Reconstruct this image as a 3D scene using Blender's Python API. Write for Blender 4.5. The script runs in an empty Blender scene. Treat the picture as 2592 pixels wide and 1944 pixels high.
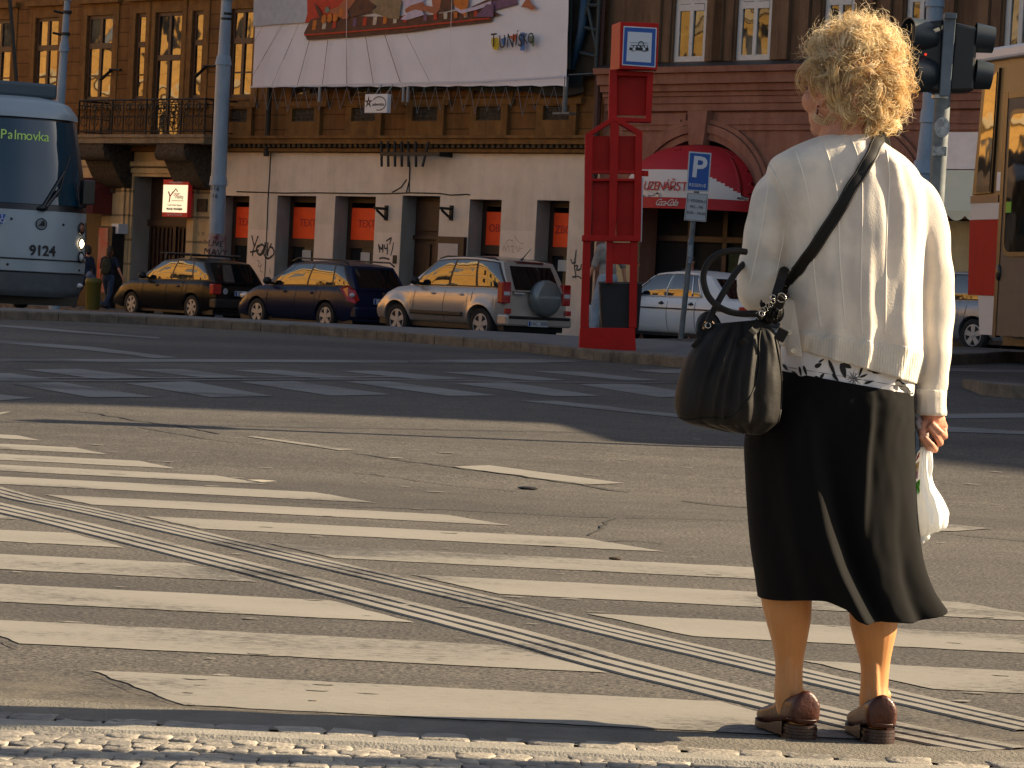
import bpy, bmesh, math, random
import numpy as np
from mathutils import Vector, Matrix, noise
random.seed(7)
R = math.radians
PI = math.pi
sc = bpy.context.scene
COL = sc.collection
# ------------------------------------------------------------------ camera model (used to place measured points on real planes)
F, ROLL, PITCH, EYE = 7800.0, 0.05, 229 / 7800.0, 1.0
_cr, _sr, _cp, _sp = math.cos(ROLL), math.sin(ROLL), math.cos(PITCH), math.sin(PITCH)
def ray(u, v):
    x, y = (u - 1296) / F, -(v - 972) / F
    a, b = x * _cr - y * _sr, x * _sr + y * _cr
    return Vector((a, _cp + b * _sp, -_sp + b * _cp))
def at(u, v, Y):
    d = ray(u, v); t = Y / d.y
    return Vector((d.x * t, Y, EYE + d.z * t))
def D(x, y, Y):
    return at(x * 1.171790, y * 1.171790, Y)
def gz(X, Y):
    b = float(np.interp(Y, [16, 34, 48, 60], [0, .36, .36, 0]))
    e = min(max(.05 * (X - 1.2), 0), .16) * float(np.interp(Y, [16, 30], [0, 1]))
    return b + e
def grd(u, v, up=0.0):
    d = ray(u, v); Y = 4.0
    while Y < 120:
        t = Y / d.y
        if EYE + d.z * t <= gz(d.x * t, Y) + up: break
        Y += .1
    lo, hi = Y - .1, Y
    for _ in range(20):
        m = (lo + hi) / 2; t = m / d.y
        if EYE + d.z * t <= gz(d.x * t, m) + up: hi = m
        else: lo = m
    t = hi / d.y
    return Vector((d.x * t, hi, gz(d.x * t, hi) + up))
# zoomed-crop pixel -> photo pixel
ZO = {1: (0, 0, 3.41358), 2: (600, 0, 3.41358), 3: (1200, 0, 3.41358), 4: (1944, 0, 3.41358), 5: (0, 420, 3.41358), 6: (600, 420, 3.41358),
      7: (1200, 420, 3.41358), 8: (1944, 420, 3.41358), 'c': (0, 760, 2.212), 'f': (900, 760, 2.212), 'p': (1460, 380, 4.1477),
      'r': (2300, 100, 3.687), 's': (2300, 500, 3.0164), 'h': (2250, 960, 3.77), 'd': (0, 0, 1 / 1.17179), 'b': (1690, 600, 3.1293)}
def z(k, x, y):
    a, b, s = ZO[k]
    return (a + x / s, b + y / s)

# ------------------------------------------------------------------ materials
def mat(name, col, rough=.6, metal=0.0, var=0.0, vscale=6.0, col2=None, bump=0.0, bscale=40.0, spec=.5, trans=0.0, sheen=0.0, coat=0.0, ior=1.5, emis=None, estr=0.0, stretch=(1, 1, 1), detail=6):
    m = bpy.data.materials.new(name); m.use_nodes = True
    nt = m.node_tree; N = nt.nodes; L = nt.links
    p = N['Principled BSDF']
    c = tuple(col) + (1,)
    p.inputs['Base Color'].default_value = c
    p.inputs['Roughness'].default_value = rough
    p.inputs['Metallic'].default_value = metal
    p.inputs['Specular IOR Level'].default_value = spec
    p.inputs['IOR'].default_value = ior
    p.inputs['Coat Weight'].default_value = coat
    p.inputs['Coat Roughness'].default_value = .06
    if sheen: p.inputs['Sheen Weight'].default_value = sheen
    if emis:
        p.inputs['Emission Color'].default_value = tuple(emis) + (1,); p.inputs['Emission Strength'].default_value = estr
    if var or bump or col2:
        tc = N.new('ShaderNodeTexCoord'); mp = N.new('ShaderNodeMapping'); mp.inputs['Scale'].default_value = stretch
        L.new(tc.outputs['Object'], mp.inputs['Vector'])
    if var or col2:
        n = N.new('ShaderNodeTexNoise'); n.inputs['Scale'].default_value = vscale; n.inputs['Detail'].default_value = detail; n.inputs['Roughness'].default_value = .65
        L.new(mp.outputs['Vector'], n.inputs['Vector'])
        r = N.new('ShaderNodeValToRGB'); r.color_ramp.elements[0].position = .32; r.color_ramp.elements[1].position = .68
        c2 = tuple(col2) + (1,) if col2 else tuple(min(1, x * (1 + var)) for x in col) + (1,)
        c1 = c if col2 else tuple(x * (1 - var) for x in col) + (1,)
        r.color_ramp.elements[0].color = c1; r.color_ramp.elements[1].color = c2
        L.new(n.outputs['Fac'], r.inputs['Fac']); L.new(r.outputs['Color'], p.inputs['Base Color'])
    if bump:
        nb = N.new('ShaderNodeTexNoise'); nb.inputs['Scale'].default_value = bscale; nb.inputs['Detail'].default_value = 4
        L.new(mp.outputs['Vector'], nb.inputs['Vector'])
        b = N.new('ShaderNodeBump'); b.inputs['Strength'].default_value = bump; b.inputs['Distance'].default_value = .02
        L.new(nb.outputs['Fac'], b.inputs['Height']); L.new(b.outputs['Normal'], p.inputs['Normal'])
    if trans:
        t = N.new('ShaderNodeBsdfTranslucent'); t.inputs['Color'].default_value = c
        mx = N.new('ShaderNodeMixShader'); mx.inputs['Fac'].default_value = trans
        L.new(p.outputs[0], mx.inputs[1]); L.new(t.outputs[0], mx.inputs[2]); L.new(mx.outputs[0], N['Material Output'].inputs['Surface'])
    return m
def nodes_of(m):
    return m.node_tree.nodes, m.node_tree.links, m.node_tree.nodes['Principled BSDF']
def math_node(N, L, op, a, b=None, c=None):
    n = N.new('ShaderNodeMath'); n.operation = op
    for i, x in enumerate((a, b, c)):
        if x is None: continue
        if isinstance(x, (int, float)): n.inputs[i].default_value = x
        else: L.new(x, n.inputs[i])
    return n.outputs[0]

# ------------------------------------------------------------------ objects
WM = {}
def tag(o, label=None, cat=None, group=None, kind=None):
    if label: o['label'] = label
    if cat: o['category'] = cat
    if group: o['group'] = group
    if kind: o['kind'] = kind
    return o
def thing(name, label, cat, M=None, group=None):
    o = bpy.data.objects.new(name, None); COL.objects.link(o)
    o.empty_display_size = .2
    M = M or Matrix()
    if isinstance(M, Vector): M = Matrix.Translation(M)
    o.matrix_world = M; WM[o.name] = M.copy()
    return tag(o, label, cat, group)
def link(name, me, parent=None, frame=None):
    o = bpy.data.objects.new(name, me); COL.objects.link(o)
    frame = frame or Matrix()
    if parent is None:
        o.matrix_world = frame
    else:
        o.parent = parent
        o.matrix_parent_inverse = WM[parent.name].inverted() @ frame
    WM[o.name] = frame.copy()
    return o
class MB:
    def __init__(s):
        s.v = []; s.f = []; s.mi = []; s.uv = {}; s.m = 0
    def add(s, vs, fs, uvs=None):
        o = len(s.v)
        s.v.extend([tuple(v) for v in vs])
        for f in fs:
            s.f.append(tuple(i + o for i in f)); s.mi.append(s.m)
        if uvs:
            for i, u in enumerate(uvs): s.uv[o + i] = u
        return s
    def box(s, x0, x1, y0, y1, z0, z1):
        v = [(x0, y0, z0), (x1, y0, z0), (x1, y1, z0), (x0, y1, z0), (x0, y0, z1), (x1, y0, z1), (x1, y1, z1), (x0, y1, z1)]
        return s.add(v, [(0, 3, 2, 1), (4, 5, 6, 7), (0, 1, 5, 4), (1, 2, 6, 5), (2, 3, 7, 6), (3, 0, 4, 7)])
    def poly(s, pts):
        return s.add(pts, [tuple(range(len(pts)))])
    def prism(s, pts, ext):
        n = len(pts); e = Vector(ext)
        v = [Vector(p) for p in pts] + [Vector(p) + e for p in pts]
        return s.add(v, [tuple(range(n))[::-1], tuple(range(n, 2 * n))] + [(i, (i + 1) % n, n + (i + 1) % n, n + i) for i in range(n)])
    def tube(s, pts, r, n=8, cap=True, flat=None):
        P = [Vector(p) for p in pts]; rs = r if hasattr(r, '__len__') else [r] * len(P)
        vs = []; prev = None
        for i, p in enumerate(P):
            t = (P[min(i + 1, len(P) - 1)] - P[max(i - 1, 0)]).normalized()
            if prev is None:
                a = Vector((0, 0, 1)) if abs(t.z) < .9 else Vector((1, 0, 0))
                x = t.cross(a).normalized()
            else:
                x = (prev - t * prev.dot(t)).normalized()
            prev = x; y = t.cross(x)
            for k in range(n):
                an = 2 * PI * k / n
                vs.append(p + (x * math.cos(an) + y * math.sin(an) * (flat or 1)) * rs[i])
        fs = []
        for i in range(len(P) - 1):
            for k in range(n):
                a, b = i * n + k, i * n + (k + 1) % n
                fs.append((a, b, b + n, a + n))
        if cap:
            fs.append(tuple(range(n))[::-1]); fs.append(tuple(range((len(P) - 1) * n, len(P) * n)))
        return s.add(vs, fs)
    def loft(s, rings, closed=True, cap0=False, cap1=False, uv=True, wrap=False):
        m = len(rings[0]); vs = []; uvs = []
        for i, r in enumerate(rings):
            for k, p in enumerate(r):
                vs.append(p); uvs.append((k / m, i / (len(rings) - 1)))
        fs = []
        for i in range(len(rings) - 1):
            for k in range(m if closed else m - 1):
                a, b = i * m + k, i * m + (k + 1) % m
                fs.append((a, b, b + m, a + m))
        if cap0: fs.append(tuple(range(m))[::-1])
        if cap1: fs.append(tuple(range((len(rings) - 1) * m, len(rings) * m)))
        return s.add(vs, fs, uvs if uv else None)
    def lathe(s, prof, c=(0, 0, 0), axis='z', n=20):
        rings = []
        for r, h in prof:
            ring = []
            for k in range(n):
                a = 2 * PI * k / n; x, y = r * math.cos(a), r * math.sin(a)
                p = {'z': (x, y, h), 'y': (x, h, -y), 'x': (h, x, y)}[axis]
                ring.append(Vector(p) + Vector(c))
            rings.append(ring)
        return s.loft(rings, True, prof[0][0] > 1e-6, prof[-1][0] > 1e-6, uv=False)
    def ell(s, c, r, n=14, m=10, M=None):
        rings = []
        for i in range(m + 1):
            ph = PI * i / m - PI / 2
            ring = []
            for k in range(n):
                a = 2 * PI * k / n
                p = Vector((r[0] * math.cos(ph) * math.cos(a), r[1] * math.cos(ph) * math.sin(a), r[2] * math.sin(ph)))
                if M: p = M @ p
                ring.append(p + Vector(c))
            rings.append(ring)
        return s.loft(rings, uv=False)
    def cap(s, p0, p1, r0, r1=None, n=12):
        r1 = r0 if r1 is None else r1
        p0, p1 = Vector(p0), Vector(p1)
        s.ell(p0, (r0,) * 3, n, 8); s.ell(p1, (r1,) * 3, n, 8)
        return s.tube([p0, p1], [r0, r1], n)
    def mesh(s, name, mats, smooth=False):
        me = bpy.data.meshes.new(name)
        me.from_pydata(s.v, [], s.f)
        for mm in (mats if isinstance(mats, (list, tuple)) else [mats]): me.materials.append(mm)
        me.polygons.foreach_set('material_index', s.mi)
        if s.uv:
            uvl = me.uv_layers.new(name='UVMap')
            li = np.zeros(len(me.loops), dtype=np.int32); me.loops.foreach_get('vertex_index', li)
            arr = np.array([s.uv.get(i, (0, 0)) for i in range(len(s.v))], dtype=np.float32)
            uvl.data.foreach_set('uv', arr[li].ravel())
        if smooth: me.polygons.foreach_set('use_smooth', [True] * len(me.polygons))
        me.update()
        return me
    def build(s, name, mats, parent=None, frame=None, smooth=False, fix=True, bevel=0, sub=0, sharp=None):
        me = s.mesh(name, mats, smooth)
        if fix:
            b = bmesh.new(); b.from_mesh(me); bmesh.ops.recalc_face_normals(b, faces=b.faces[:]); b.to_mesh(me); b.free()
        o = link(name, me, parent, frame)
        if sharp is not None and smooth: me.set_sharp_from_angle(angle=R(sharp))
        if bevel:
            bv = o.modifiers.new('Bevel', 'BEVEL'); bv.width = bevel; bv.segments = 2; bv.limit_method = 'ANGLE'
        if sub:
            sb = o.modifiers.new('Sub', 'SUBSURF'); sb.levels = sub; sb.render_levels = sub
        return o
    def fused(s, name, mats, parent=None, frame=None, voxel=.01, smooth=4, factor=.5):
        """union of everything in the builder as ONE continuous skin"""
        me = s.mesh('tmp', mats)
        o = bpy.data.objects.new('tmp', me); COL.objects.link(o)
        md = o.modifiers.new('r', 'REMESH'); md.mode = 'VOXEL'; md.voxel_size = voxel; md.use_smooth_shade = True
        if smooth:
            sm = o.modifiers.new('s', 'SMOOTH'); sm.iterations = smooth; sm.factor = factor
        dg = bpy.context.evaluated_depsgraph_get()
        ev = o.evaluated_get(dg)
        out = bpy.data.meshes.new_from_object(ev, depsgraph=dg)
        out.name = name
        bpy.data.objects.remove(o)
        if not out.materials:
            out.materials.append(mats)
        out.polygons.foreach_set('use_smooth', [True] * len(out.polygons))
        return link(name, out, parent, frame)
_txt = {}
def text_mesh(mb, s, size, M, ext=.004, shear=0.0, align='CENTER', spacing=1.0, bold=0.0):
    """append lettering to a builder; text lies in local XY of M, facing +Z"""
    cu = bpy.data.curves.new('t', 'FONT'); cu.body = s; cu.size = size; cu.extrude = ext; cu.align_x = align; cu.align_y = 'CENTER'
    cu.shear = shear; cu.space_character = spacing; cu.resolution_u = 3; cu.offset = bold
    o = bpy.data.objects.new('t', cu); COL.objects.link(o)
    dg = bpy.context.evaluated_depsgraph_get()
    me = bpy.data.meshes.new_from_object(o.evaluated_get(dg), depsgraph=dg)
    mb.add([M @ v.co for v in me.vertices], [tuple(p.vertices) for p in me.polygons])
    bpy.data.objects.remove(o); bpy.data.meshes.remove(me)
    return mb
def rotm(x=0, y=0, zz=0):
    return Matrix.Rotation(zz, 4, 'Z') @ Matrix.Rotation(y, 4, 'Y') @ Matrix.Rotation(x, 4, 'X')
T = Matrix.Translation
def crom(P, n):
    """Catmull-Rom resample of a list of number-tuples"""
    P = np.array(P, dtype=float); m = len(P); out = []
    for k in range(n):
        t = k / (n - 1) * (m - 1); i = min(int(t), m - 2); f = t - i
        a, b, c, d = P[max(i - 1, 0)], P[i], P[i + 1], P[min(i + 2, m - 1)]
        out.append(.5 * (2 * b + (c - a) * f + (2 * a - 5 * b + 4 * c - d) * f * f + (3 * b - a - 3 * c + d) * f ** 3))
    return np.array(out)
def stroke(mb, pts, w, nrm, jit=0):
    """flat ribbon along pts in the plane with normal nrm"""
    P = [Vector(p) for p in pts]; n = Vector(nrm); vs = []
    for i, p in enumerate(P):
        t = (P[min(i + 1, len(P) - 1)] - P[max(i - 1, 0)]).normalized(); sd = t.cross(n).normalized()
        ww = w * (1 if not jit else (.75 + .5 * random.random()))
        vs += [p + sd * ww / 2, p - sd * ww / 2]
    return mb.add(vs, [(2 * i, 2 * i + 1, 2 * i + 3, 2 * i + 2) for i in range(len(P) - 1)])

# ------------------------------------------------------------------ camera, light, world
cam = bpy.data.cameras.new('camera'); co = bpy.data.objects.new('camera', cam); COL.objects.link(co)
cam.sensor_width = 36; cam.lens = F / 2592 * 36; cam.clip_start = .1; cam.clip_end = 2000
Hx, U_, Fw = Vector((1, 0, 0)), Vector((0, _sp, _cp)), Vector((0, _cp, -_sp))
cx = Hx * _cr + U_ * _sr; cy = -Hx * _sr + U_ * _cr; cz = -Fw
co.matrix_world = Matrix(((cx.x, cy.x, cz.x, 0), (cx.y, cy.y, cz.y, 0), (cx.z, cy.z, cz.z, EYE), (0, 0, 0, 1)))
sc.camera = co
ELEV, AZ = R(27), R(9)     # the sun stands to the right and a little beyond the scene
sd = Vector((math.cos(ELEV) * math.cos(AZ), math.cos(ELEV) * math.sin(AZ), math.sin(ELEV)))
sun = bpy.data.lights.new('sun', 'SUN'); sun.energy = 5.0; sun.angle = R(.5); sun.color = (1, .80, .54)
so = bpy.data.objects.new('sun', sun); COL.objects.link(so)
so.matrix_world = T((30, 0, 60)) @ sd.to_track_quat('Z', 'Y').to_matrix().to_4x4()
w = bpy.data.worlds.new('World'); sc.world = w; w.use_nodes = True
bg = w.node_tree.nodes['Background']; bg.inputs['Strength'].default_value = .052
sk = w.node_tree.nodes.new('ShaderNodeTexSky'); sk.sky_type = 'NISHITA'; sk.sun_disc = False
sk.sun_elevation = ELEV; sk.sun_rotation = PI / 2 - AZ; sk.air_density = 1.0; sk.dust_density = 2.2
hs_ = w.node_tree.nodes.new('ShaderNodeHueSaturation'); hs_.inputs['Saturation'].default_value = .74
w.node_tree.links.new(sk.outputs[0], hs_.inputs['Color']); w.node_tree.links.new(hs_.outputs[0], bg.inputs['Color'])
sc.view_settings.view_transform = 'Standard'; sc.view_settings.look = 'None'; sc.view_settings.gamma = 1
sc.view_settings.exposure = 1.58
try:
    sc.cycles.use_denoising = True; sc.cycles.denoiser = 'OPENIMAGEDENOISE'; sc.cycles.denoising_prefilter = 'ACCURATE'; sc.cycles.denoising_input_passes = 'RGB_ALBEDO_NORMAL'
    sc.cycles.max_bounces = 8; sc.cycles.transparent_max_bounces = 12
    sc.cycles.sample_clamp_indirect = 6
except Exception: pass
# ================================================================== ROAD, MARKINGS, PAVEMENTS
def asphalt_mat():
    m = mat('asphalt', (.1, .095, .088), .82, spec=.35)
    N, L, p = nodes_of(m)
    tc = N.new('ShaderNodeTexCoord')
    def noise_(scale, det=6, rough=.6, stretch=(1, 1, 1)):
        mp = N.new('ShaderNodeMapping'); mp.inputs['Scale'].default_value = stretch; L.new(tc.outputs['Object'], mp.inputs['Vector'])
        n = N.new('ShaderNodeTexNoise'); n.inputs['Scale'].default_value = scale; n.inputs['Detail'].default_value = det; n.inputs['Roughness'].default_value = rough
        L.new(mp.outputs['Vector'], n.inputs['Vector']); return n.outputs['Fac']
    big = noise_(.45, 5, .6, (.5, 1.3, 1)); mid = noise_(6, 5, .7); fine = noise_(62, 2.5, .85)
    vo = N.new('ShaderNodeTexVoronoi'); vo.inputs['Scale'].default_value = 85; L.new(tc.outputs['Object'], vo.inputs['Vector'])
    r1 = N.new('ShaderNodeValToRGB'); r1.color_ramp.elements[0].position = .36; r1.color_ramp.elements[1].position = .64
    r1.color_ramp.elements[0].color = (.038, .0368, .0355, 1); r1.color_ramp.elements[1].color = (.066, .063, .059, 1)
    L.new(big, r1.inputs['Fac'])
    r2 = N.new('ShaderNodeValToRGB'); r2.color_ramp.elements[0].position = .3; r2.color_ramp.elements[1].position = .72
    r2.color_ramp.elements[0].color = (.62, .62, .64, 1); r2.color_ramp.elements[1].color = (1.4, 1.38, 1.34, 1)
    L.new(mid, r2.inputs['Fac'])
    mx = N.new('ShaderNodeMix'); mx.data_type = 'RGBA'; mx.blend_type = 'MULTIPLY'; mx.inputs['Factor'].default_value = .55
    L.new(r1.outputs[0], mx.inputs['A']); L.new(r2.outputs[0], mx.inputs['B'])
    r3 = N.new('ShaderNodeValToRGB'); r3.color_ramp.elements[0].position = .36; r3.color_ramp.elements[1].position = .68
    r3.color_ramp.elements[0].color = (.16, .16, .17, 1); r3.color_ramp.elements[1].color = (2.5, 2.35, 2.15, 1)
    L.new(fine, r3.inputs['Fac'])
    mx2 = N.new('ShaderNodeMix'); mx2.data_type = 'RGBA'; mx2.blend_type = 'MULTIPLY'; mx2.inputs['Factor'].default_value = 1.0
    L.new(mx.outputs['Result'], mx2.inputs['A']); L.new(r3.outputs[0], mx2.inputs['B'])
    # sandy dust swept against the kerb
    sp = N.new('ShaderNodeSeparateXYZ'); L.new(tc.outputs['Object'], sp.inputs[0])
    dst = math_node(N, L, 'ADD', math_node(N, L, 'MULTIPLY', math_node(N, L, 'SUBTRACT', 7.75, sp.outputs['Y']), .8), math_node(N, L, 'MULTIPLY', math_node(N, L, 'SUBTRACT', mid, .5), 2.2))
    cl = N.new('ShaderNodeClamp'); L.new(dst, cl.inputs['Value']); cl.inputs['Max'].default_value = .8
    mx3 = N.new('ShaderNodeMix'); mx3.data_type = 'RGBA'; L.new(cl.outputs[0], mx3.inputs['Factor']); L.new(mx2.outputs['Result'], mx3.inputs['A']); mx3.inputs['B'].default_value = (.125, .108, .082, 1)
    L.new(mx3.outputs['Result'], p.inputs['Base Color'])
    h = math_node(N, L, 'ADD', math_node(N, L, 'MULTIPLY', vo.outputs['Distance'], 1.0), math_node(N, L, 'MULTIPLY', fine, .8))
    b = N.new('ShaderNodeBump'); b.inputs['Strength'].default_value = .3; b.inputs['Distance'].default_value = .004
    L.new(h, b.inputs['Height']); L.new(b.outputs['Normal'], p.inputs['Normal'])
    return m
M_ASPH = asphalt_mat()
def paint_mat(name, col, wear=.5):
    m = mat(name, col, .7, spec=.3)
    N, L, p = nodes_of(m)
    tc = N.new('ShaderNodeTexCoord'); mp = N.new('ShaderNodeMapping'); mp.inputs['Scale'].default_value = (.6, 1.2, 1); L.new(tc.outputs['Object'], mp.inputs['Vector'])
    n = N.new('ShaderNodeTexNoise'); n.inputs['Scale'].default_value = 34; n.inputs['Detail'].default_value = 8; n.inputs['Roughness'].default_value = .82; L.new(mp.outputs[0], n.inputs['Vector'])
    n2 = N.new('ShaderNodeTexNoise'); n2.inputs['Scale'].default_value = 1.4; n2.inputs['Detail'].default_value = 4; L.new(mp.outputs[0], n2.inputs['Vector'])
    s = math_node(N, L, 'ADD', math_node(N, L, 'MULTIPLY', n.outputs['Fac'], .65), math_node(N, L, 'MULTIPLY', n2.outputs['Fac'], .6))
    r = N.new('ShaderNodeValToRGB'); r.color_ramp.elements[0].position = .46 + .05 * wear; r.color_ramp.elements[1].position = .54 + .07 * wear
    r.color_ramp.elements[0].color = (.062, .058, .052, 1); r.color_ramp.elements[1].color = tuple(c * .86 for c in col) + (1,)
    e = r.color_ramp.elements.new(.76); e.color = tuple(col) + (1,)
    L.new(s, r.inputs['Fac']); L.new(r.outputs[0], p.inputs['Base Color'])
    b = N.new('ShaderNodeBump'); b.inputs['Strength'].default_value = .2; b.inputs['Distance'].default_value = .003
    n3 = N.new('ShaderNodeTexNoise'); n3.inputs['Scale'].default_value = 130; L.new(tc.outputs['Object'], n3.inputs['Vector'])
    L.new(n3.outputs['Fac'], b.inputs['Height']); L.new(b.outputs['Normal'], p.inputs['Normal'])
    return m
M_PAINT = paint_mat('road_paint', (.228, .213, .185), .75)
M_PAINT_OLD = paint_mat('worn_road_paint', (.17, .17, .165), 1.0)
M_GRAN = mat('granite', (.3, .27, .23), .75, var=.25, vscale=30, bump=.4, bscale=90)
M_KERB = mat('kerb_stone', (.12, .10, .075), .8, var=.5, vscale=5, bump=.3, bscale=40)
M_PAVE = mat('pavement_surface', (.11, .108, .106), .8, var=.3, vscale=3, bump=.3, bscale=60)
M_COBB = mat('cobble_stone', (.225, .208, .18), .7, var=.4, vscale=22, bump=.35, bscale=70, detail=8)
N_, L_, p_ = nodes_of(M_COBB)
g_ = N_.new('ShaderNodeNewGeometry'); mx_ = N_.new('ShaderNodeMix'); mx_.data_type = 'RGBA'; mx_.blend_type = 'MULTIPLY'; mx_.inputs['Factor'].default_value = 1
rr__ = N_.new('ShaderNodeValToRGB'); rr__.color_ramp.elements[0].color = (.62, .62, .64, 1); rr__.color_ramp.elements[1].color = (1.35, 1.3, 1.22, 1)
L_.new(g_.outputs['Random Per Island'], rr__.inputs['Fac']); src_ = p_.inputs['Base Color'].links[0].from_socket
L_.new(src_, mx_.inputs['A']); L_.new(rr__.outputs[0], mx_.inputs['B']); L_.new(mx_.outputs['Result'], p_.inputs['Base Color'])
M_DARK = mat('joint_dirt', (.10, .088, .072), .9, var=.3, vscale=30)

EDGE = 6.87
def sheet(xs, ys, zf):
    v = [(x, y, zf(x, y)) for y in ys for x in xs]; n = len(xs)
    return v, [(j * n + i, j * n + i + 1, (j + 1) * n + i + 1, (j + 1) * n + i) for j in range(len(ys) - 1) for i in range(n - 1)]
xs = [-400, -120, -40, -15] + [-10 + i for i in range(9)] + [-1 + .25 * i for i in range(29)] + [7, 9, 12, 20, 60, 150, 400]
ys = [EDGE, 8, 10, 12, 14, 16] + [16 + .5 * i for i in range(1, 37)] + [36, 40, 44, 48, 51, 54, 57, 60, 64, 70, 90, 140, 500]
b = MB(); b.add(*sheet(xs, ys, gz))
tag(b.build('road', M_ASPH), kind='structure')

def flat(pts2, up=.004, mb=None):
    """a marking laid on the road: polygon of (X,Y), cut finely so it follows the camber"""
    bm = bmesh.new()
    f = bm.faces.new([bm.verts.new((p[0], p[1], 0)) for p in pts2])
    ymin, ymax = min(p[1] for p in pts2), max(p[1] for p in pts2); xmin, xmax = min(p[0] for p in pts2), max(p[0] for p in pts2)
    cuts = []
    if ymax > 16:
        cuts += [((0, yy, 0), (0, 1, 0)) for yy in np.arange(max(16, math.ceil(ymin * 2) / 2), min(ymax, 36), .5)]
        if xmax > 1.2: cuts += [((xx, 0, 0), (1, 0, 0)) for xx in np.arange(max(1.25, xmin), min(xmax, 6), .25)]
    for c, n in cuts:
        bmesh.ops.bisect_plane(bm, geom=bm.verts[:] + bm.edges[:] + bm.faces[:], plane_co=c, plane_no=n)
    bm.verts.index_update()
    mb.add([(v.co.x, v.co.y, gz(v.co.x, v.co.y) + up) for v in bm.verts], [tuple(v.index for v in f.verts) for f in bm.faces])
    bm.free(); return mb

re_ = random.Random(17)
def ragged(q, step=.05, amp=.006):
    out = []
    for i, a in enumerate(q):
        c = q[(i + 1) % len(q)]; L_ = math.hypot(c[0] - a[0], c[1] - a[1]); n = max(1, int(L_ / step))
        for j in range(n):
            t = j / n; x, y = a[0] + (c[0] - a[0]) * t, a[1] + (c[1] - a[1]) * t
            k = amp * noise.noise((x * 9, y * 9, 5)) * 1.5 + re_.uniform(-amp, amp) * .8
            out.append((x + k * .5, y + k))
    return out
# --- near zebra crossing: rows parallel to the picture, ends cut along the crossing's direction
DX = .468 / .884
def brd(X0, Y0, d=DX): return lambda Y: X0 - (Y - Y0) * d
lo_l, hi_l = brd(-.745, 7.2), brd(-.195, 9.09, .55)
lo_r, hi_r = brd(-.30, 10.7, .585), brd(0.02, 13.25, .63)
rows = [(7.17, 7.72), (8.2, 8.72), (9.2, 9.72), (10.2, 10.74), (11.24, 11.74), (12.26, 12.76), (13.24, 13.7), (14.22, 14.74), (15.15, 15.62), (16.02, 16.40), (16.74, 17.1), (17.5, 17.8)]
b = MB()
for k, (y0, y1) in enumerate(rows):
    for lo, hi in ((lo_l, hi_l), (lo_r, hi_r)):
        if lo(y0) < hi(y0):
            flat(ragged([(lo(y0), y0), (hi(y0), y0), (hi(y1), y1), (lo(y1), y1)]), .0025, b)
tag(b.build('zebra_crossing', M_PAINT), kind='structure')
# --- tactile guide strip: two bands of three raised ribs, bending slightly
b = MB()
for pts, spc in (([(-200, 1188), (-60, 1229), (0, 1246), (90, 1269), (260, 1302), (800, 1425), (1300, 1540), (1560, 1602), (1900, 1681), (2250, 1762), (2640, 1850)], .062), ([(-200, 1240), (-60, 1273), (0, 1287), (260, 1348), (800, 1483), (1300, 1611), (1560, 1683), (1900, 1767), (2250, 1847), (2530, 1902)], .073)):
    P = [Vector(p) for p in crom([tuple(grd(u_, v_)) for u_, v_ in pts], 150)]
    for rib in (-1, 0, 1):
        w_ = spc * .31; v = []
        for i, p in enumerate(P):
            t_ = (P[min(i + 1, 149)] - P[max(i - 1, 0)]).normalized(); nv = Vector((-t_.y, t_.x, 0)).normalized()
            p = p + nv * (rib * spc + .004 * noise.noise((i * .5, rib * 9, spc * 90))); zz_ = gz(p.x, p.y)
            v += [p - nv * (w_ + .004) + Vector((0, 0, .001)), p - nv * w_ + Vector((0, 0, .0055)), p + nv * w_ + Vector((0, 0, .0055)), p + nv * (w_ + .004) + Vector((0, 0, .001))]
        b.add(v, [(4 * i + k, 4 * i + k + 1, 4 * i + k + 5, 4 * i + k + 4) for i in range(149) for k in range(3)])
tag(b.build('guide_strip', M_PAINT), kind='structure')
# --- far markings, in the shade
def mark(polys, mb, up=.004):
    for k, pts in polys:
        g = [grd(*z(k, *p)) for p in pts]
        flat([(p.x, p.y) for p in g], up, mb)
b = MB()
mark([('c', [(130, 390), (450, 386), (870, 438), (560, 444)]), ('c', [(705, 388), (1020, 388), (1440, 437), (1180, 439)]), ('c', [(1290, 393), (1560, 392), (2050, 440), (1800, 442)]),
      ('f', [(-90, 398), (130, 396), (640, 442), (360, 446)]), ('f', [(480, 405), (760, 400), (1190, 450), (990, 452)]), ('f', [(1000, 400), (1250, 398), (1700, 447), (1500, 450)]), ('f', [(1545, 392), (1850, 386), (1990, 412), (1720, 410)]),
      ('c', [(-160, 410), (60, 410), (300, 446), (0, 446)]), ('c', [(65, 470), (330, 460), (870, 545), (500, 545)]), ('c', [(700, 468), (1060, 455), (1530, 540), (1180, 545)]),
      ('c', [(1330, 458), (1640, 455), (2190, 530), (1850, 537)]), ('f', [(-60, 458), (170, 455), (800, 535), (520, 538)]), ('f', [(560, 468), (850, 460), (1370, 537), (1120, 541)]), ('f', [(1240, 472), (1560, 468), (1990, 540), (1700, 545)]),
      ('c', [(-300, 530), (0, 530), (190, 550), (0, 564), (-300, 575)]),
      ('c', [(-60, 330), (1000, 332), (2300, 337), (2300, 352), (1000, 348), (-60, 345)]), ('f', [(300, 337), (1000, 330), (1350, 343), (1000, 352), (300, 352)]),
      ('c', [(-80, 218), (500, 262), (1000, 322), (860, 326), (500, 283), (-80, 234)]), ('c', [(-40, 136), (500, 180), (900, 210), (880, 216), (500, 190), (-40, 146)]),
      ('f', [(920, 565), (1130, 566), (1900, 648), (1850, 662)])], b)
g_old = b
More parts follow.
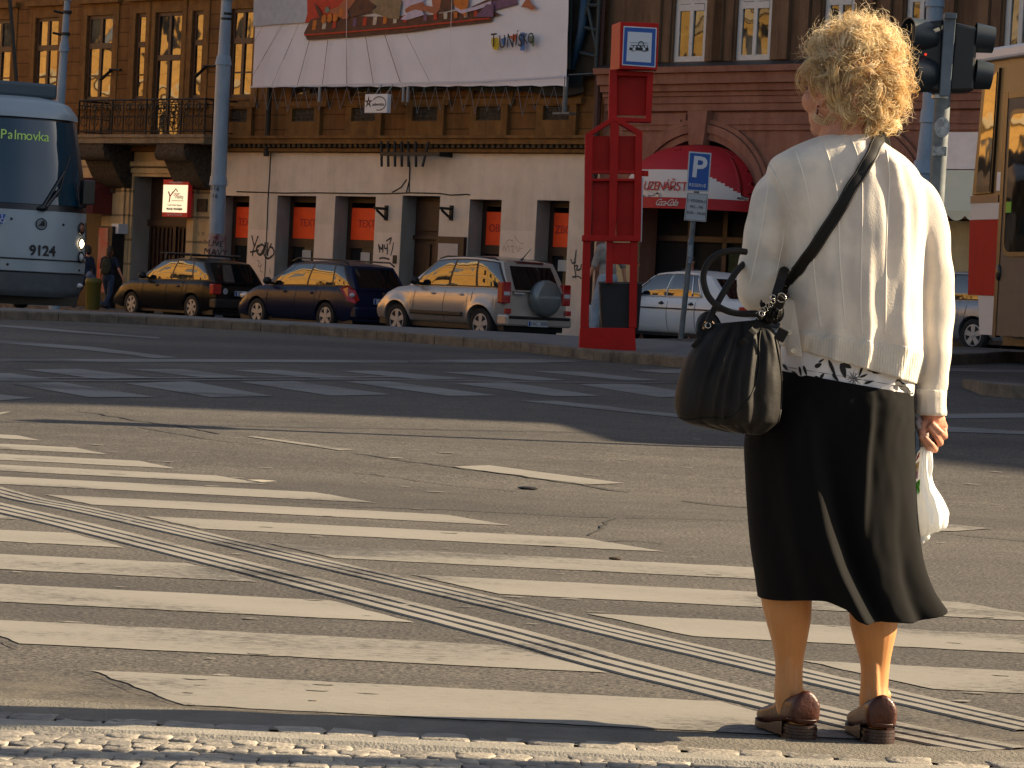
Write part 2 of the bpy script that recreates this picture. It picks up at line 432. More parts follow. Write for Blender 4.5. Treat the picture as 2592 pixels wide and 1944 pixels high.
mark([('d', [(2035, 895), (2240, 893), (2240, 903), (2035, 905)]), ('d', [(2000, 920), (2240, 934), (2240, 940), (2000, 932)]), ('d', [(2040, 799), (2240, 801), (2240, 806), (2040, 803)])], b)
tag(b.build('faded_crossing_marks', M_PAINT_OLD), kind='structure')
b = MB()
mark([('f', [(540, 935), (745, 927), (1510, 1028), (1290, 1036)]), ('c', [(1375, 765), (1430, 766), (1990, 840), (1900, 843)]), ('d', [(2000, 1132), (2050, 1134), (2145, 1143), (2060, 1149), (2000, 1147)]),
      ('c', [(-40, 655), (60, 626), (20, 628), (-60, 640)])], b)
tag(b.build('lane_dash_marks', M_PAINT), kind='structure')
# --- scraps of old paint and scuffs, laid thinly
b = MB(); rnd = random.Random(3)
for i in range(130):
    u = rnd.uniform(-20, 2600); v = rnd.choice([rnd.uniform(1110, 1260), rnd.uniform(1480, 1810), rnd.uniform(1290, 1480)])
    if v > 1800 - 0 * u: continue
    p = grd(u, v); wd = rnd.uniform(.01, .045) * (1.6 if p.y > 12 else 1); dp = wd * rnd.uniform(.2, .6)
    n = 7; pts = [(p.x + wd * math.cos(2 * PI * k / n) * rnd.uniform(.5, 1.1), p.y + dp * math.sin(2 * PI * k / n) * rnd.uniform(.5, 1.2)) for k in range(n)]
    flat(pts, .0045, b)
tag(b.build('paint_scraps', M_PAINT), kind='structure')
# --- tar seams and cracks
M_TAR = mat('tar_seam', (.022, .021, .02), .75, var=.3, vscale=30)
b = MB(); rnd = random.Random(5)
def crack(k, pts, w):
    P = [grd(*z(k, *p)) for p in pts]
    Q = []
    for i in range(len(P) - 1):
        n = max(2, int((P[i + 1] - P[i]).length / .12))
        for j in range(n): Q.append(P[i].lerp(P[i + 1], j / n))
    Q.append(P[-1]); jit = [Vector((rnd.uniform(-1, 1), rnd.uniform(-1, 1) * 1.6, 0)) * .02 for _ in Q]
    Q = [q + j for q, j in zip(Q, jit)]
    Q = [Vector((q.x, q.y, gz(q.x, q.y) + .0045)) for q in Q]
    stroke(b, Q, w * .55, (0, 0, 1), 1)
crack('c', [(425, 625), (560, 640), (760, 675), (1000, 705), (1240, 750)], .05)
crack('c', [(760, 712), (900, 735), (1100, 770), (1500, 815)], .03)
crack('f', [(0, 858), (300, 905), (560, 938), (900, 985), (1250, 1035), (1530, 1078)], .045)
crack('f', [(1840, 1128), (2000, 1145), (2260, 1168)], .05)
crack('f', [(0, 965), (260, 1000), (560, 1040), (900, 1075)], .025)
crack('f', [(0, 1160), (500, 1175), (900, 1195), (1435, 1222)], .03)
crack('f', [(1440, 1222), (1380, 1270), (1320, 1320)], .02)
crack('f', [(1500, 1222), (1800, 1226), (2240, 1240)], .025)
crack('c', [(520, 1068), (800, 1082), (1200, 1100), (1500, 1125), (2000, 1150)], .018)
crack('f', [(1380, 1352), (1560, 1350), (1720, 1366)], .025)
crack('d', [(0, 1385), (22, 1395), (45, 1402)], .012)
crack('d', [(210, 1456), (300, 1492), (372, 1522), (450, 1530), (700, 1545), (900, 1552)], .007)
crack('d', [(2000, 1150), (2100, 1160), (2240, 1172)], .03)
tag(b.build('tar_seams', M_TAR), kind='structure')
# --- tram rails crossing the far carriageway
M_RAIL = mat('rail_steel', (.25, .25, .26), .35, metal=.9, var=.2)
b = MB()
for k, pts in (('c', [(-60, 452), (700, 456), (1400, 448), (2212, 447)]), ('f', [(220, 449), (1000, 462), (1800, 466), (2000, 468)]), ('c', [(-60, 437), (700, 441), (1400, 436), (2212, 432)])):
    P = [grd(*z(k, *p)) + Vector((0, 0, .009)) for p in pts]
    stroke(b, [P[0].lerp(P[1], .5 * j) for j in range(2)] + P[1:], .05, (0, 0, 1))
P = [grd(*z('s', *p)) + Vector((0, 0, .012)) for p in [(250, 1316), (500, 1316), (960, 1330)]]
stroke(b, P, .05, (0, 0, 1))
tag(b.build('tram_rails', M_RAIL), kind='structure')

# --- foreground: gutter apron, row of setts, flush granite kerb, cobbled pavement
b = MB(); b.add(*sheet([-300, -20, 20, 300], [-300, -20, 4, EDGE], lambda x, y: -.004))
tag(b.build('pavement_bed', M_DARK), kind='structure')
M_APRON = mat('gutter_concrete', (.125, .112, .09), .8, var=.22, vscale=9, bump=.45, bscale=120, col2=None)
b = MB(); v, f = sheet(list(np.arange(-4, 5.01, .25)), [EDGE - .03, 6.98, 7.1], lambda x, y: .0045 if y > 7 else .003); 
v = [(x, y + (.05 * noise.noise((x * 1.3, 3, 1)) if y > 7.05 else 0), zz_) for x, y, zz_ in v]
b.add(v, f); tag(b.build('gutter_apron', M_APRON), kind='structure')
def stone(mb, cx_, cy_, sx, sy, h, rn, dome=.4):
    n = 12; rings = []
    ph = rn.uniform(0, 6); rot = rn.uniform(-.12, .12)
    for fr, hh in ((1.0, -.02), (.985, h * .55), (.93, h * .92), (.6, h * (1 + .05 * dome)), (.0, h * (1 + .08 * dome))):
        ring = []
        for k in range(n):
            a = 2 * PI * k / n
            ca, sa = math.cos(a), math.sin(a)
            e = .42
            x = math.copysign(abs(ca) ** e, ca) * sx / 2 * fr; y = math.copysign(abs(sa) ** e, sa) * sy / 2 * fr
            wv = 1 + .10 * math.sin(3 * a + ph) + .06 * math.sin(5 * a + 2 * ph)
            x *= wv; y *= wv
            ring.append((cx_ + x * math.cos(rot) - y * math.sin(rot), cy_ + x * math.sin(rot) + y * math.cos(rot), hh + .0018 * noise.noise((x * 60 + cx_ * 9, y * 60, ph)) * (fr < 1)))
        rings.append(ring)
    mb.loft(rings, uv=False)
rn = random.Random(11)
b = MB()
x = -2.4
while x < 2.6:
    s = rn.uniform(.10, .135); stone(b, x + s / 2, 6.845 + rn.uniform(-.006, .006), s * .97, .11, rn.uniform(.002, .007), rn, 1.0); x += s
tag(b.build('sett_row', M_COBB, smooth=True), kind='structure')
b = MB(); v, f = sheet(list(np.arange(-4, 5.01, .5)), [6.675, 6.69, 6.77, 6.785], lambda x, y: .008 if 6.68 < y < 6.78 else -.004); b.add(v, f)
tag(b.build('flush_kerb', mat('kerb_granite', (.24, .222, .188), .75, var=.2, vscale=14, bump=.3, bscale=140)), kind='structure')
b = MB()
y = 6.655; row = 0
while y > 5.9:
    x = -1.75 + (row % 2) * .05
    while x < 1.85:
        s = rn.uniform(.05, .085); stone(b, x + s / 2, y - .03 + rn.uniform(-.01, .01) + .015 * math.sin(x * 7 + row), s * .99, rn.uniform(.052, .066), rn.uniform(.0015, .006), rn, .3); x += s
    y -= .056; row += 1
tag(b.build('cobbled_pavement', M_COBB, smooth=True), kind='structure')

# --- tram stop island
fr = [(-500, 790), (-200, 800), (0, 808), (300, 818), (586, 835), (880, 854), (1172, 878), (1450, 906), (1620, 922), (1734, 933), (1850, 945), (1960, 950), (2060, 947), (2200, 936), (2400, 924), (2620, 915), (2900, 905)]
bk = [(-500, 768), (-200, 773), (0, 778), (264, 789), (600, 806), (893, 821), (1186, 835), (1405, 847), (1616, 857), (1700, 862), (1800, 868), (1900, 872), (2000, 875), (2200, 880), (2400, 885), (2620, 890), (2900, 895)]
fr_g = [grd(u, v) for u, v in fr]; bk_g = [grd(u, v, .11) for u, v in bk]
fr_g = [Vector(p) for p in crom([tuple(p) for p in fr_g], 65)]; bk_g = [Vector(p) for p in crom([tuple(p) for p in bk_g], 65)]
ih = .11
inner = []
for i, p in enumerate(fr_g):
    d = (bk_g[i] - p); d.z = 0; inner.append(p + d.normalized() * .16)
b = MB(); n = len(fr_g)
v = [];
for i in range(n):
    p, q, r = inner[i], inner[i].lerp(bk_g[i], .5), bk_g[i]
    v += [(p.x, p.y, gz(p.x, p.y) + ih), (q.x, q.y, gz(q.x, q.y) + ih), (r.x, r.y, gz(r.x, r.y) + ih), (r.x, r.y, gz(r.x, r.y) - .03)]
b.add(v, [(4 * i + k, 4 * i + k + 1, 4 * i + k + 5, 4 * i + k + 4) for i in range(n - 1) for k in range(3)])
tag(b.build('island_pavement', M_PAVE), kind='structure')
b = MB()
acc = 0
for i in range(n - 1):                      # kerb stones with open joints
    p0, p1, q0, q1 = fr_g[i], fr_g[i + 1], inner[i], inner[i + 1]
    m = max(1, round((p1 - p0).length / 1.0))
    for j in range(m):
        a0, a1 = j / m + .008, (j + 1) / m - .008
        A, B, C, E = p0.lerp(p1, a0), p0.lerp(p1, a1), q0.lerp(q1, a1), q0.lerp(q1, a0)
        dzz = rn.uniform(-.006, .006)
        ring = lambda P, h: (P.x, P.y, gz(P.x, P.y) + h)
        A2, B2 = A.lerp(E, .12), B.lerp(C, .12)
        b.add([ring(A, -.03), ring(B, -.03), ring(B, ih - .015 + dzz), ring(A, ih - .015 + dzz), ring(A2, ih + .003 + dzz), ring(B2, ih + .003 + dzz), ring(C, ih + .003 + dzz), ring(E, ih + .003 + dzz), ring(C, -.03), ring(E, -.03)],
              [(0, 1, 2, 3), (3, 2, 5, 4), (4, 5, 6, 7), (1, 8, 6, 5, 2), (0, 3, 4, 7, 9), (9, 7, 6, 8)])
tag(b.build('island_kerb', M_KERB), kind='structure')
b = MB()
kk = [grd(2486, 1001), grd(2560, 1008), grd(2700, 1018)]
for i in range(2):
    p, q = kk[i], kk[i + 1]
    b.prism([(p.x, p.y, p.z - .02), (q.x, q.y, q.z - .02), (q.x, q.y + 1.2, q.z - .02), (p.x, p.y + 1.2, p.z - .02)], (0, 0, .13))
tag(b.build('refuge_kerb', M_KERB), kind='structure')
# ================================================================== BUILDINGS (facade frame: x along the street, -y towards the street, z up)
P0 = Vector((-1.77, 71.0, 0)); FM = T(P0) @ Matrix.Rotation(-PI / 4, 4, 'Z'); FMI = FM.inverted()
CAM = Vector((0, 0, EYE))
def fw(u, v, off=0.0):
    o = FMI @ CAM; d = FMI.to_3x3() @ ray(u, v)
    t = (-off - o.y) / d.y; p = o + d * t
    return p.x, p.z
def rc(k, x0, y0, x1, y1, off=0.0):
    xm, ym = (x0 + x1) / 2, (y0 + y1) / 2
    return fw(*z(k, x0, ym), off)[0], fw(*z(k, x1, ym), off)[0], fw(*z(k, xm, y1), off)[1], fw(*z(k, xm, y0), off)[1]
def zf(k, x, y, off=0.0): return fw(*z(k, x, y), off)[1]
def sf(k, x, y, off=0.0): return fw(*z(k, x, y), off)[0]

def wall_mat(name, c1, c2, joint=0.0, jcol=.5, vs=1.2, streak=.5, voff=0):
    m = mat(name, c1, .85, spec=.25)
    N, L, p = nodes_of(m)
    tc = N.new('ShaderNodeTexCoord')
    def nz(scale, st, det=7):
        mp = N.new('ShaderNodeMapping'); mp.inputs['Scale'].default_value = st; L.new(tc.outputs['Object'], mp.inputs['Vector'])
        n = N.new('ShaderNodeTexNoise'); n.inputs['Scale'].default_value = scale; n.inputs['Detail'].default_value = det; n.inputs['Roughness'].default_value = .7
        L.new(mp.outputs[0], n.inputs['Vector']); return n.outputs['Fac']
    a = nz(vs, (1, 1, 1)); st = nz(1.5, (2.2, 1, .25))
    s = math_node(N, L, 'ADD', math_node(N, L, 'MULTIPLY', a, 1 - streak), math_node(N, L, 'MULTIPLY', st, streak))
    r = N.new('ShaderNodeValToRGB'); r.color_ramp.elements[0].position = .36; r.color_ramp.elements[1].position = .6
    r.color_ramp.elements[0].color = tuple(c1) + (1,); r.color_ramp.elements[1].color = tuple(c2) + (1,)
    L.new(s, r.inputs['Fac']); out = r.outputs[0]
    h = nz(28, (1, 1, 1), 4)
    if joint:
        sp = N.new('ShaderNodeSeparateXYZ'); L.new(tc.outputs['Object'], sp.inputs[0])
        fr_ = math_node(N, L, 'FRACT', math_node(N, L, 'DIVIDE', math_node(N, L, 'ADD', sp.outputs['Z'], voff), joint))
        j = math_node(N, L, 'LESS_THAN', fr_, .09)
        mx = N.new('ShaderNodeMix'); mx.data_type = 'RGBA'; mx.blend_type = 'MULTIPLY'
        L.new(math_node(N, L, 'MULTIPLY', j, .8), mx.inputs['Factor']); L.new(out, mx.inputs['A']); mx.inputs['B'].default_value = (jcol, jcol, jcol, 1)
        out = mx.outputs['Result']
        h = math_node(N, L, 'SUBTRACT', math_node(N, L, 'MULTIPLY', h, .4), math_node(N, L, 'MULTIPLY', j, 1.0))
    L.new(out, p.inputs['Base Color'])
    b = N.new('ShaderNodeBump'); b.inputs['Strength'].default_value = .4; b.inputs['Distance'].default_value = .03
    L.new(h, b.inputs['Height']); L.new(b.outputs['Normal'], p.inputs['Normal'])
    return m
M_OCH = wall_mat('ochre_plaster', (.095, .043, .014), (.215, .105, .032), .36, .4)
M_OCHP = wall_mat('ochre_trim', (.11, .052, .017), (.235, .122, .038), 0, vs=2.5)
M_CREAM = wall_mat('cream_blocks', (.38, .27, .14), (.60, .45, .25), .62, .35)
M_STUC = wall_mat('pale_stucco', (.60, .50, .39), (.80, .68, .55), 0, vs=.7, streak=.35)
M_STUC2 = wall_mat('pale_stucco_patch', (.70, .58, .47), (.82, .69, .57), 0, vs=2)
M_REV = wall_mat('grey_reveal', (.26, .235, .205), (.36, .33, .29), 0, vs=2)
M_PINK = wall_mat('pink_render', (.215, .097, .066), (.345, .167, .114), 0, vs=1.6)
M_PINKD = wall_mat('brown_render', (.10, .058, .034), (.20, .118, .068), 0, vs=1.6, streak=.8)
M_SAND = wall_mat('sand_render', (.42, .33, .17), (.56, .45, .25), 0, vs=2)
M_SOOT_SHADE = wall_mat('soot_shade_stone', (.05, .036, .02), (.13, .09, .05), 0, vs=4)
M_WOOD = mat('brown_window_wood', (.05, .022, .012), .55, var=.3, vscale=12)
M_WHITE = mat('white_window_paint', (.55, .55, .54), .45, var=.08, vscale=8)
M_IRON = mat('black_iron', (.015, .014, .013), .55, metal=.3)
M_DOOR = mat('dark_door_wood', (.035, .016, .01), .5, var=.5, vscale=9, stretch=(6, 1, .6))
M_INT = mat('dark_interior', (.012, .011, .01), .9)
M_ORN = mat('ornament_relief', (.045, .034, .022), .85, var=.7, vscale=14, bump=1.0, bscale=22)
M_TIN = mat('roof_tin', (.05, .05, .052), .5, metal=.3, var=.3)
def glass_mat(name, tint=(.012, .013, .015), ior=2.1, wob=.0, wsc=1.2, rough=.03, curtain=None):
    m = mat(name, tint, rough, spec=.5, ior=ior)
    N, L, p = nodes_of(m)
    tc = N.new('ShaderNodeTexCoord')
    if wob:
        n = N.new('ShaderNodeTexNoise'); n.inputs['Scale'].default_value = wsc; n.inputs['Detail'].default_value = 1.5
        L.new(tc.outputs['Object'], n.inputs['Vector'])
        b = N.new('ShaderNodeBump'); b.inputs['Strength'].default_value = 1; b.inputs['Distance'].default_value = wob
        L.new(n.outputs['Fac'], b.inputs['Height']); L.new(b.outputs['Normal'], p.inputs['Normal'])
    if curtain:
        n = N.new('ShaderNodeTexNoise'); n.inputs['Scale'].default_value = .9; n.inputs['Detail'].default_value = 2; L.new(tc.outputs['Object'], n.inputs['Vector'])
        r = N.new('ShaderNodeValToRGB'); r.color_ramp.elements[0].position = .45; r.color_ramp.elements[1].position = .6
        r.color_ramp.elements[0].color = tuple(tint) + (1,); r.color_ramp.elements[1].color = tuple(curtain) + (1,)
        L.new(n.outputs['Fac'], r.inputs['Fac']); L.new(r.outputs[0], p.inputs['Base Color'])
    return m
M_PANE = glass_mat('old_window_glass', wob=.014, wsc=1.1, ior=2.2, curtain=(.05, .045, .035))
M_PANEB = glass_mat('curtained_window_glass', wob=.014, wsc=1.1, ior=1.8, curtain=(.16, .14, .11))
M_SHOPG = glass_mat('shop_glass', ior=1.6, wob=.004, wsc=.8)

def wall_grid(mb, s0, s1, z0, z1, holes, y=0.0, depth=.35):
    xs_ = sorted({s0, s1} | {h for o in holes for h in o[:2] if s0 < h < s1}); zs_ = sorted({z0, z1} | {h for o in holes for h in o[2:4] if z0 < h < z1})
    for i in range(len(xs_) - 1):
        for j in range(len(zs_) - 1):
            cx_, cz_ = (xs_[i] + xs_[i + 1]) / 2, (zs_[j] + zs_[j + 1]) / 2
            if any(o[0] < cx_ < o[1] and o[2] < cz_ < o[3] for o in holes): continue
            mb.poly([(xs_[i], y, zs_[j]), (xs_[i + 1], y, zs_[j]), (xs_[i + 1], y, zs_[j + 1]), (xs_[i], y, zs_[j + 1])])
    return mb
def reveals(mb, holes, y, depth):
    for a, c, d, e in [h[:4] for h in holes]:
        mb.poly([(a, y, d), (a, y + depth, d), (a, y + depth, e), (a, y, e)]); mb.poly([(c, y, d), (c, y, e), (c, y + depth, e), (c, y + depth, d)])
        mb.poly([(a, y, e), (a, y + depth, e), (c, y + depth, e), (c, y, e)]); mb.poly([(a, y, d), (c, y, d), (c, y + depth, d), (a, y + depth, d)])
rw = random.Random(21)
def window(parent, s0, s1, z0, z1, fm, dep=.045, cols=2, tr=.64, fr_=.09, sash=True, name='window'):
    b = MB(); y0, y1 = dep, dep + .07
    b.box(s0, s1, y0, y1, z0, z0 + fr_); b.box(s0, s1, y0, y1, z1 - fr_, z1); b.box(s0, s0 + fr_, y0, y1, z0 + fr_, z1 - fr_); b.box(s1 - fr_, s1, y0, y1, z0 + fr_, z1 - fr_)
    zt = z0 + (z1 - z0) * tr
    if tr: b.box(s0 + fr_, s1 - fr_, y0 - .012, y1 - .002, zt - .07, zt + .07)
    for c in range(1, cols):
        sx = s0 + (s1 - s0) * c / cols; b.box(sx - .05, sx + .05, y0 - .008, y1 - .004, z0 + fr_, z1 - fr_)
    if sash and tr: b.box(s0 + fr_, s1 - fr_, y0 + .012, y1 - .006, z0 + (zt - z0) * .45 - .02, z0 + (zt - z0) * .45 + .02)
    f = b.build(name, fm, parent, FM)
    b = MB(); lv = [z0 + fr_ / 2, zt, z1 - fr_ / 2] if tr else [z0 + fr_ / 2, z1 - fr_ / 2]
    for c in range(cols):
        for l in range(len(lv) - 1):
            a, e = s0 + (s1 - s0) * c / cols, s0 + (s1 - s0) * (c + 1) / cols
            t1, t2 = rw.uniform(-.03, .03), rw.uniform(-.012, .03)
            yc = y0 + .03
            b.poly([(a, yc - t1 * .3 - t2 * .3, lv[l]), (e, yc + t1 * .3 - t2 * .3, lv[l]), (e, yc + t1 * .3 + t2 * .3, lv[l + 1]), (a, yc - t1 * .3 + t2 * .3, lv[l + 1])])
    b.build('pane', M_PANEB if fm.name.startswith('white') else M_PANE, f, FM, fix=False)
    return f

# ---- measured facade
SL, SB = -19.0, sf(3, 1120, 900)               # left end, border of the two houses
SJ = sf(5, 1860, 500)                          # cream stone base | pale stucco base
ZC = zf(2, 1000, 1322)                         # top of the pale ground floor
ZK = zf(2, 1000, 1205)
HA = 14.6
bldA = thing('apartment_building', 'soot-stained ochre plaster house with pale stucco shop floor and iron balcony', 'building', FM @ T((-6, 0, 0)))
upz0, upz1 = rc(1, 1990, 75, 2188, 845)[2:]
ups = [rc(1, -110, 190, 95, 855)[:2], rc(1, 300, 165, 500, 855)[:2], rc(1, 745, 135, 970, 855)[:2], rc(1, 1165, 110, 1255, 855)[:2], rc(1, 1330, 75, 1560, 1130)[:2], rc(1, 1655, 90, 1750, 855)[:2], rc(1, 1990, 75, 2188, 845)[:2]]
ups += [rc(2, 480, 700, 740, 835)[:2], rc(2, 985, 700, 1250, 835)[:2], rc(2, 1510, 700, 1790, 835)[:2], rc(2, 2050, 700, 2330, 835)[:2], rc(3, 590, 700, 880, 835)[:2]]
up_h = [(a, c, upz0 if i != 4 else upz0 - 1.0, upz1) for i, (a, c) in enumerate(ups)]
up_h += [(a, c, upz0 + 4.2 * k, upz1 + 4.2 * k) for k in (1,) for i, (a, c) in enumerate(ups) if i not in (3, 5)]
b = MB(); wall_grid(b, SL, SB, ZC, HA, up_h); b.poly([(SL, 0, 0), (SL, 12, 0), (SL, 12, HA), (SL, 0, HA)]); b.poly([(SL, 0, HA), (SB, 0, HA), (SB, 12, HA), (SL, 12, HA)]); b.poly([(SB, .01, 0), (SB, 12, 0), (SB, 12, HA), (SB, .01, HA)]); b.poly([(SL, 12, 0), (SL, 12, HA), (SB, 12, HA), (SB, 12, 0)])
reveals(b, up_h, 0, .2)
b.build('upper_wall', M_OCH, bldA, FM)
for i, h in enumerate(up_h):
    window(bldA, h[0], h[1], h[2], h[3], M_WOOD, cols=1 if i in (3, 5) else 2)
b = MB()                                         # surrounds of the first-floor windows
for a, c, d, e in up_h[:12]:
    for x0, x1 in ((a - .24, a - .003), (c + .003, c + .24)): b.box(x0, x1, -.03, .01, d - .12, e + .3)
    b.box(a - .003, c + .003, -.026, .01, e + .004, e + .3); b.box(a - .32, c + .32, -.16, .012, e + .303, e + .44); b.box(a - .3, c + .3, -.13, .012, d - .25, d - .123)
b.build('window_surround', M_OCHP, bldA, FM)
ap = [rc(1, 1970, 880, 2200, 1130), rc(2, 450, 870, 740, 1190), rc(2, 960, 870, 1270, 1190), rc(2, 1480, 870, 1810, 1190), rc(2, 2035, 870, 2360, 1190), rc(3, 560, 870, 905, 1175)]
azs = (zf(2, 1100, 1188), zf(2, 1100, 875))
for q in ap:                                       # relief panels below the windows
    s0, s1 = q[:2]; z0, z1 = azs; w_ = s1 - s0
    b = MB()
    t_ = w_ * .17
    b.box(s0, s1, -.1, .01, z0, z0 + .38); b.box(s0, s1, -.1, .01, z1 - .16, z1); b.box(s0, s0 + t_, -.1, .01, z0 + .38, z1 - .16); b.box(s1 - t_, s1, -.1, .01, z0 + .38, z1 - .16)
    o = b.build('window_apron', M_OCHP, bldA, FM)
    b = MB()
    n = 14; A0, A1, B0, B1 = s0 + t_, s1 - t_, z0 + .38, z1 - .16
    v = [(A0 + (A1 - A0) * i / n, -.01 - .05 * max(0, noise.noise((i * .9 + s0, j * .9, 2))) - .03 * abs(math.sin(i * .9) * math.cos(j * .8)), B0 + (B1 - B0) * j / n) for j in range(n + 1) for i in range(n + 1)]
    b.add(v, [(j * (n + 1) + i, j * (n + 1) + i + 1, (j + 1) * (n + 1) + i + 1, (j + 1) * (n + 1) + i) for j in range(n) for i in range(n)])
    b.build('relief', M_ORN, o, FM, smooth=True)
# cornice: string course, dentils, soffit
b = MB(); zA, zB = ZC + (ZK - ZC) * .62, ZK
b.box(SJ, SB - .02, -.3, .012, zA, zB); b.box(SJ, SB - .02, -.36, .012, zB + .003, zB + .07); b.box(SJ, SB - .02, -.16, .012, ZC + .02, ZC + .1)
b.box(SL, SJ - .01, -.14, .012, ZC + .02, ZC + .2); b.box(SL, SJ - .01, -.25, .012, zB - .16, zB + .05)
b.build('cornice', M_OCHP, bldA, FM)
b = MB(); x = SJ + .1
while x < SB - .2:
    b.box(x, x + .1, -.24, .011, ZC + .12, zA - .004); x += .185
b.build('dentil_course', M_SOOT_SHADE, bldA, FM)
# ground floor openings
gz0 = .45
shop = []
for k, x0, y0, x1, y1 in ((5, 1905, 257, 2157, 900), (6, 350, 258, 685, 900), (6, 850, 262, 1200, 900), (6, 2012, 290, 2288, 900), (7, 545, 298, 825, 900)):
    q = rc(k, x0, y0, x1, y0 + 20); shop.append((q[0], q[1], gz0, q[3]))
dq = rc(6, 1430, 258, 1755, 300); doorh = (dq[0], dq[1], 0.0, dq[3])
pq = rc(5, 1165, 95, 1640, 130); porth = (pq[0], pq[1], 0.0, pq[3])
lq = rc(5, 250, 300, 880, 400); lefth = (lq[0], lq[1], 0.0, lq[3])
b = MB(); wall_grid(b, SJ, SB, 0, ZC, shop + [doorh]); b.build('ground_floor_wall', M_STUC, bldA, FM)
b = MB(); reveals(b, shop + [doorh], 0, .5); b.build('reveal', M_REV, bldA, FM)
b = MB(); wall_grid(b, SL, SJ, 0, ZC, [porth, lefth]); b.build('stone_base_wall', M_CREAM, bldA, FM)
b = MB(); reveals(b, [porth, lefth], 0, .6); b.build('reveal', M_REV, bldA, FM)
b = MB(); b.box(SL + .1, SB - .1, 1.6, 1.7, 0, ZC); b.build('interior', M_INT, bldA, FM)
# paler repaired plaster on the piers
b = MB()
pz = zf(6, 750, 520)
piers = [(shop[0][1], shop[1][0]), (shop[1][1], shop[2][0]), (shop[2][1], doorh[0]), (shop[3][1], shop[4][0])]
for a, c in piers:
    b = MB(); b.box(a + .03, c - .03, -.006, .004, .1, pz + rw.uniform(-.15, .1)); b.build('plaster_patch', M_STUC2, bldA, FM)
M_ORANGE = mat('orange_fascia', (.95, .07, .006), .5, var=.12, vscale=4)
M_PURP = mat('fascia_letters', (.42, .012, .02), .5)
words = ['TEXTIL', 'TEXTIL', 'TEXTIL', 'OBUV', 'ZBOŽÍ']
for i, h in enumerate(shop):
    f = window(bldA, h[0], h[1], h[2], h[3], M_DOOR, dep=.42, cols=1, tr=0, fr_=.14, name='shop_window')
    for c in list(f.children): bpy.data.objects.remove(c)
    a, c_ = h[0] + .14, h[1] - .14
    zt, zb = h[3] - .26, h[3] - 1.02
    b = MB(); b.poly([(a, .47, h[2] + .1), (c_, .47, h[2] + .1), (c_, .47, zb - .18), (a, .47, zb - .18)]); b.build('pane', M_SHOPG, f, FM)
    b = MB(); b.box(a - .1, c_ + .1, .40, .46, zb - .2, zb - .004); b.build('rail', M_DOOR, f, FM)
    b = MB(); b.box(a, c_, .425, .455, zb, zt); b.build('fascia_panel', M_ORANGE, f, FM)
    b = MB(); text_mesh(b, words[i], .26, T(((a + c_) / 2 + .06, .42, (zb + zt) / 2)) @ rotm(PI / 2), .004, spacing=.95); b.build('lettering', M_PURP, f, FM)
    if i in (1, 2, 4):
        b = MB(); sx = a + (c_ - a) * .45; b.box(sx - .16, sx + .16, .45, .46, 1.55, 1.8); b.build('notice', mat('paper', (.5, .5, .48), .8), f, FM)
    # things seen dimly behind the glass
    if i in (1, 2, 3):
        b = MB(); mm = mat('shop_stock', [(.06, .07, .02), (.04, .08, .07), (.12, .07, .01)][i - 1], .8, var=.6, vscale=8)
        sx = a + (c_ - a) * .5; b.lathe([(.05, .6), (.24, .8), (.3, 1.15), (.2, 1.4), (.07, 1.5), (.1, 1.6), (.0, 1.75)], (sx, .8, 0), n=12); b.build('display', mm, f, FM, smooth=True)
# entrance door between the shop windows
a, c_, _, e = doorh
b = MB(); b.box(a, c_, .45, .55, 0, e)
for x0, x1, z0, z1 in ((.08, .46, .2, 1.0), (.54, .92, .2, 1.0), (.08, .46, 1.15, 2.05), (.54, .92, 1.15, 2.05), (.06, .94, 2.35, e - .1)):
    b.box(a + (c_ - a) * x0, a + (c_ - a) * x1, .41, .46, z0, z1)
b.box(a, c_, .38, .47, 2.15, 2.25); d_ = b.build('door', M_DOOR, bldA, FM, bevel=.01)
b = MB(); b.box(a + (c_ - a) * .3, a + (c_ - a) * .55, .392, .409, .95, 1.03); b.build('letter_plate', M_WHITE, d_, FM)
# portal on the left
a, c_, _, e = porth
b = MB(); b.box(a, c_, .55, .65, 0, e); zt = zf(5, 1400, 490)
for i in range(13): b.box(a + .12 + (c_ - a - .24) * i / 12.0 - .02, a + .12 + (c_ - a - .24) * i / 12.0 + .02, .5, .56, .3, zt - .12)
b.box(a, c_, .47, .57, zt - .08, zt + .08); b.box((a + c_) / 2 - .06, (a + c_) / 2 + .06, .48, .57, .1, zt - .08)
b.build('door', M_DOOR, bldA, FM)
b = MB()
for k_, (o_, y_) in enumerate(((.08, .04), (.22, .09), (.38, .13))):
    b.box(a - o_, a - (o_ - .13 if k_ else .003), -y_, .012, 0, e + o_); b.box(c_ + (o_ - .13 if k_ else .003), c_ + o_, -y_, .012, 0, e + o_); b.box(a - (o_ - .13 if k_ else .003), c_ + (o_ - .13 if k_ else .003), -y_, .012, e + (o_ - .13 if k_ else .003), e + o_)
b.build('portal_frame', M_CREAM, bldA, FM)
# door at far left, hidden half by the tram
a, c_, _, e = lefth
b = MB(); b.box(a, c_, .5, .6, 0, e); b.box(a + 1.1, a + 1.2, .45, .55, 0, e - .2); b.build('door', M_DOOR, bldA, FM)
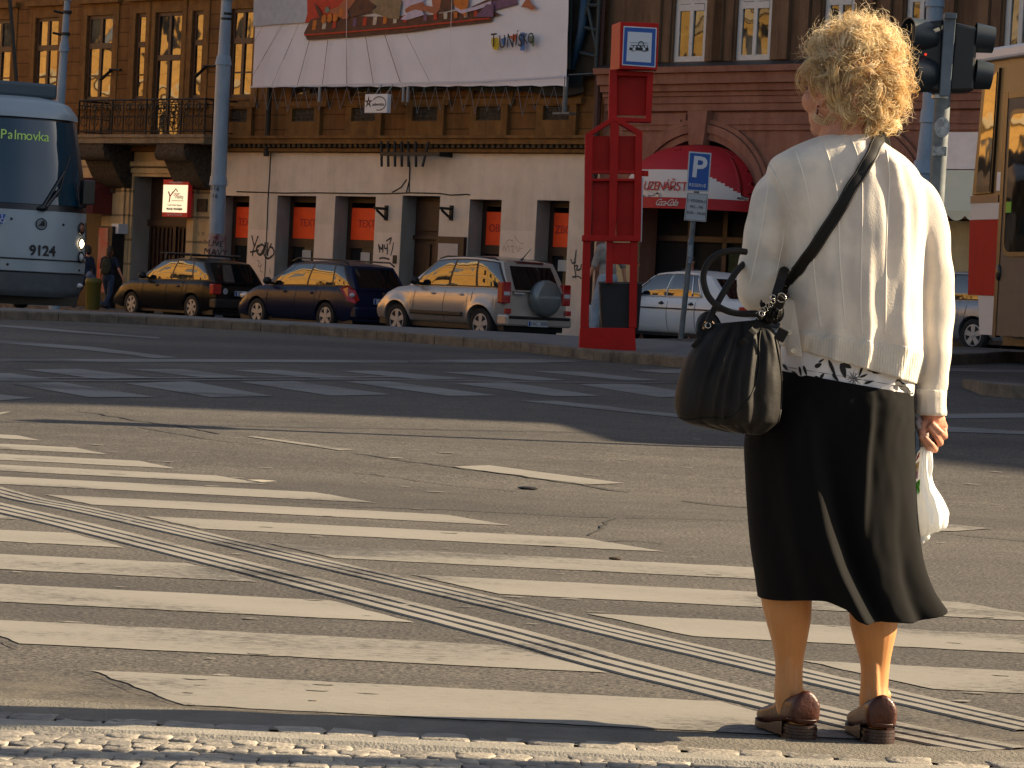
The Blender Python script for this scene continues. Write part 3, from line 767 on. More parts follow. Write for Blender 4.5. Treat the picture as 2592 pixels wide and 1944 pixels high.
# small fittings on the wall
for k_, x0_, y0_, x1_, y1_, o_ in ((5, 1705, 285, 1795, 395, .05), (6, 1352, 772, 1382, 845, .03), (5, 965, 130, 1000, 235, .1)):
    q = rc(k_, x0_, y0_, x1_, y1_); b = MB(); b.box(q[0], q[1], -o_, .01, q[2], q[3]); b.build('meter_box', M_SOOT_SHADE, bldA, FM)
q = rc(5, 1680, 130, 1730, 205)
b = MB(); b.box(q[0], q[1], -.03, -.004, q[2], q[3]); hp = b.build('house_number_plate', mat('enamel_dark', (.03, .03, .05), .3), bldA, FM)
b = MB(); text_mesh(b, '53', .17, T(((q[0] + q[1]) / 2, -.034, (q[2] + q[3]) / 2)) @ rotm(PI / 2), .002); b.build('digits', M_WHITE, hp, FM)
M_PIPE = mat('dark_pipe', (.03, .025, .02), .5, metal=.4)
b = MB(); s_ = sf(2, 312, 1000); b.tube([(s_, -.16, ZC - .1), (s_, -.16, HA)], .07); b.build('drainpipe', M_PIPE, bldA, FM)
b = MB(); s_ = sf(3, 1115, 1000); b.tube([(s_, -.2, 0.1), (s_, -.2, HA)], .09); b.build('drainpipe', mat('dark_red_pipe', (.06, .018, .012), .5), bldA, FM)
# cables and cracks on the stucco
b = MB(); crk = []
for k, pts in ((6, [(0, 222), (200, 228), (420, 235), (700, 232), (1000, 238), (1300, 240), (1500, 232), (1760, 238), (1850, 252), (1990, 245), (2015, 250)]), (6, [(1345, 228), (1420, 185), (1468, 118)]), (2, [(292, 1325), (285, 1500), (272, 1700)]), (6, [(272, 235), (260, 560), (248, 850), (240, 1000)]), (6, [(1497, 0), (1493, 120), (1465, 235)]), (2, [(1495, 1395), (1490, 1660)])):
    b.tube([(fw(*z(k, *p))[0], -.012, fw(*z(k, *p))[1]) for p in pts], .014, 5)
b.build('wall_cable', M_PIPE, bldA, FM)
# graffiti
M_INK = mat('black_spray_paint', (.035, .033, .033), .7); M_INKR = mat('faded_red_marker', (.42, .22, .17), .8)
def scrawl(k, strokes, w, m, y=-.009):
    b = MB()
    for st in strokes:
        P = crom([(fw(*z(k, *p))[0], fw(*z(k, *p))[1]) for p in st], max(8, len(st) * 5)) if len(st) > 2 else [(fw(*z(k, *p))[0], fw(*z(k, *p))[1]) for p in st]
        stroke(b, [(p[0], y, p[1]) for p in P], w, (0, -1, 0), 1)
    b.build('graffiti', m, bldA, FM, fix=False)
scrawl(6, [[(130, 600), (140, 650), (150, 690)], [(185, 605), (165, 660), (145, 720), (135, 780)], [(115, 745), (150, 738), (190, 730)], [(200, 690), (175, 700), (180, 750), (215, 765), (235, 700), (210, 680), (170, 720), (200, 770), (240, 700), (245, 660)], [(245, 690), (235, 760), (270, 800), (320, 760), (310, 710), (280, 700)], [(270, 660), (265, 720), (262, 770)], [(300, 670), (270, 740), (265, 780)]], .05, M_INK)
scrawl(6, [[(1225, 675), (1232, 720), (1238, 750)], [(1232, 690), (1250, 720), (1262, 680), (1262, 750)], [(1275, 680), (1280, 715), (1305, 705)], [(1300, 670), (1302, 720), (1300, 765)], [(1290, 650), (1320, 630), (1335, 625), (1320, 680)], [(1355, 660), (1345, 720), (1330, 775)], [(1230, 800), (1270, 795), (1320, 808)]], .04, M_INK)
scrawl(7, [[(838, 805), (850, 840), (880, 830)], [(885, 725), (875, 800), (868, 860), (878, 930), (880, 970)], [(870, 870), (895, 860), (890, 900), (920, 890), (930, 850)], [(850, 960), (900, 955), (930, 975)]], .03, M_INK)
scrawl(7, [[(250, 740), (262, 690), (275, 740), (285, 700), (300, 690), (305, 740)], [(315, 700), (345, 695), (330, 740), (350, 745)], [(365, 690), (385, 740), (400, 690)], [(400, 715), (420, 712)], [(270, 680), (300, 640), (340, 650)], [(350, 600), (390, 660), (430, 670)]], .014, M_INKR)
scrawl(6, [[(175, 815), (195, 830), (185, 870), (215, 860)], [(215, 850), (200, 900), (225, 920)], [(285, 890), (290, 930)]], .02, mat('grey_marker', (.28, .24, .2), .8))
scrawl(5, [[(1715, 570), (1725, 600)], [(1740, 575), (1765, 580), (1745, 600)], [(1720, 640), (1722, 665), (1740, 640)], [(1760, 640), (1785, 650), (1770, 680)], [(1770, 720), (1790, 715), (1785, 745)]], .025, mat('brown_marker', (.2, .16, .12), .8))

# ---- balcony
bal = thing('balcony', 'ornate dark iron balcony on two carved stone consoles above the doorway', 'balcony', FM @ T((sf(1, 1240, 1200), 0, zf(1, 1240, 1240))))
sl, sr = sf(1, 690, 1200, .9), sf(1, 1800, 1200, .9); zs0, zs1, zr = zf(1, 1240, 1240, .9), zf(1, 1240, 1165, .9), zf(1, 1240, 865, .9)
b = MB(); b.box(sl, sr, -1.05, .02, zs0, zs1 - .08); b.box(sl - .06, sr + .06, -1.1, .02, zs1 - .077, zs1); 
b.build('slab', wall_mat('balcony_stone', (.14, .10, .06), (.3, .23, .15), 0, vs=5), bal, FM)
b = MB()
ys_ = -1.0
for (A, B) in (((sl + .05, ys_), (sr - .05, ys_)), ((sl + .05, ys_), (sl + .05, -.02)), ((sr - .05, ys_), (sr - .05, -.02))):
    for hz, rr in ((zs1 + .08, .018), (zr, .026), (zr - .13, .014), ((zs1 + zr) / 2, .012)): b.tube([(A[0], A[1], hz), (B[0], B[1], hz)], rr, 6)
    n = 11 if A[1] == B[1] else 4
    for i in range(n + 1):
        x = A[0] + (B[0] - A[0]) * i / n; y = A[1] + (B[1] - A[1]) * i / n
        b.tube([(x, y, zs1), (x, y, zr)], .016 if i % 3 else .028, 6)
        if A[1] == B[1] and i < n:      # scrollwork
            xc = x + (B[0] - A[0]) / n / 2
            for zc_, rr in ((zs1 + .36, .13), (zs1 + .66, .11)):
                big = i in (2, 8); r2 = rr * (1.55 if big else 1)
                b.tube([(xc + r2 * math.cos(a_), y - .01, zc_ + r2 * 1.15 * math.sin(a_)) for a_ in np.linspace(.5, 2 * PI + .5 * (i % 2), 14)], .016, 5)
            b.ell((xc, y, zr - .2), (.05, .03, .07), 8, 6)
            b.tube([(xc, y, zs1 + .1), (xc, y, zr - .1)], .012, 5)
b.build('railing', M_IRON, bal, FM)
for x0 in (sf(1, 720, 1300, .5), sf(1, 1400, 1300, .5)):
    x0 += .4; x1 = x0 + 1.4; prof = [(-1.0, zs0 - .003), (-1.02, zs0 - .3), (-.9, zs0 - .42), (-.75, zs0 - .4), (-.5, zs0 - .8), (-.25, zs0 - 1.05), (.02, zs0 - 1.1), (.02, zs0 - .003)]
    P = crom([(p[0], p[1]) for p in prof[:7]], 22); P = [(p[0], p[1]) for p in P] + [prof[7]]
    b = MB(); b.prism([(x0, p[0], p[1]) for p in P], (x1 - x0 - .3, 0, 0)); b.lathe([(.0, 0), (.16, 0), (.16, x1 - x0 - .2), (0, x1 - x0 - .2)], (x0 - .05, -.86, zs0 - .26), 'x', 16)
    b.build('console', M_ORN, bal, FM, sharp=40)

# ---- right-hand house
bldB = thing('apartment_building', 'pinkish-brown rendered house with moulded cornice, white windows and arched shopfronts', 'building', FM @ T((SB + 8, 0, 0)))
SE = SB + 34; HB = 23.5
bw = [rc('d', x0, 60, x1, y1)[:2] for x0, x1, y1 in ((1453, 1523, 130), (1588, 1664, 120), (1776, 1842, 120), (1953, 2016, 115), (2166, 2232, 110))]
bz0 = zf('d', 1490, 133); bz1 = zf('d', 1490, -5)
for k in range(5): bw.append((bw[4][0] + 3.2 * (k + 1), bw[4][1] + 3.2 * (k + 1)))
bh = [(a, c, bz0 + 4 * k, bz1 + 4 * k) for k in range(4) for a, c in bw]
ZL = zf(3, 1600, 600); ZM = zf(3, 1600, 975)
arches = []
for c0_, c1_ in ((('p', 690, 600), ('p', 1890, 600)), (('d', 1890, 420), ('d', 2040, 420))):
    arches.append((sf(*c0_), sf(*c1_)))
# arched opening in the middle of the picture, one behind the woman, more beyond the frame
aw = arches[0][1] - arches[0][0]
arch = [(arches[0][0] + 4.15 * k, arches[0][0] + 4.15 * k + aw) for k in range(2)]
zsp = zf('p', 1250, 560); zap = zf('p', 1330, -110)
b = MB(); wall_grid(b, SB + .01, SE, ZL, HB, bh); reveals(b, bh, 0, .22)
b.poly([(SB + .01, 0, HB), (SE, 0, HB), (SE, 12, HB), (SB + .01, 12, HB)]); b.poly([(SE, 0, 0), (SE, 12, 0), (SE, 12, HB), (SE, 0, HB)]); b.poly([(SB + .01, 12, 0), (SE, 12, 0), (SE, 12, HB), (SB + .01, 12, HB)])
b.build('upper_wall', M_PINKD, bldB, FM)
for i, h in enumerate(bh): window(bldB, *h, M_WHITE, dep=.06, cols=2, tr=.72 if i > 9 else .85, fr_=.12, sash=False)
b = MB()
for a, c in bw:
    for x0, x1 in ((a - .55, a - .3), (c + .3, c + .55)): b.box(x0, x1, -.12, .012, ZL + .15, HB - 1)
    b.box(a - .28, a - .05, -.05, .012, ZL + .15, bz1 + .2); b.box(c + .05, c + .28, -.05, .012, ZL + .15, bz1 + .2)
b.build('pilaster_strip', M_PINKD, bldB, FM)
sidez = zf(3, 1600, 1350)
b = MB(); wall_grid(b, SB + .01, SE, 0, ZL, [(a, c, 0, zap + .02) for a, c in arch] + [(arch[1][1] + .5, arch[1][1] + 3.4, 0, 2.9), (arch[1][1] + 4.2, arch[1][1] + 7, 0, 2.9)])
for a, c in arch:                              # spandrels above each arch
    n = 24; m_ = (a + c) / 2; r_ = (c - a) / 2; prev = None
    for i in range(n + 1):
        t_ = PI - PI * i / n; p = (m_ + r_ * math.cos(t_), zsp + (zap - zsp) * math.sin(t_))
        if prev:
            b.poly([(prev[0], 0, prev[1]), (p[0], 0, p[1]), (p[0], 0, zap + .02), (prev[0], 0, zap + .02)])
            b.poly([(prev[0], 0, prev[1]), (prev[0], .5, prev[1]), (p[0], .5, p[1]), (p[0], 0, p[1])])
        prev = p
    b.poly([(a, 0, 0), (a, .5, 0), (a, .5, zsp), (a, 0, zsp)]); b.poly([(c, 0, 0), (c, 0, zsp), (c, .5, zsp), (c, .5, 0)])
b.build('arcade_wall', M_PINK, bldB, FM)
for a, c in arch:
    m_ = (a + c) / 2; r_ = (c - a) / 2
    b = MB()
    for r0, r1, yy in ((1.0, 1.09, -.07), (1.095, 1.2, -.13), (1.21, 1.27, -.09)):
        ring = []
        for i in range(25):
            t_ = PI * i / 24
            ring.append([(m_ + r_ * q_ * math.cos(t_), y_, zsp + ((zap - zsp) + r_ * (q_ - 1)) * math.sin(t_)) for q_, y_ in ((r0, .01), (r0, yy), (r1, yy), (r1, .01))])
        b.loft(ring, uv=False)
    b.build('archivolt', M_PINK, bldB, FM)
    b = MB(); b.prism([(m_ - .2, -.2, zap - .12), (m_ + .2, -.2, zap - .12), (m_ + .28, -.2, ZM + .02), (m_ - .28, -.2, ZM + .02)], (0, .21, 0)); b.build('keystone', M_PINK, bldB, FM)
    b = MB(); b.poly([(a - .3, .62, 0), (c + .3, .62, 0), (c + .3, .62, zap + .2), (a - .3, .62, zap + .2)]); b.build('shopfront', M_INT, bldB, FM)
    b = MB(); b.box(a + .9, a + 1.02, .5, .6, 0, zsp + .4); b.box(a + 1.9, a + 2.02, .5, .6, 0, zsp + .4); b.box(a, c, .5, .595, 2.3, 2.42); b.box(a, c, .5, .6, 0, .5); b.build('shop_window', M_DOOR, bldB, FM)
    b = MB(); b.box(a + 2.05, c - .1, .55, .56, .6, 2.2); b.build('display', mat('plants_in_window', (.03, .05, .012), .8, col2=(.012, .02, .008), vscale=9), bldB, FM)
# sand-coloured rusticated piers of the arcade
b = MB(); pr = [(arch[0][0] - .95, arch[0][0] - .02), (arch[0][1] + .02, arch[1][0] - .02), (arch[1][1] + .02, arch[1][1] + .45)]
for a, c in pr:
    b = MB(); h = .12; b.box(a - .03, c + .03, -.1, .012, zsp - .35, zsp - .12); b.box(a - .08, c + .08, -.16, .012, zsp - .117, zsp)
    while h < zsp - .5:
        b.box(a, c, -.07, .011, h, h + .5); b.box(a + .12, c - .12, -.1, -.072, h + .1, h + .4); h += .56
    b.build('pier', M_SAND, bldB, FM, bevel=.012)
b = MB(); prof = [(zf(3, 1600, y), o) for y, o in ((545, .02), (600, .55), (650, .52), (655, .42), (740, .40), (745, .30), (800, .28), (806, .2), (840, .2), (845, .16), (900, .15), (905, .11), (962, .1), (975, .0))]
b.m = 0
SBm = SB + .14
for i in range(len(prof) - 1):
    (za, oa), (zb, ob) = prof[i], prof[i + 1]
    b.m = 1 if i == 0 else 0
    b.poly([(SBm, -oa, za), (SE, -oa, za), (SE, -ob, zb), (SBm, -ob, zb)])
b.m = 0; b.poly([(SBm, .0, prof[0][0])] + [(SBm, -o, zz_) for zz_, o in prof])
b.build('cornice', [M_PINK, M_TIN], bldB, FM)
b = MB()                                        # sunk panels and frieze
z0, z1 = zf(3, 1700, 1130), zf(3, 1700, 985)
x = SB + .7
for a, c in ((arch[0][0] - .7, arch[0][0] + aw / 2 - .45), (arch[0][0] + aw / 2 + .45, arch[1][0] + aw / 2 - .45), (arch[1][0] + aw / 2 + .45, arch[1][1] + 2)):
    b.box(a, c, -.05, .012, z0, z1); b.box(a + .12, c - .12, -.08, -.052, z0 + .12, z1 - .12)
b.build('frieze_panel', M_PINK, bldB, FM, bevel=.01)
# pale shop fascia at right with the folded cream awning below it
q0, q1 = sf('r', 300, 1000, .3), sf('r', 700, 1000, .3) + 3.2
b = MB(); b.box(q0 - .6, q1, -.22, .012, zf('r', 480, 1215), zf('r', 480, 872)); b.build('shop_fascia', mat('white_fascia', (.86, .78, .74), .7, var=.08, vscale=3), bldB, FM)
b = MB(); b.box(q0 - .6, q1, .4, .5, 0, 2.85); b.build('shop_window', M_SHOPG, bldB, FM)
b = MB(); b.box(q0 - .6, q1, -.025, -.003, .0, zf('s', 380, 180)); b.build('base_course', M_SAND, bldB, FM)
awn = thing('shop_awning', 'cream awning with a scalloped valance under the white fascia at far right', 'awning', FM @ T((q0 + 1, 0, 2.5)))
zt_, zm_, zv_ = zf('r', 480, 1225), zf('s', 380, 100, .9), zf('s', 380, 178, .95)
M_CRAWN = mat('cream_canvas', (.88, .84, .62), .8, trans=.2, col2=(.74, .75, .56), vscale=1.5)
b = MB(); b.loft([[(x_, -.24 - .75 * t_, zt_ + (zm_ - zt_) * t_ - .03 * math.sin(PI * t_)) for x_ in np.linspace(q0 - .5, q1 - .1, 20)] for t_ in np.linspace(0, 1, 7)], False); b.build('canopy', M_CRAWN, awn, FM, smooth=True)
b = MB(); xs_ = np.linspace(q0 - .5, q1 - .1, 161); b.loft([[(x_, -.992, zm_) for x_ in xs_], [(x_, -1.0, zv_ + .12 - .12 * abs(math.sin((x_ - q0) * 2 * PI / .8)) ** .6) for x_ in xs_]], False); b.build('valance', M_CRAWN, awn, FM)

# ---- red basket awning over the arched shop
a, c = arch[0]; a += .02; c -= .02
red = thing('shop_awning', 'red and white rounded awning lettered in red over the arched shopfront', 'awning', FM @ T(((a + c) / 2, 0, 2.3)))
M_RED = mat('red_canvas', (.52, .014, .022), .6, col2=(.40, .012, .018), vscale=2, trans=.12); M_WCAN = mat('white_canvas', (.72, .66, .62), .7, trans=.12)
m_ = (a + c) / 2; r_ = (c - a) / 2 + .05; zr_ = zf('p', 900, 500, 1.1); ht = zap - .12 - zr_; dp = 1.35
def dome(ph, ps): return Vector((m_ - r_ * math.cos(ph) * math.cos(ps) ** .8, -.03 - dp * math.sin(ph) ** .8 * math.cos(ps) ** .9, zr_ + ht * math.sin(ps)))
b = MB(); n1, n2 = 48, 60
vs = [dome(PI * i / n1, PI / 2 * j / n2) for j in range(n2 + 1) for i in range(n1 + 1)]
for j in range(n2):
    for i in range(n1):
        band = 20 * (1 if i < 33 else max(0, 1 - (i - 33) / 13))
        b.m = 1 if j < band - .5 else 0
        q = [j * (n1 + 1) + i, j * (n1 + 1) + i + 1, (j + 1) * (n1 + 1) + i + 1, (j + 1) * (n1 + 1) + i]
        b.add([vs[k] for k in q], [(0, 1, 2, 3)])
o = b.build('canopy', [M_RED, M_WCAN], red, FM, smooth=True)
bm = bmesh.new(); bm.from_mesh(o.data); bmesh.ops.remove_doubles(bm, verts=bm.verts, dist=.001); bm.to_mesh(o.data); bm.free()
b = MB(); zv = zf('p', 900, 615, 1.1)
b.loft([[dome(PI * i / n1, 0) for i in range(n1 + 1)], [dome(PI * i / n1, 0) * 1.0 - Vector((0, 0, (zr_ - zv))) for i in range(n1 + 1)]], False); val = b.build('valance', M_RED, red, FM, smooth=True)
M_REDTX = mat('red_letters', (.42, .02, .02), .6)
def dome_text(txt, ph0, dph, ps, size, shear=0, off=.02, zoff=0):
    b = MB()
    for i, ch in enumerate(txt):
        ph = ph0 + dph * i
        if ch == ' ': continue
        p = dome(ph, ps); t_ = (dome(ph + .02, ps) - dome(ph - .02, ps)).normalized(); up = (dome(ph, ps + .03) - dome(ph, ps)).normalized() if ps > 0 else Vector((0, 0, 1)); nn = t_.cross(up).normalized()
        up = nn.cross(t_)
        M = Matrix((( t_.x, up.x, nn.x, 0), (t_.y, up.y, nn.y, 0), (t_.z, up.z, nn.z, 0), (0, 0, 0, 1))); M = T(p + nn * off + Vector((0, 0, zoff))) @ M
        text_mesh(b, ch, size, M, .004, shear)
    return b
dome_text('UZENÁŘSTVÍ', 1.40, .088, .19, .27).build('lettering', M_REDTX, red, FM)
# script lettering on the valance: an italic hand with two looping capitals
dome_text('Coca-Cola', 1.62, .036, 0, .2, .5, .012, (zv - zr_) / 2).build('lettering', mat('white_letters', (.6, .56, .52), .6), val, FM)
# dark red awning behind the tram
q = rc(5, 560, 100, 935, 415, .15)
ra = thing('shop_awning', 'dark red rounded awning beside the tram at far left', 'awning', FM @ T((q[1], 0, q[2])))
b = MB(); rings = []
for i in range(9):
    t_ = i / 8; x_ = q[0] - .8 + (q[1] - q[0] + .8) * t_; sc_ = 1 if t_ < .8 else (1 - ((t_ - .8) / .2) ** 3 * .35)
    rings.append([(x_, -.95 * math.sin(PI / 2 * k / 8) ** .7 * sc_ - .01, q[2] + .35 + (q[3] - q[2] - .35) * math.cos(PI / 2 * k / 8) ** .7 * sc_) for k in range(9)] + [(x_, -.95 * sc_ - .01, q[2])])
b.loft(rings, False, uv=False); b.poly(rings[-1] + [(rings[-1][0][0], -.01, q[2])])
b.build('canopy', mat('maroon_canvas', (.11, .012, .01), .7, var=.2), ra, FM, smooth=True, sharp=50)

# ---- buildings that continue the row out of frame, and the sunlit house across the street (seen in reflections)
def plain_house(name, label, s0, s1, h, m, fm, win=True, frame=FM, depth=12, shade_h=0):
    o = thing(name, label, 'building', frame @ T(((s0 + s1) / 2, 0, 0)))
    b = MB(); n = int((s1 - s0) // 3.4); hs = []
    for k in range(n):
        for l in range(int(h // 4)):
            x = s0 + (s1 - s0) * (k + .5) / n; hs.append((x - .62, x + .62, 1.0 + 4 * l, 3.1 + 4 * l))
    hs = [q for q in hs if q[2] > shade_h]
    wall_grid(b, s0 + .02, s1, shade_h, h, hs); reveals(b, hs, 0, .25)
    b.poly([(s0 + .02, 0, h), (s1, 0, h), (s1, depth, h), (s0 + .02, depth, h)]); b.poly([(s0 + .02, 0, 0), (s0 + .02, depth, 0), (s0 + .02, depth, h), (s0 + .02, 0, h)]); b.poly([(s1, 0, 0), (s1, depth, 0), (s1, depth, h), (s1, 0, h)]); b.poly([(s0 + .02, depth, 0), (s1, depth, 0), (s1, depth, h), (s0 + .02, depth, h)])
    b.build('wall', m, o, frame)
    if shade_h: b = MB(); b.box(s0 + .03, s1, -.02, .3, 0, shade_h); b.build('painted_shade_base', M_SOOT_SHADE, o, frame)  # lower floor coloured dark in place of the row's shadow, seen in reflections
    b = MB()
    for l in range(1, int(h // 4) + 1): b.box(s0 + .03, s1 - .01, -.25, .01, 4 * l - .35, 4 * l - .1)
    b.box(s0 + .03, s1 - .01, -.5, .01, h - .6, h - .01); b.build('cornice', fm, o, frame)
    b = MB()
    for a, c, d, e in hs: b.box(a, c, .18, .22, d, e)
    b.build('window_band', M_PANE, o, frame); tag(bpy.data.objects[o.children[-1].name], kind='stuff')
    return o
plain_house('apartment_building', 'tall brown corner house at the right end of the row', SE, 60.9, 23.5, M_PINKD, M_OCHP)
plain_house('apartment_building', 'lower grey house beyond the brown corner house', 60.92, 110, 20.9, M_STUC, M_OCHP)
M_YEL = wall_mat('sunny_ochre', (.38, .2, .045), (.58, .36, .1), .5, .55)
LM = T((-40, 20, 0)) @ Matrix.Rotation(PI / 2, 4, 'Z')
plain_house('apartment_building', 'sunlit yellow house across the street on the left', 0, 44, 12.5, M_YEL, M_CREAM, frame=LM, shade_h=3.6)
plain_house('apartment_building', 'orange-yellow house next to the yellow one across the street', 44.1, 110, 13.5, wall_mat('sunny_orange', (.42, .2, .04), (.62, .34, .09), .5, .55), M_CREAM, frame=LM, shade_h=3.6)
# pavement along the row
b = MB(); b.box(SL - 40, 110, -4.4, 0, -.05, .10); tag(b.build('pavement', M_PAVE, None, FM), kind='structure')
b = MB(); b.box(SL - 40, 110, -4.6, -4.404, -.05, .12); tag(b.build('pavement_kerb', M_KERB, None, FM), kind='structure')
# ================================================================== STREET FURNITURE
M_POLE = mat('blue_grey_pole_paint', (.22, .30, .39), .45, var=.2, vscale=3, stretch=(1, 1, .3))
M_STEEL = mat('galvanised_steel', (.13, .145, .15), .6, metal=.1, var=.35, vscale=9)
M_SRED = mat('stop_post_red', (.44, .007, .003), .5, spec=.25, var=.12, vscale=4)
M_SIGNW = mat('sign_white', (.62, .64, .68), .45); M_SIGNB = mat('sign_blue', (.005, .075, .34), .4); M_BLK = mat('sign_black', (.01, .01, .012), .5)
M_ALU = mat('aluminium', (.42, .43, .44), .4, metal=.6)

def pole(label, pts, Y, name='tram_pole'):
    """stepped tram pole; pts = [(disp x, disp y, disp width)] from the foot up; the foot stands on the ground"""
    base = D(pts[0][0], pts[0][1], Y); g = 0.1
    o = thing(name, label, 'pole', T((base.x, Y, g)))
    P = []; rr = []
    for x, y, wd in pts:
        p = D(x, y, Y); P.append(p); rr.append(wd * 1.17179 / F * Y / 2)
    P[0].z = g; b = MB()
    for i in range(0, len(P) - 1):
        r = rr[i]; b.tube([P[i], P[i].lerp(P[i + 1], 1.0)], [r, (rr[i + 1] if rr[i] - rr[i + 1] < .03 else r * .97)], 20)
        if i: b.tube([P[i] - Vector((0, 0, .12)), P[i] + Vector((0, 0, .10))], [rr[i - 1] * 1.12, r * 1.1], 20)
    b.build('shaft', M_POLE, o, smooth=True, sharp=40)
    return o, P, rr
o, P, rr = pole('blue-grey stepped tram pole with a sticker-covered foot beside the doorway', [(464, 680, 36), (472, 390, 33), (483, 130, 27), (490, -10, 22), (502, -260, 20)], 74.3)
b = MB(); p0, p1 = D(467, 590, 74.3), D(470, 505, 74.3); r = rr[0] * 1.10
b.tube([p0, p1], [r, r], 24, cap=False)
post = mat('torn_posters', (.4, .36, .34), .8, col2=(.10, .012, .02), vscale=4.5, detail=9)
b.build('poster_wrap', post, o, smooth=True)
b = MB()
for i, (t_, yy) in enumerate((('116', 408), ('16', 424))):
    p = D(471, yy, 74.3) + Vector((-.06, -rr[1] - .02, 0)); text_mesh(b, t_, .15, T(p) @ rotm(PI / 2) @ Matrix.Rotation(-.05, 4, 'Z'), .002)
for t_, yy, s_ in (('LIVE', 527, .2), ('MAVY', 546, .22)):
    p = D(468, yy, 74.3) + Vector((0, -rr[0] * 1.12 - .01, 0)); text_mesh(b, t_, s_, T(p) @ rotm(PI / 2) @ Matrix.Rotation(-.05, 4, 'Z'), .002)
b.build('pole_number', M_BLK, o)
b = MB()
for x, y, w_ in ((490, 33, 26), (488, 44, 26)): q = D(x, y, 74.3); b.tube([q, q + Vector((0, 0, .06))], [.14, .14], 16)
b.build('band', M_IRON, o)
o, P, rr = pole('thin blue-grey tram pole rising behind the blue tram', [(118, 660, 25), (125, 300, 21), (139, 100, 17), (146, -10, 12), (157, -260, 11)], 70)
b = MB()
for x, y in ((145, 30), (142, 77)): q = D(x, y, 70); b.tube([q, q + Vector((0, 0, .07))], [.1, .1], 16); b.tube([q, q + Vector((-.3, 0, .05))], .03, 6)
b.build('band', M_IRON, o)
pole('thick pale blue tram pole behind the traffic light', [(1990, 700, 62), (1993, 420, 54), (1998, 360, 42), (2010, 250, 38), (2020, 0, 36), (2034, -260, 34)], 52)

# ---- tram stop post
YP = 33.2
def S(k, x, y, Y=YP): return at(*z(k, x, y), Y)
base = S(7, 1150, 1585); stop = thing('tram_stop_post', 'tall red tram stop post with blue and white tram sign on the island', 'stop post', T((base.x, YP, gz(base.x, YP) + ih)))
def pr(mb, k, pts, y0, y1):
    V = [S(k, *p) for p in pts]
    mb.prism([(v.x, YP + y0, v.z) for v in V], (0, y1 - y0, 0))
b = MB(); pr(b, 7, [(905, 1590), (1400, 1600), (1390, 1402), (917, 1398)], 0, .28); b.build('base', M_SRED, stop, bevel=.006)
for q in ([(917, 1396), (990, 1396), (1008, 640), (942, 640)], [(1340, 1400), (1404, 1400), (1416, 640), (1350, 640)]):
    b = MB(); pr(b, 7, q, .01, .1); b.build('leg', M_SRED, stop, bevel=.006)
b = MB(); pr(b, 7, [(1138, 1012), (1198, 1012), (1204, 640), (1146, 640)], .012, .09); b.build('leg', M_SRED, stop, bevel=.006)
b = MB(); pr(b, 7, [(1150, 846), (1346, 850), (1352, 664), (1154, 660)], .02, .07); b.build('lower_panel', M_SRED, stop)
b = MB()                                         # gabled display case
pr(b, 3, [(950, 2082), (960, 1160), (1028, 1160), (1010, 2082)], -.02, .2); pr(b, 3, [(1376, 2082), (1395, 1140), (1456, 1140), (1440, 2082)], -.02, .2); pr(b, 3, [(1162, 2080), (1176, 1040), (1254, 1040), (1222, 2080)], -.018, .16)
pr(b, 3, [(962, 1158), (1190, 1010), (1235, 1010), (1456, 1138), (1440, 1182), (1212, 1045), (975, 1196)], -.022, .21)
pr(b, 7, [(932, 648), (1432, 652), (1434, 605), (934, 600)], -.03, .21)
for y0, y1 in ((1472, 1500), (1542, 1566)): pr(b, 3, [(985, y1), (1400, y1), (1400, y0), (985, y0)], -.012, .14)
pr(b, 3, [(1450, 1520), (1508, 1522), (1508, 1474), (1450, 1472)], .02, .1)
b.build('display_case', M_SRED, stop, bevel=.005)
b = MB()
for x0, x1 in ((1024, 1172), (1230, 1394)):
    for y0, y1 in ((1172, 1474), (1560, 2068)): pr(b, 3, [(x0, y1), (x1, y1), (x1, y0), (x0, y0)], .07, .1)
b.build('back_panel', M_SRED, stop)
b = MB(); pr(b, 7, [(1434, 655), (1450, 655), (1464, 100), (1448, 100)], .03, .26); b.build('side_glass_edge', mat('milky_glass', (.6, .62, .64), .3), stop)
b = MB()
pr(b, 3, [(1162, 1040), (1172, 600), (1240, 600), (1232, 1040)], 0, .22); pr(b, 3, [(1478, 1055), (1496, 620), (1552, 620), (1530, 1055)], 0, .2)
pr(b, 3, [(1220, 1050), (1532, 1058), (1534, 1026), (1222, 1012)], -.004, .2); pr(b, 3, [(1238, 652), (1500, 660), (1500, 620), (1238, 606)], .005, .2); pr(b, 3, [(1234, 990), (1482, 994), (1496, 655), (1240, 650)], .1, .13)
b.build('upper_frame', M_SRED, stop, bevel=.005)
b = MB()
A = [S(3, *p) for p in ((1250, 606), (1578, 612), (1590, 212), (1262, 198))]; Bk = [S(3, *p) for p in ((1180, 598), (1580, 600), (1590, 208), (1196, 200))]
b.add([(v.x, YP - .16, v.z) for v in A] + [(v.x, YP + .22, v.z) for v in Bk], [(0, 1, 2, 3), (7, 6, 5, 4), (0, 3, 7, 4), (1, 5, 6, 2), (3, 2, 6, 7), (0, 4, 5, 1)])
sb = b.build('sign_box', M_SRED, stop, bevel=.004)
b = MB()
def fl(mb, pts, y):
    V = [S(3, *p) for p in pts]; mb.prism([(v.x, YP - .16 - y, v.z) for v in V], (0, .004, 0))
fl(b, [(1274, 572), (1560, 592), (1574, 252), (1288, 236)], .004)
b.m = 1; fl(b, [(1282, 564), (1552, 582), (1564, 260), (1296, 246)], .007)
b.m = 0; fl(b, [(1310, 538), (1522, 552), (1532, 296), (1324, 284)], .010)
b.m = 2
for q in ([(1336, 444), (1500, 452), (1502, 430), (1338, 422)], [(1342, 424), (1498, 432), (1496, 404), (1350, 400)],):
    fl(b, q, .013)
b.m = 0
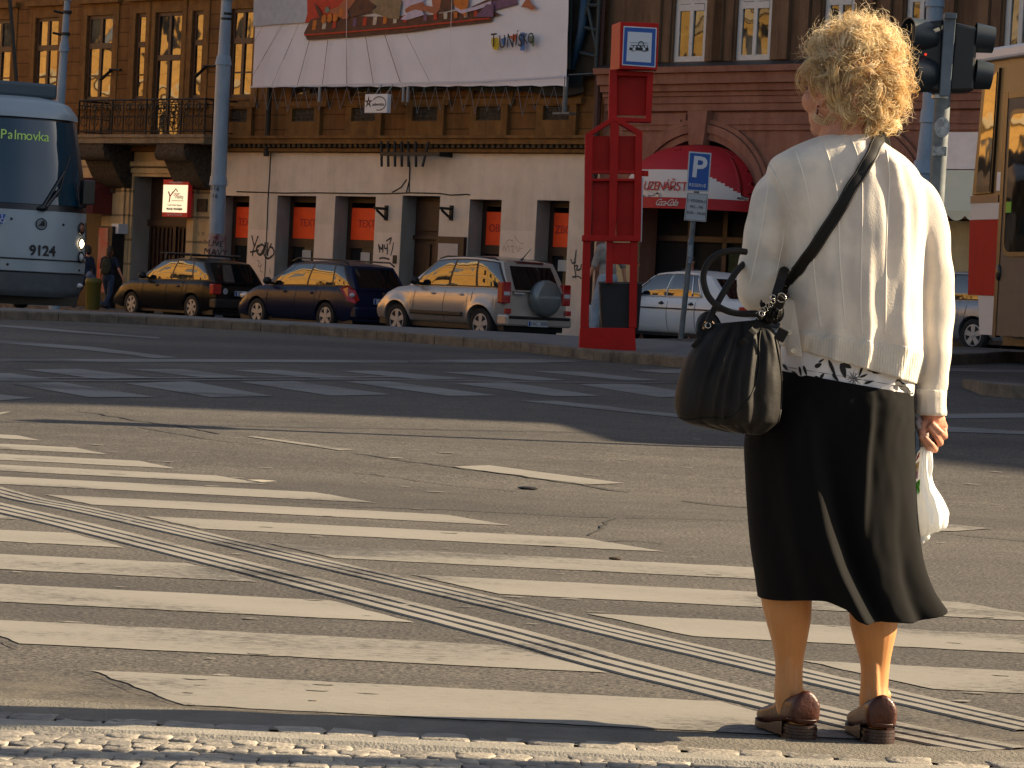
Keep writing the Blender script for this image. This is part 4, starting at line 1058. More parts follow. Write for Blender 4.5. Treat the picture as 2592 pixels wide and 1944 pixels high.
for x in (1346, 1376, 1408, 1440, 1470): fl(b, [(x, 421), (x + 20, 422), (x + 20, 408), (x, 407)], .016)
for x in (1366, 1452): fl(b, [(x, 446), (x + 22, 448), (x + 22, 424), (x, 422)], .016)
b.m = 2
fl(b, [(1356, 452), (1384, 454), (1384, 449), (1356, 447)], .013); fl(b, [(1450, 456), (1480, 457), (1480, 452), (1450, 451)], .013); fl(b, [(1345, 380), (1500, 386), (1500, 383), (1345, 377)], .013)
c = S(3, 1438, 392)
b.tube([(c.x + .028 * math.cos(a), YP - .175, c.z + .028 * math.sin(a)) for a in np.linspace(0, 2 * PI, 13)], .004, 5)
b.build('tram_sign', [M_SIGNW, M_SIGNB, M_BLK], sb, fix=True)
# ---- litter bin on the stop post
bc = S(7, 1255, 1440, YP + .25); bn = thing('litter_bin', 'black tapered litter bin hung in the red stop post', 'litter bin', T((bc.x, YP + .25, bc.z)))
b = MB(); rings = []
for yy, x0, x1 in ((1442, 1100, 1410), (1380, 1096, 1420), (1016, 1080, 1450)):
    a, e = S(7, x0, yy, YP + .25), S(7, x1, yy + (x1 - x0) * .01, YP + .25)
    rings.append([(a.x, YP + .105, a.z), (e.x, YP + .105, e.z), (e.x, YP + .45, e.z), (a.x, YP + .45, a.z)])
b.loft(rings, cap0=True); b.build('bin_body', mat('black_plastic', (.008, .008, .009), .6, bump=.2, bscale=200), bn, bevel=.02)
b = MB(); r = rings[-1]; b.prism([(r[0][0] - .01, YP + .10, r[0][2]), (r[1][0] + .01, YP + .10, r[1][2]), (r[1][0] + .01, YP + .46, r[1][2]), (r[0][0] - .01, YP + .46, r[0][2])], (0, 0, .02)); b.build('rim', mat('grey_rim', (.09, .085, .08), .6), bn)

# ---- parking sign
YS = 56.0
def Q(x, y, k='p'): return at(*z(k, x, y), YS)
pb = Q(1150, 1600); ps = thing('parking_sign', 'blue P parking sign with white time plate on a stickered pole', 'road sign', T((pb.x, YS, gz(pb.x, YS))))
pt, pm = Q(1300, 30), Q(1170, 1250)
pdir = (pt - pm).normalized(); foot = pm - pdir * ((pm.z - gz(pb.x, YS)) / pdir.z)
b = MB(); b.tube([foot, pt], .05, 12); b.build('post', M_STEEL, ps, smooth=True, sharp=40)
def plate(k, pts, mats, y, name, parent, rim=.02):
    V = [Q(*p) for p in pts]; c = sum(V, Vector()) / 4
    b = MB(); b.prism([(v.x, YS - y, v.z) for v in V], (0, .03, 0))
    b.m = 1; b.prism([((v.x - c.x) * .93 + c.x, YS - y - .004, (v.z - c.z) * .955 + c.z) for v in V], (0, .004, 0))
    if len(mats) > 2:
        b.m = 2; b.prism([((v.x - c.x) * .89 + c.x, YS - y - .008, (v.z - c.z) * .93 + c.z) for v in V], (0, .004, 0))
    return b.build(name, mats, parent, bevel=0), c, (V[1] - V[0]).length
roll = rotm(0, .05, 0)
pl, c, wd = plate('p', [(1148, 428), (1382, 442), (1412, 32), (1176, 14)], [M_ALU, M_SIGNW, M_SIGNB], .07, 'parking_plate', ps)
b = MB(); text_mesh(b, 'P', .53, T(Vector((c.x, YS - .085, c.z + .065))) @ roll @ rotm(PI / 2), .002, bold=.012); text_mesh(b, 'RESERVÉ', .083, T(Vector((c.x - .012, YS - .085, c.z - .25))) @ roll @ rotm(PI / 2), .002); b.build('lettering', M_SIGNW, pl)
M_PLG = mat('plate_grey_white', (.42, .44, .46), .5)
pl, c, wd = plate('p', [(1124, 736), (1354, 754), (1378, 462), (1156, 448)], [M_ALU, M_BLK, M_PLG], .07, 'time_plate', ps)
b = MB()
for i, t_ in enumerate(('1 VOZIDLO', 'PO - PÁ', '8.00 - 18.00')): text_mesh(b, t_, .07, T(Vector((c.x + .008 - .005 * i, YS - .085, c.z + .11 - .11 * i))) @ roll @ rotm(PI / 2), .002)
b.build('lettering', M_BLK, pl)
b = MB()
for yy, h in ((965, .1), (1060, .22), (1150, .12)):
    p = Q(1195 - (yy - 960) * .05, yy); b.tube([p - Vector((0, 0, h / 2)), p + Vector((.008, 0, h / 2))], .054, 12)
b.build('sticker', mat('stickers', (.3, .34, .36), .6, col2=(.02, .06, .12), vscale=9), ps, smooth=True, sharp=40)

# ---- traffic light, seen from behind
YT = 20.0
def U(x, y, Y=YT): return at(*z('r', x, y), Y)
def U4(x, y, Y=YT): return at(*z(4, x, y), Y)
up, dn = U4(1550, 180), U(270, 1300); dirn = (up - dn).normalized(); ft = dn - dirn * ((dn.z - gz(dn.x, YT)) / dirn.z)
tl = thing('traffic_light', 'black traffic light heads on a grey pole seen from behind beside the woman', 'traffic light', T(ft))
b = MB(); b.tube([ft, dn.lerp(up, .72)], .052, 16); b.tube([ft, ft + Vector((0, 0, .25))], [.09, .085], 16); b.build('post', M_STEEL, tl, smooth=True, sharp=40)
b = MB(); pr_ = [U4(*p) for p in ((1462, 840), (1550, 840), (1605, 140), (1505, 130))]
b.prism([(v.x, YT - .12, v.z) for v in pr_], (0, .04, 0)); V = [U4(*p) for p in ((1500, 175), (1605, 180), (1608, 130), (1505, 125))]; b.prism([(v.x, YT - .14, v.z) for v in V], (0, .1, 0)); b.build('mounting_bracket', mat('blue_grey_bracket', (.10, .125, .15), .5, var=.3), tl, bevel=.004)
b = MB(); q = U(300, 538); b.tube([q - Vector((.0, 0, .01)), q + Vector((0, 0, .012))], .06, 16); b.build('clamp', M_ALU, tl)
b = MB(); q = U(302, 825); b.prism([(q.x + .05 * math.cos(a), YT - .062, q.z + .066 * math.sin(a)) for a in np.linspace(0, 2 * PI, 17)[:-1]], (0, .012, 0)); q = U(270, 1045); b.prism([(q.x - .04, YT - .06, q.z - .03), (q.x + .05, YT - .06, q.z - .03), (q.x + .05, YT - .06, q.z + .03), (q.x - .04, YT - .06, q.z + .03)], (0, .01, 0)); b.build('sticker', mat('pale_sticker', (.32, .33, .33), .6, var=.5, vscale=40), tl)
M_TL = mat('black_signal_plastic', (.006, .007, .009), .5, coat=.15)
def head(pts, y0, y1):
    b = MB(); V = [U4(*p) for p in pts]
    b.prism([(v.x, YT + y0, v.z) for v in V], (0, y1 - y0, 0)); return b.build('signal_head', M_TL, tl, bevel=.02)
h1 = head([(1385, 775), (1490, 820), (1515, 170), (1240, 205), (1230, 560), (1270, 720)], -.06, .16)
h2 = head([(1540, 800), (1765, 795), (1800, 245), (1600, 200)], -.08, .16)
M_HOOD = mat('signal_hood', (.015, .024, .032), .45)
def hood(parent, p0, p1, r, flare=1.0):
    b = MB(); d = (p1 - p0).normalized(); n = 20
    x_ = Vector((0, 1, 0)); y_ = d.cross(x_).normalized(); x_ = y_.cross(d)
    ring = lambda c, rr_: [c + (x_ * math.cos(2 * PI * k / n) + y_ * math.sin(2 * PI * k / n)) * rr_ for k in range(n)]
    b.loft([ring(p0, r), ring(p1, r * flare), ring(p1, r * flare * .93), ring(p0 + d * .02, r * .9)], uv=False); b.poly(ring(p0 + d * .03, r * .9))
    b.build('hood', M_HOOD, parent, smooth=True, sharp=40)
for yy, r in ((325, .098), (640, .098)): hood(h2, U4(1785, yy), U4(1950 - (yy - 325) * .06, yy + 22), r * (70 / 70), .86)
hood(h1, U4(1420, 320) + Vector((0, .02, 0)), U4(1195, 300) + Vector((0, -.05, 0)), .105, 1.05); hood(h1, U4(1400, 640) + Vector((0, .02, 0)), U4(1210, 640) + Vector((0, -.05, 0)), .115, 1.08)
b = MB(); b.ell(U4(1362, 470, YT - .08), (.008, .006, .008), 8, 6); b.build('lamp', mat('red_lamp', (.5, .02, .01), .4, emis=(1, .05, .02), estr=.4), h1)

# ---- banner with its lacing
YBN = .62
def bz(k, x, y, off=0): s_, z_ = fw(*z(k, x, y), YBN + off); return s_, z_
ban = thing('advertising_banner', 'huge white travel banner with striped carpet picture lettered TUNISKO', 'banner', FM @ T((bz(2, 1200, 700)[0], -YBN, bz(2, 1200, 700)[1])))
M_BAN = mat('banner_canvas', (.72, .70, .74), .7, var=.05, vscale=1.2, bump=.1, bscale=3)
tl_, bl_, br_, tr_ = bz('d', 556, -40), bz('d', 545, 190), bz('d', 1223, 187), bz('d', 1230, -40)
b = MB(); n, m = 40, 10; v = []
for j in range(m + 1):
    for i in range(n + 1):
        t_, q = i / n, j / m
        lo = (bl_[0] + (br_[0] - bl_[0]) * t_, bl_[1] + (br_[1] - bl_[1]) * t_ ); hi_ = (tl_[0] + (tr_[0] - tl_[0]) * t_, tl_[1] + (tr_[1] - tl_[1]) * t_)
        v.append((lo[0] + (hi_[0] - lo[0]) * q, -YBN + .03 * noise.noise((t_ * 9, q * 3, 1)), lo[1] + (hi_[1] - lo[1]) * q + (.03 * abs(math.sin(t_ * PI * 14)) if j == 0 else 0)))
b.add(v, [(j * (n + 1) + i, j * (n + 1) + i + 1, (j + 1) * (n + 1) + i + 1, (j + 1) * (n + 1) + i) for j in range(m) for i in range(n)])
b.build('canvas', M_BAN, ban, FM, smooth=True)
MP = [mat('print_' + nm, c, .7, var=v_, vscale=7) for nm, c, v_ in (('sky', (.40, .43, .48), .12), ('red', (.45, .03, .006), .2), ('brown', (.09, .028, .01), .4), ('skin', (.36, .11, .045), .2), ('khaki', (.24, .16, .08), .3), ('lilac', (.5, .42, .52), .15), ('orange', (.5, .14, .01), .2), ('cream', (.5, .42, .33), .15), ('line', (.10, .09, .10), .1), ('violet', (.15, .07, .13), .3), ('yellow', (.55, .4, .01), 0), ('blue', (.06, .16, .42), 0), ('coral', (.6, .10, .03), 0), ('green', (.14, .18, .13), 0), ('ink', (.015, .013, .015), 0), ('edge', (.62, .6, .64), 0))]
PI_ = {n: i for i, n in enumerate(('sky', 'red', 'brown', 'skin', 'khaki', 'lilac', 'orange', 'cream', 'line', 'violet', 'yellow', 'blue', 'coral', 'green', 'ink', 'edge'))}
b = MB(); lay = [0]
def pp(col, k, pts, smooth=True):
    lay[0] += 1; b.m = PI_[col]; off = .045 + .0012 * lay[0]
    b.poly([(s_, -YBN - off, z_) for s_, z_ in (bz(k, *p) for p in pts)])
def pl_(col, k, pts, w_):
    lay[0] += 1; b.m = PI_[col]; off = .045 + .0012 * lay[0]
    stroke(b, [(s_, -YBN - off, z_) for s_, z_ in (bz(k, *p) for p in pts)], w_ * .7, (0, -1, 0))
pp('sky', 2, [(158, -20), (630, -20), (612, 195), (380, 210), (150, 230)])
pp('red', 2, [(618, -20), (1010, -20), (985, 90), (860, 150), (690, 170), (600, 200), (620, 120)])
pp('brown', 2, [(590, 290), (650, 170), (740, 150), (960, 140), (1300, 145), (1700, 130), (2060, 70), (2240, 60), (2212, 190), (1900, 225), (1500, 280), (960, 325), (620, 348)])
pp('brown', 3, [(-10, 60), (120, 0), (380, -20), (390, 40), (250, 75), (170, 95), (250, 130), (170, 150), (165, 185), (-10, 212)])
pp('violet', 3, [(130, 20), (385, -20), (388, 40), (250, 72), (165, 92)])
for i in range(17):
    x = 660 + i * 88; yb = 262 - i * 7.2; yt = 175 - i * 5; cc = ('orange', 'cream', 'red', 'brown', 'violet', 'red', 'cream')[i % 7]
    if cc != 'brown': pp(cc, 2, [(x, yb), (x + 30, yb - 4), (x + 44 - i, yt), (x + 12 - i, yt + 3)])
pl_('red', 2, [(600, 305), (960, 280), (1500, 235), (2200, 160)], .05)
pp('brown', 2, [(1000, -20), (1260, -20), (1180, 110), (1010, 150), (980, 90)])
pp('khaki', 2, [(1130, -20), (1450, -20), (1430, 90), (1420, 170), (1330, 160), (1180, 105), (1230, 60)])
pp('lilac', 2, [(1440, -20), (1650, -20), (1600, 60), (1640, 130), (1490, 175), (1430, 170), (1490, 120)])
pp('brown', 2, [(1770, -20), (1900, -20), (1880, 80), (1760, 110)])
pp('skin', 2, [(1700, -20), (1790, -20), (1770, 80), (1740, 125), (1650, 100), (1560, 85), (1480, 115), (1470, 85), (1520, 50), (1620, 20), (1650, 50), (1710, 60)])
pp('skin', 2, [(960, -20), (1060, -20), (980, 90), (985, 160), (940, 170), (820, 110), (760, 115), (790, 95), (900, 60)])
for x, y in ((770, 165), (820, 155), (870, 150), (920, 110)): pp('orange', 2, [(x - 22, y + 30), (x - 4, y + 42), (x + 20, y + 25), (x + 24, y - 20), (x + 4, y - 40), (x - 16, y - 18)])
pp('green', 2, [(780, 90), (800, 120), (825, 90), (810, 62), (790, 65)]); pp('brown', 2, [(685, 25), (720, 60), (760, 130), (740, 170), (715, 110)])
pp('orange', 2, [(1890, -20), (2030, -20), (2000, 150), (1900, 60)])
pp('lilac', 2, [(1905, 60), (1960, 90), (2080, 60), (2220, 10), (2220, 45), (2100, 85), (1965, 120), (1915, 95)]); pp('violet', 2, [(2080, 150), (2180, 40), (2240, 40), (2240, 150)])
pp('skin', 3, [(430, 65), (470, 0), (500, -20), (520, 40), (560, 70), (530, 92), (480, 70)])
for pts in ([(650, 350), (540, 760)], [(810, 345), (760, 755)], [(970, 322), (975, 745)], [(1135, 312), (1205, 735)], [(1300, 298), (1440, 722)]): pl_('line', 2, pts, .03)
for pts in ([(505, 330), (325, 748)], [(430, 210), (160, 660)], [(560, 210), (430, 520)], [(1490, 300), (1690, 705)], [(250, 225), (150, 420)], [(420, 200), (200, 600)]): pl_('line', 2, pts, .014)
pl_('edge', 2, [(976, -10), (970, 740)], .02); pl_('edge', 2, [(1885, -10), (1860, 700)], .02)
pl_('edge', 2, [(140, 755), (1200, 728), (2212, 700)], .05); pl_('edge', 3, [(0, 705), (790, 660)], .05)
for col, pts in (('yellow', [(180, 330), (240, 330), (245, 400), (225, 438), (195, 430), (178, 380)]), ('blue', [(262, 340), (310, 325), (300, 395), (280, 400)]), ('coral', [(335, 318), (405, 295), (380, 370)]), ('blue', [(430, 285), (470, 285), (470, 440), (430, 440)]), ('green', [(505, 320), (550, 310), (552, 400), (540, 412), (510, 360)])): pp(col, 3, pts)
pic = b.build('printed_picture', MP, ban, FM, fix=False)
b = MB(); ss, zz0 = bz(3, 365, 358)
for ch, x, y, s_, rt in (('T', 208, 358, .95, .05), ('U', 282, 372, .9, .1), ('N', 352, 362, .95, -.05), ('Í', 404, 352, .85, -.1), ('S', 436, 358, .85, .0), ('K', 478, 345, .75, .08), ('O', 528, 338, .72, 0)):
    q = bz(3, x, y); text_mesh(b, ch, s_ * .46, T((q[0], -YBN - .14, q[1])) @ rotm(PI / 2) @ Matrix.Rotation(rt, 4, 'Z') @ Matrix.Diagonal((.72, 1, 1, 1)), .004)
b.build('lettering', MP[14], ban, FM)
b = MB(); pts = []
for i in range(57):
    t_ = i / 56; x = bl_[0] + (br_[0] - bl_[0]) * t_; zl = bl_[1] + (br_[1] - bl_[1]) * t_
    dpt = .52 + .22 * noise.noise((i * .6, 4, 2)); pts.append((x, -YBN + .02, zl if i % 2 == 0 else zl - dpt))
b.tube(pts, .007, 4)
for k, x in ((2, 715), (2, 1440), (2, 1478)): q = bz(k, x, 750); e_ = bz(k, x - 6, 880); b.tube([(q[0], -YBN, q[1]), (e_[0], -YBN, e_[1])], .035, 6)
b.build('lacing_rope', mat('pale_rope', (.3, .3, .3), .8), ban, FM)
b = MB(); q = bz(3, 785, 660); e_ = bz(3, 765, 980); b.tube([(q[0], -YBN + .05, q[1]), (e_[0], -YBN + .05, e_[1])], .055, 8); b.box(e_[0] - .25, e_[0] + .25, -YBN - .06, -YBN + .16, e_[1] - .02, e_[1] + .02); q = bz(3, 805, 645); e_ = bz(3, 1060, 610); b.tube([(q[0], -YBN + .05, q[1]), (e_[0], -.2, e_[1])], .015, 6); b.build('strut', M_STEEL, ban, FM, smooth=True, sharp=40)
# scaffold and tarpaulin behind the banner
scf = thing('scaffold', 'dark scaffold tubes with blue tarpaulin behind the banner edge', 'scaffold', FM @ T((sf(3, 950, 500), -.3, zf(3, 950, 650))))
b = MB()
for a, e in (((840, -60), (822, 600)), ((1085, -60), (1050, 650)), ((1000, 0), (870, 420)), ((985, 60), (1060, 420)), ((960, 240), (1075, 265)), ((920, 455), (1065, 490)), ((1000, 45), (1085, 48))):
    p, q = fw(*z(3, *a), .35), fw(*z(3, *e), .35); b.tube([(p[0], -.35, p[1]), (q[0], -.35, q[1])], .045, 8)
b.build('tube', mat('scaffold_tube', (.035, .05, .055), .5, metal=.5), scf, FM, smooth=True, sharp=40)
b = MB(); n0, n1 = fw(*z(3, 835, 300), .2)[0], fw(*z(3, 1085, 300), .2)[0]; nz0, nz1 = fw(*z(3, 960, 655), .2)[1], fw(*z(3, 960, -80), .2)[1]; b.loft([[(n0 + (n1 - n0) * i / 12, -.2 - .05 * noise.noise((i * .7, j * .5, 3)), nz0 + (nz1 - nz0) * j / 10) for i in range(13)] for j in range(11)], False, uv=False); b.build('debris_netting', mat('dark_netting', (.018, .018, .017), .9, col2=(.05, .035, .02), vscale=1.4), scf, FM, smooth=True)
b = MB(); p, q = fw(*z(3, 975, -60), .3), fw(*z(3, 850, 600), .3); b.tube([(p[0], -.3, p[1]), ((p[0] + q[0]) / 2 + .1, -.34, (p[1] + q[1]) / 2), (q[0], -.3, q[1])], [.12, .1, .06], 8)
b.build('blue_hose', mat('blue_plastic', (.01, .05, .1), .6), scf, FM, smooth=True)
b = MB(); n = 26; v = []
for j in range(7):
    for i in range(n + 1):
        t_ = i / n; x0, x1 = sf(2, 520, 760, .3), sf(3, 920, 640, .3); zb_ = zf(2, 1500, 820 + 60 * noise.noise((t_ * 6, 1, 5)), .3) + .2 * (1 - t_); ztop = zf(2, 1500, 640, .3)
        v.append((x0 + (x1 - x0) * t_, -.22 - .14 * noise.noise((t_ * 14, j * .7, 2)), zb_ + (ztop - zb_) * j / 6))
b.add(v, [(j * (n + 1) + i, j * (n + 1) + i + 1, (j + 1) * (n + 1) + i + 1, (j + 1) * (n + 1) + i) for j in range(6) for i in range(n)])
b.build('tarpaulin', mat('dark_tarpaulin', (.012, .014, .016), .7, col2=(.008, .03, .045), vscale=1.2), scf, FM, smooth=True)

# ---- small signs on and before the facade
q = rc(2, 1125, 815, 1320, 978, .9)
hs = thing('hanging_sign', 'small white square sign with a star figure hanging under the banner', 'sign', FM @ T(((q[0] + q[1]) / 2, -.9, q[2])))
b = MB(); b.box(q[0], q[1], -.98, -.86, q[2], q[3]); b.build('board', M_SIGNW, hs, FM, bevel=.01)
b = MB(); cx_, cz_ = (q[0] + q[1]) / 2, (q[2] + q[3]) / 2; w_ = q[1] - q[0]
text_mesh(b, 'advertica', .145 * w_, T((cx_ + .1 * w_, -.985, cz_ - .02)) @ rotm(PI / 2), .003, .2)
stroke(b, [(cx_ + .14 * w_ + w_ * .30 * math.cos(a), -.985, cz_ + .2 * w_ * math.sin(a)) for a in np.linspace(2.6, -1.9, 26)], .03 * w_, (0, -1, 0))
sx = cx_ - w_ * .33
for a in (90, 162, 234, 306, 18): b.prism([(sx + .04 * math.cos(R(a + 60)), -.985, cz_ + .03 + .04 * math.sin(R(a + 60))), (sx + .15 * math.cos(R(a)), -.985, cz_ + .03 + .15 * math.sin(R(a))), (sx + .04 * math.cos(R(a - 60)), -.985, cz_ + .03 + .04 * math.sin(R(a - 60)))], (0, .003, 0))
b.build('emblem', M_BLK, hs, FM)
b = MB()
for fx in (.33, .82): b.tube([(q[0] + w_ * fx, -.9, q[3]), (q[0] + w_ * fx, -.7, bz(2, 1200, 735)[1])], .012, 5)
b.build('hanger', mat('wire', (.3, .28, .25), .6), hs, FM)
# lit estate agent's box in the portal
q = rc(5, 1420, 120, 1638, 440, .35)
ls = thing('lightbox_sign', 'red and white lit estate agency sign hanging in the dark portal', 'sign', FM @ T(((q[0] + q[1]) / 2, -.35, q[2])))
M_LIT = mat('lit_panel', (.7, .62, .48), .6, emis=(1, .8, .5), estr=.35); M_LITR = mat('lit_red', (.45, .02, .02), .6, emis=(1, .03, .02), estr=.02)
b = MB(); b.box(q[0], q[1], -.4, -.28, q[2], q[3]); b.build('case', M_LITR, ls, FM)
h_ = q[3] - q[2]; z0, z1 = q[2] + h_ * .115, q[3] - h_ * .14
b = MB(); b.box(q[0] + .02, q[1] - .02, -.412, -.402, z0, z1); pn = b.build('panel', M_LIT, ls, FM)
cx_ = (q[0] + q[1]) / 2; w_ = q[1] - q[0]
b = MB(); b.m = 0
stroke(b, [(cx_ - .1, -.418, z0 + h_ * .52), (cx_ + .03, -.418, z0 + h_ * .64), (cx_ + .1, -.418, z0 + h_ * .56)], .035, (0, -1, 0))
text_mesh(b, 'reality', .13, T((cx_ + .18, -.418, z0 + h_ * .42)) @ rotm(PI / 2), .002); text_mesh(b, 'Czech Estate Agency', .066, T((cx_, -.418, z0 + h_ * .2)) @ rotm(PI / 2), .002); text_mesh(b, 'PRODEJ  PRONÁJEM', .07, T((cx_, -.418, z0 + h_ * .09)) @ rotm(PI / 2), .002, bold=.003)
b.m = 1; text_mesh(b, 'Y', .4, T((cx_ - .22, -.419, z0 + h_ * .4)) @ rotm(PI / 2), .002, .2); text_mesh(b, 'our', .16, T((cx_ + .06, -.419, z0 + h_ * .5)) @ rotm(PI / 2), .002, .2); b.box(cx_ - .12, cx_ + .35, -.421, -.4205, z0 + h_ * .31, z0 + h_ * .325)
b.m = 2; text_mesh(b, 'www.youreality.cz', .07, T((cx_, -.405, q[3] - h_ * .07)) @ rotm(PI / 2), .003); text_mesh(b, 'Tel +420 222 316 408', .066, T((cx_, -.405, q[2] + h_ * .055)) @ rotm(PI / 2), .003)
b.build('lettering', [mat('sign_ink', (.12, .09, .08), .6), mat('sign_red_ink', (.4, .03, .02), .6), M_SIGNW], pn, FM)
b = MB(); b.box(q[0] + .05, q[1] - .05, -.3, .0, q[3] - .06, q[3] - .02); b.build('arm', M_IRON, ls, FM)
# wall lamp brackets either side of the shop door
for lab, (x0, x1) in (('black triangular wall bracket left of the shop door', (1262, 1332)), ('black triangular wall bracket right of the shop door', (1818, 1900))):
    q = rc(6, x0, 342, x1, 472); o = thing('wall_bracket', lab, 'bracket', FM @ T(((q[0] + q[1]) / 2, 0, q[2])), 'brackets beside the shop door')
    m_ = (q[0] + q[1]) / 2
    b = MB(); b.box(m_ - .04, m_ + .04, -.06, .0, q[2], q[3]); b.build('wall_plate', M_IRON, o, FM)
    b = MB(); b.tube([(m_, -.05, q[3] - .08), (m_, -.42, q[3] - .08)], .035, 6); b.tube([(m_, -.05, q[2] + .05), (m_, -.34, q[3] - .12)], .03, 6); b.build('arm', M_IRON, o, FM)
# flag holders on the upper wall
for lab, x0, y0 in (('small dark flag holder left of the balcony door', 990, 640), ('small dark flag holder right of the balcony door', 1810, 610)):
    s_, z_ = fw(*z(1, x0, y0)); o = thing('flag_holder', lab, 'bracket', FM @ T((s_, 0, z_)), 'flag holders on the upper wall')
    b = MB(); b.tube([(s_ - .2, -.02, z_ + .12), (s_ + .3, -.05, z_ + .1)], .03, 6); b.tube([(s_ - .12, -.02, z_ + .1), (s_ + .15, -.55, z_ - .2)], .04, 6); b.build('bracket_arm', M_IRON, o, FM)
# iron bird-guard grille over the pale wall
s0, s1 = sf(2, 1325, 1330), sf(2, 1858, 1330); zz0 = zf(2, 1600, 1345)
o = thing('iron_grille', 'row of rusty iron spikes on a bar under the cornice', 'grille', FM @ T(((s0 + s1) / 2, 0, zz0)))
b = MB(); b.box(s0 + .1, s1, -.42, -.34, zz0 - .03, zz0 + .05); b.box(s1 - .05, s1 + .02, -.42, .0, zz0 - .04, zz0 + .06); b.box(s0 + .1, s0 + .16, -.4, .0, zz0 - .02, zz0 + .04); b.build('bar', M_IRON, o, FM)
b = MB()
for i in range(7):
    t_ = (0, .1, .2, .3, .4, .51, .70)[i]; x = s0 + (s1 - s0) * t_ * 1.1; b.tube([(x, -.3, zz0 + .3), (x + (.22 if i < 6 else .0), -.46, zz0 - .28)], .032, 6)
b.build('spike', M_IRON, o, FM)
# notice board
q = rc(6, 1742, 612, 1982, 900)
o = thing('notice_board', 'dark framed white notice board beside the shop door', 'notice board', FM @ T(((q[0] + q[1]) / 2, 0, q[2])))
b = MB(); b.box(q[0], q[1], -.1, -.004, q[2] - .2, q[3]); b.build('frame', M_DOOR, o, FM, bevel=.01)
b = MB(); b.box(q[0] + .09, q[1] - .18, -.112, -.102, q[2], q[3] - .16); b.build('board', mat('board_white', (.52, .45, .40), .7, var=.06), o, FM)
# red advertising cabinet by the doorway
q = rc(5, 868, 520, 985, 1150, .4)
o = thing('advertising_cabinet', 'narrow red poster cabinet by the left doorway behind the walkers', 'cabinet', FM @ T(((q[0] + q[1]) / 2, -.3, 0.1)))
b = MB(); b.box(q[0], q[1], -.5, -.1, .1, q[3]); b.build('case', M_BLK, o, FM, bevel=.01)
b = MB(); b.box(q[0] + .02, q[0] + (q[1] - q[0]) * .72, -.515, -.502, .5, q[3] - .05); b.build('poster', mat('red_poster', (.42, .03, .012), .6, col2=(.35, .2, .15), vscale=3), o, FM)
q2 = rc(5, 990, 500, 1050, 585, .3); b = MB(); b.box(q2[0], q2[1], -.4, -.1, q2[2], q2[3]); b.build('side_panel', M_SIGNW, o, FM)
# blue and yellow parcel post? small yellow bin at the kerb
p = at(*z(5, 800, 1190), 74); o = thing('street_bin', 'small olive-yellow bin standing on the pavement behind the walkers', 'bin', T((p.x, 74, .1)))
b = MB(); b.lathe([(.16, 0), (.17, .03), (.19, .62), (.21, .65), (.21, .7), (.17, .76), (0, .78)], (p.x, 74, .1), n=20); b.build('bin_body', mat('olive_plastic', (.10, .09, .01), .6), o, smooth=True, sharp=40)

# ---- litter on the road and overhead wire
p = grd(*z('c', 1460, 1024)); b = MB(); b.add([(p.x - .07, p.y, .014), (p.x + .01, p.y - .025, .008), (p.x + .08, p.y - .01, .016), (p.x + .0, p.y + .02, .016), (p.x - .07, p.y, .008), (p.x + .01, p.y - .025, .004), (p.x + .08, p.y - .01, .008), (p.x, p.y + .02, .008)], [(0, 1, 2, 3), (7, 6, 5, 4), (0, 4, 5, 1), (1, 5, 6, 2), (2, 6, 7, 3), (3, 7, 4, 0)])
tag(b.build('paper_scrap', mat('paper_scrap', (.38, .34, .27), .8)), 'creased scrap of white paper lying on the sunlit road', 'litter')
p = grd(*z('f', 965, 1060)); b = MB(); b.ell((p.x, p.y, p.z + .008), (.055, .028, .009), 10, 6); tag(b.build('flattened_can', mat('dark_litter', (.015, .013, .012), .5)), 'small flat dark piece of litter on the mid road', 'litter')
p = grd(*z('f', 330 + 900 - 900 + 960, 240 + 0)) if False else grd(1557, 1418); b = MB(); b.ell((p.x, p.y, p.z + .007), (.026, .014, .006), 10, 6); tag(b.build('dry_leaf', mat('leaf_litter', (.04, .025, .01), .8)), 'small dark leaf lying on a zebra stripe near the guide strip', 'litter')
wires = []
for k, (a, e) in enumerate((((-3.3, 18.8), (-.2, 20.35)),)):
    hh = 6.2; off = Vector((math.cos(AZ), math.sin(AZ), 0)) * hh / math.tan(ELEV)
    A, B = Vector((a[0], a[1], 0)), Vector((e[0], e[1], 0)); dd = (B - A).normalized()
    b = MB(); b.tube([A - dd * 22 + off + Vector((0, 0, hh)), B + dd * 22 + off + Vector((0, 0, hh))], .022, 6)
    tag(b.build('overhead_wire', M_IRON), 'thin overhead tram wire crossing above the road', 'wire')
# slim pole just outside the frame whose shadow crosses the cobbles
pp_ = Vector((3.1, 6.98, 0)); o = thing('signal_post', 'slim grey post at the kerb to the right of the woman', 'pole', T(pp_)); b = MB(); b.tube([pp_, pp_ + Vector((0, 0, 3.4))], .07, 16); b.build('shaft', M_STEEL, o, smooth=True, sharp=40)
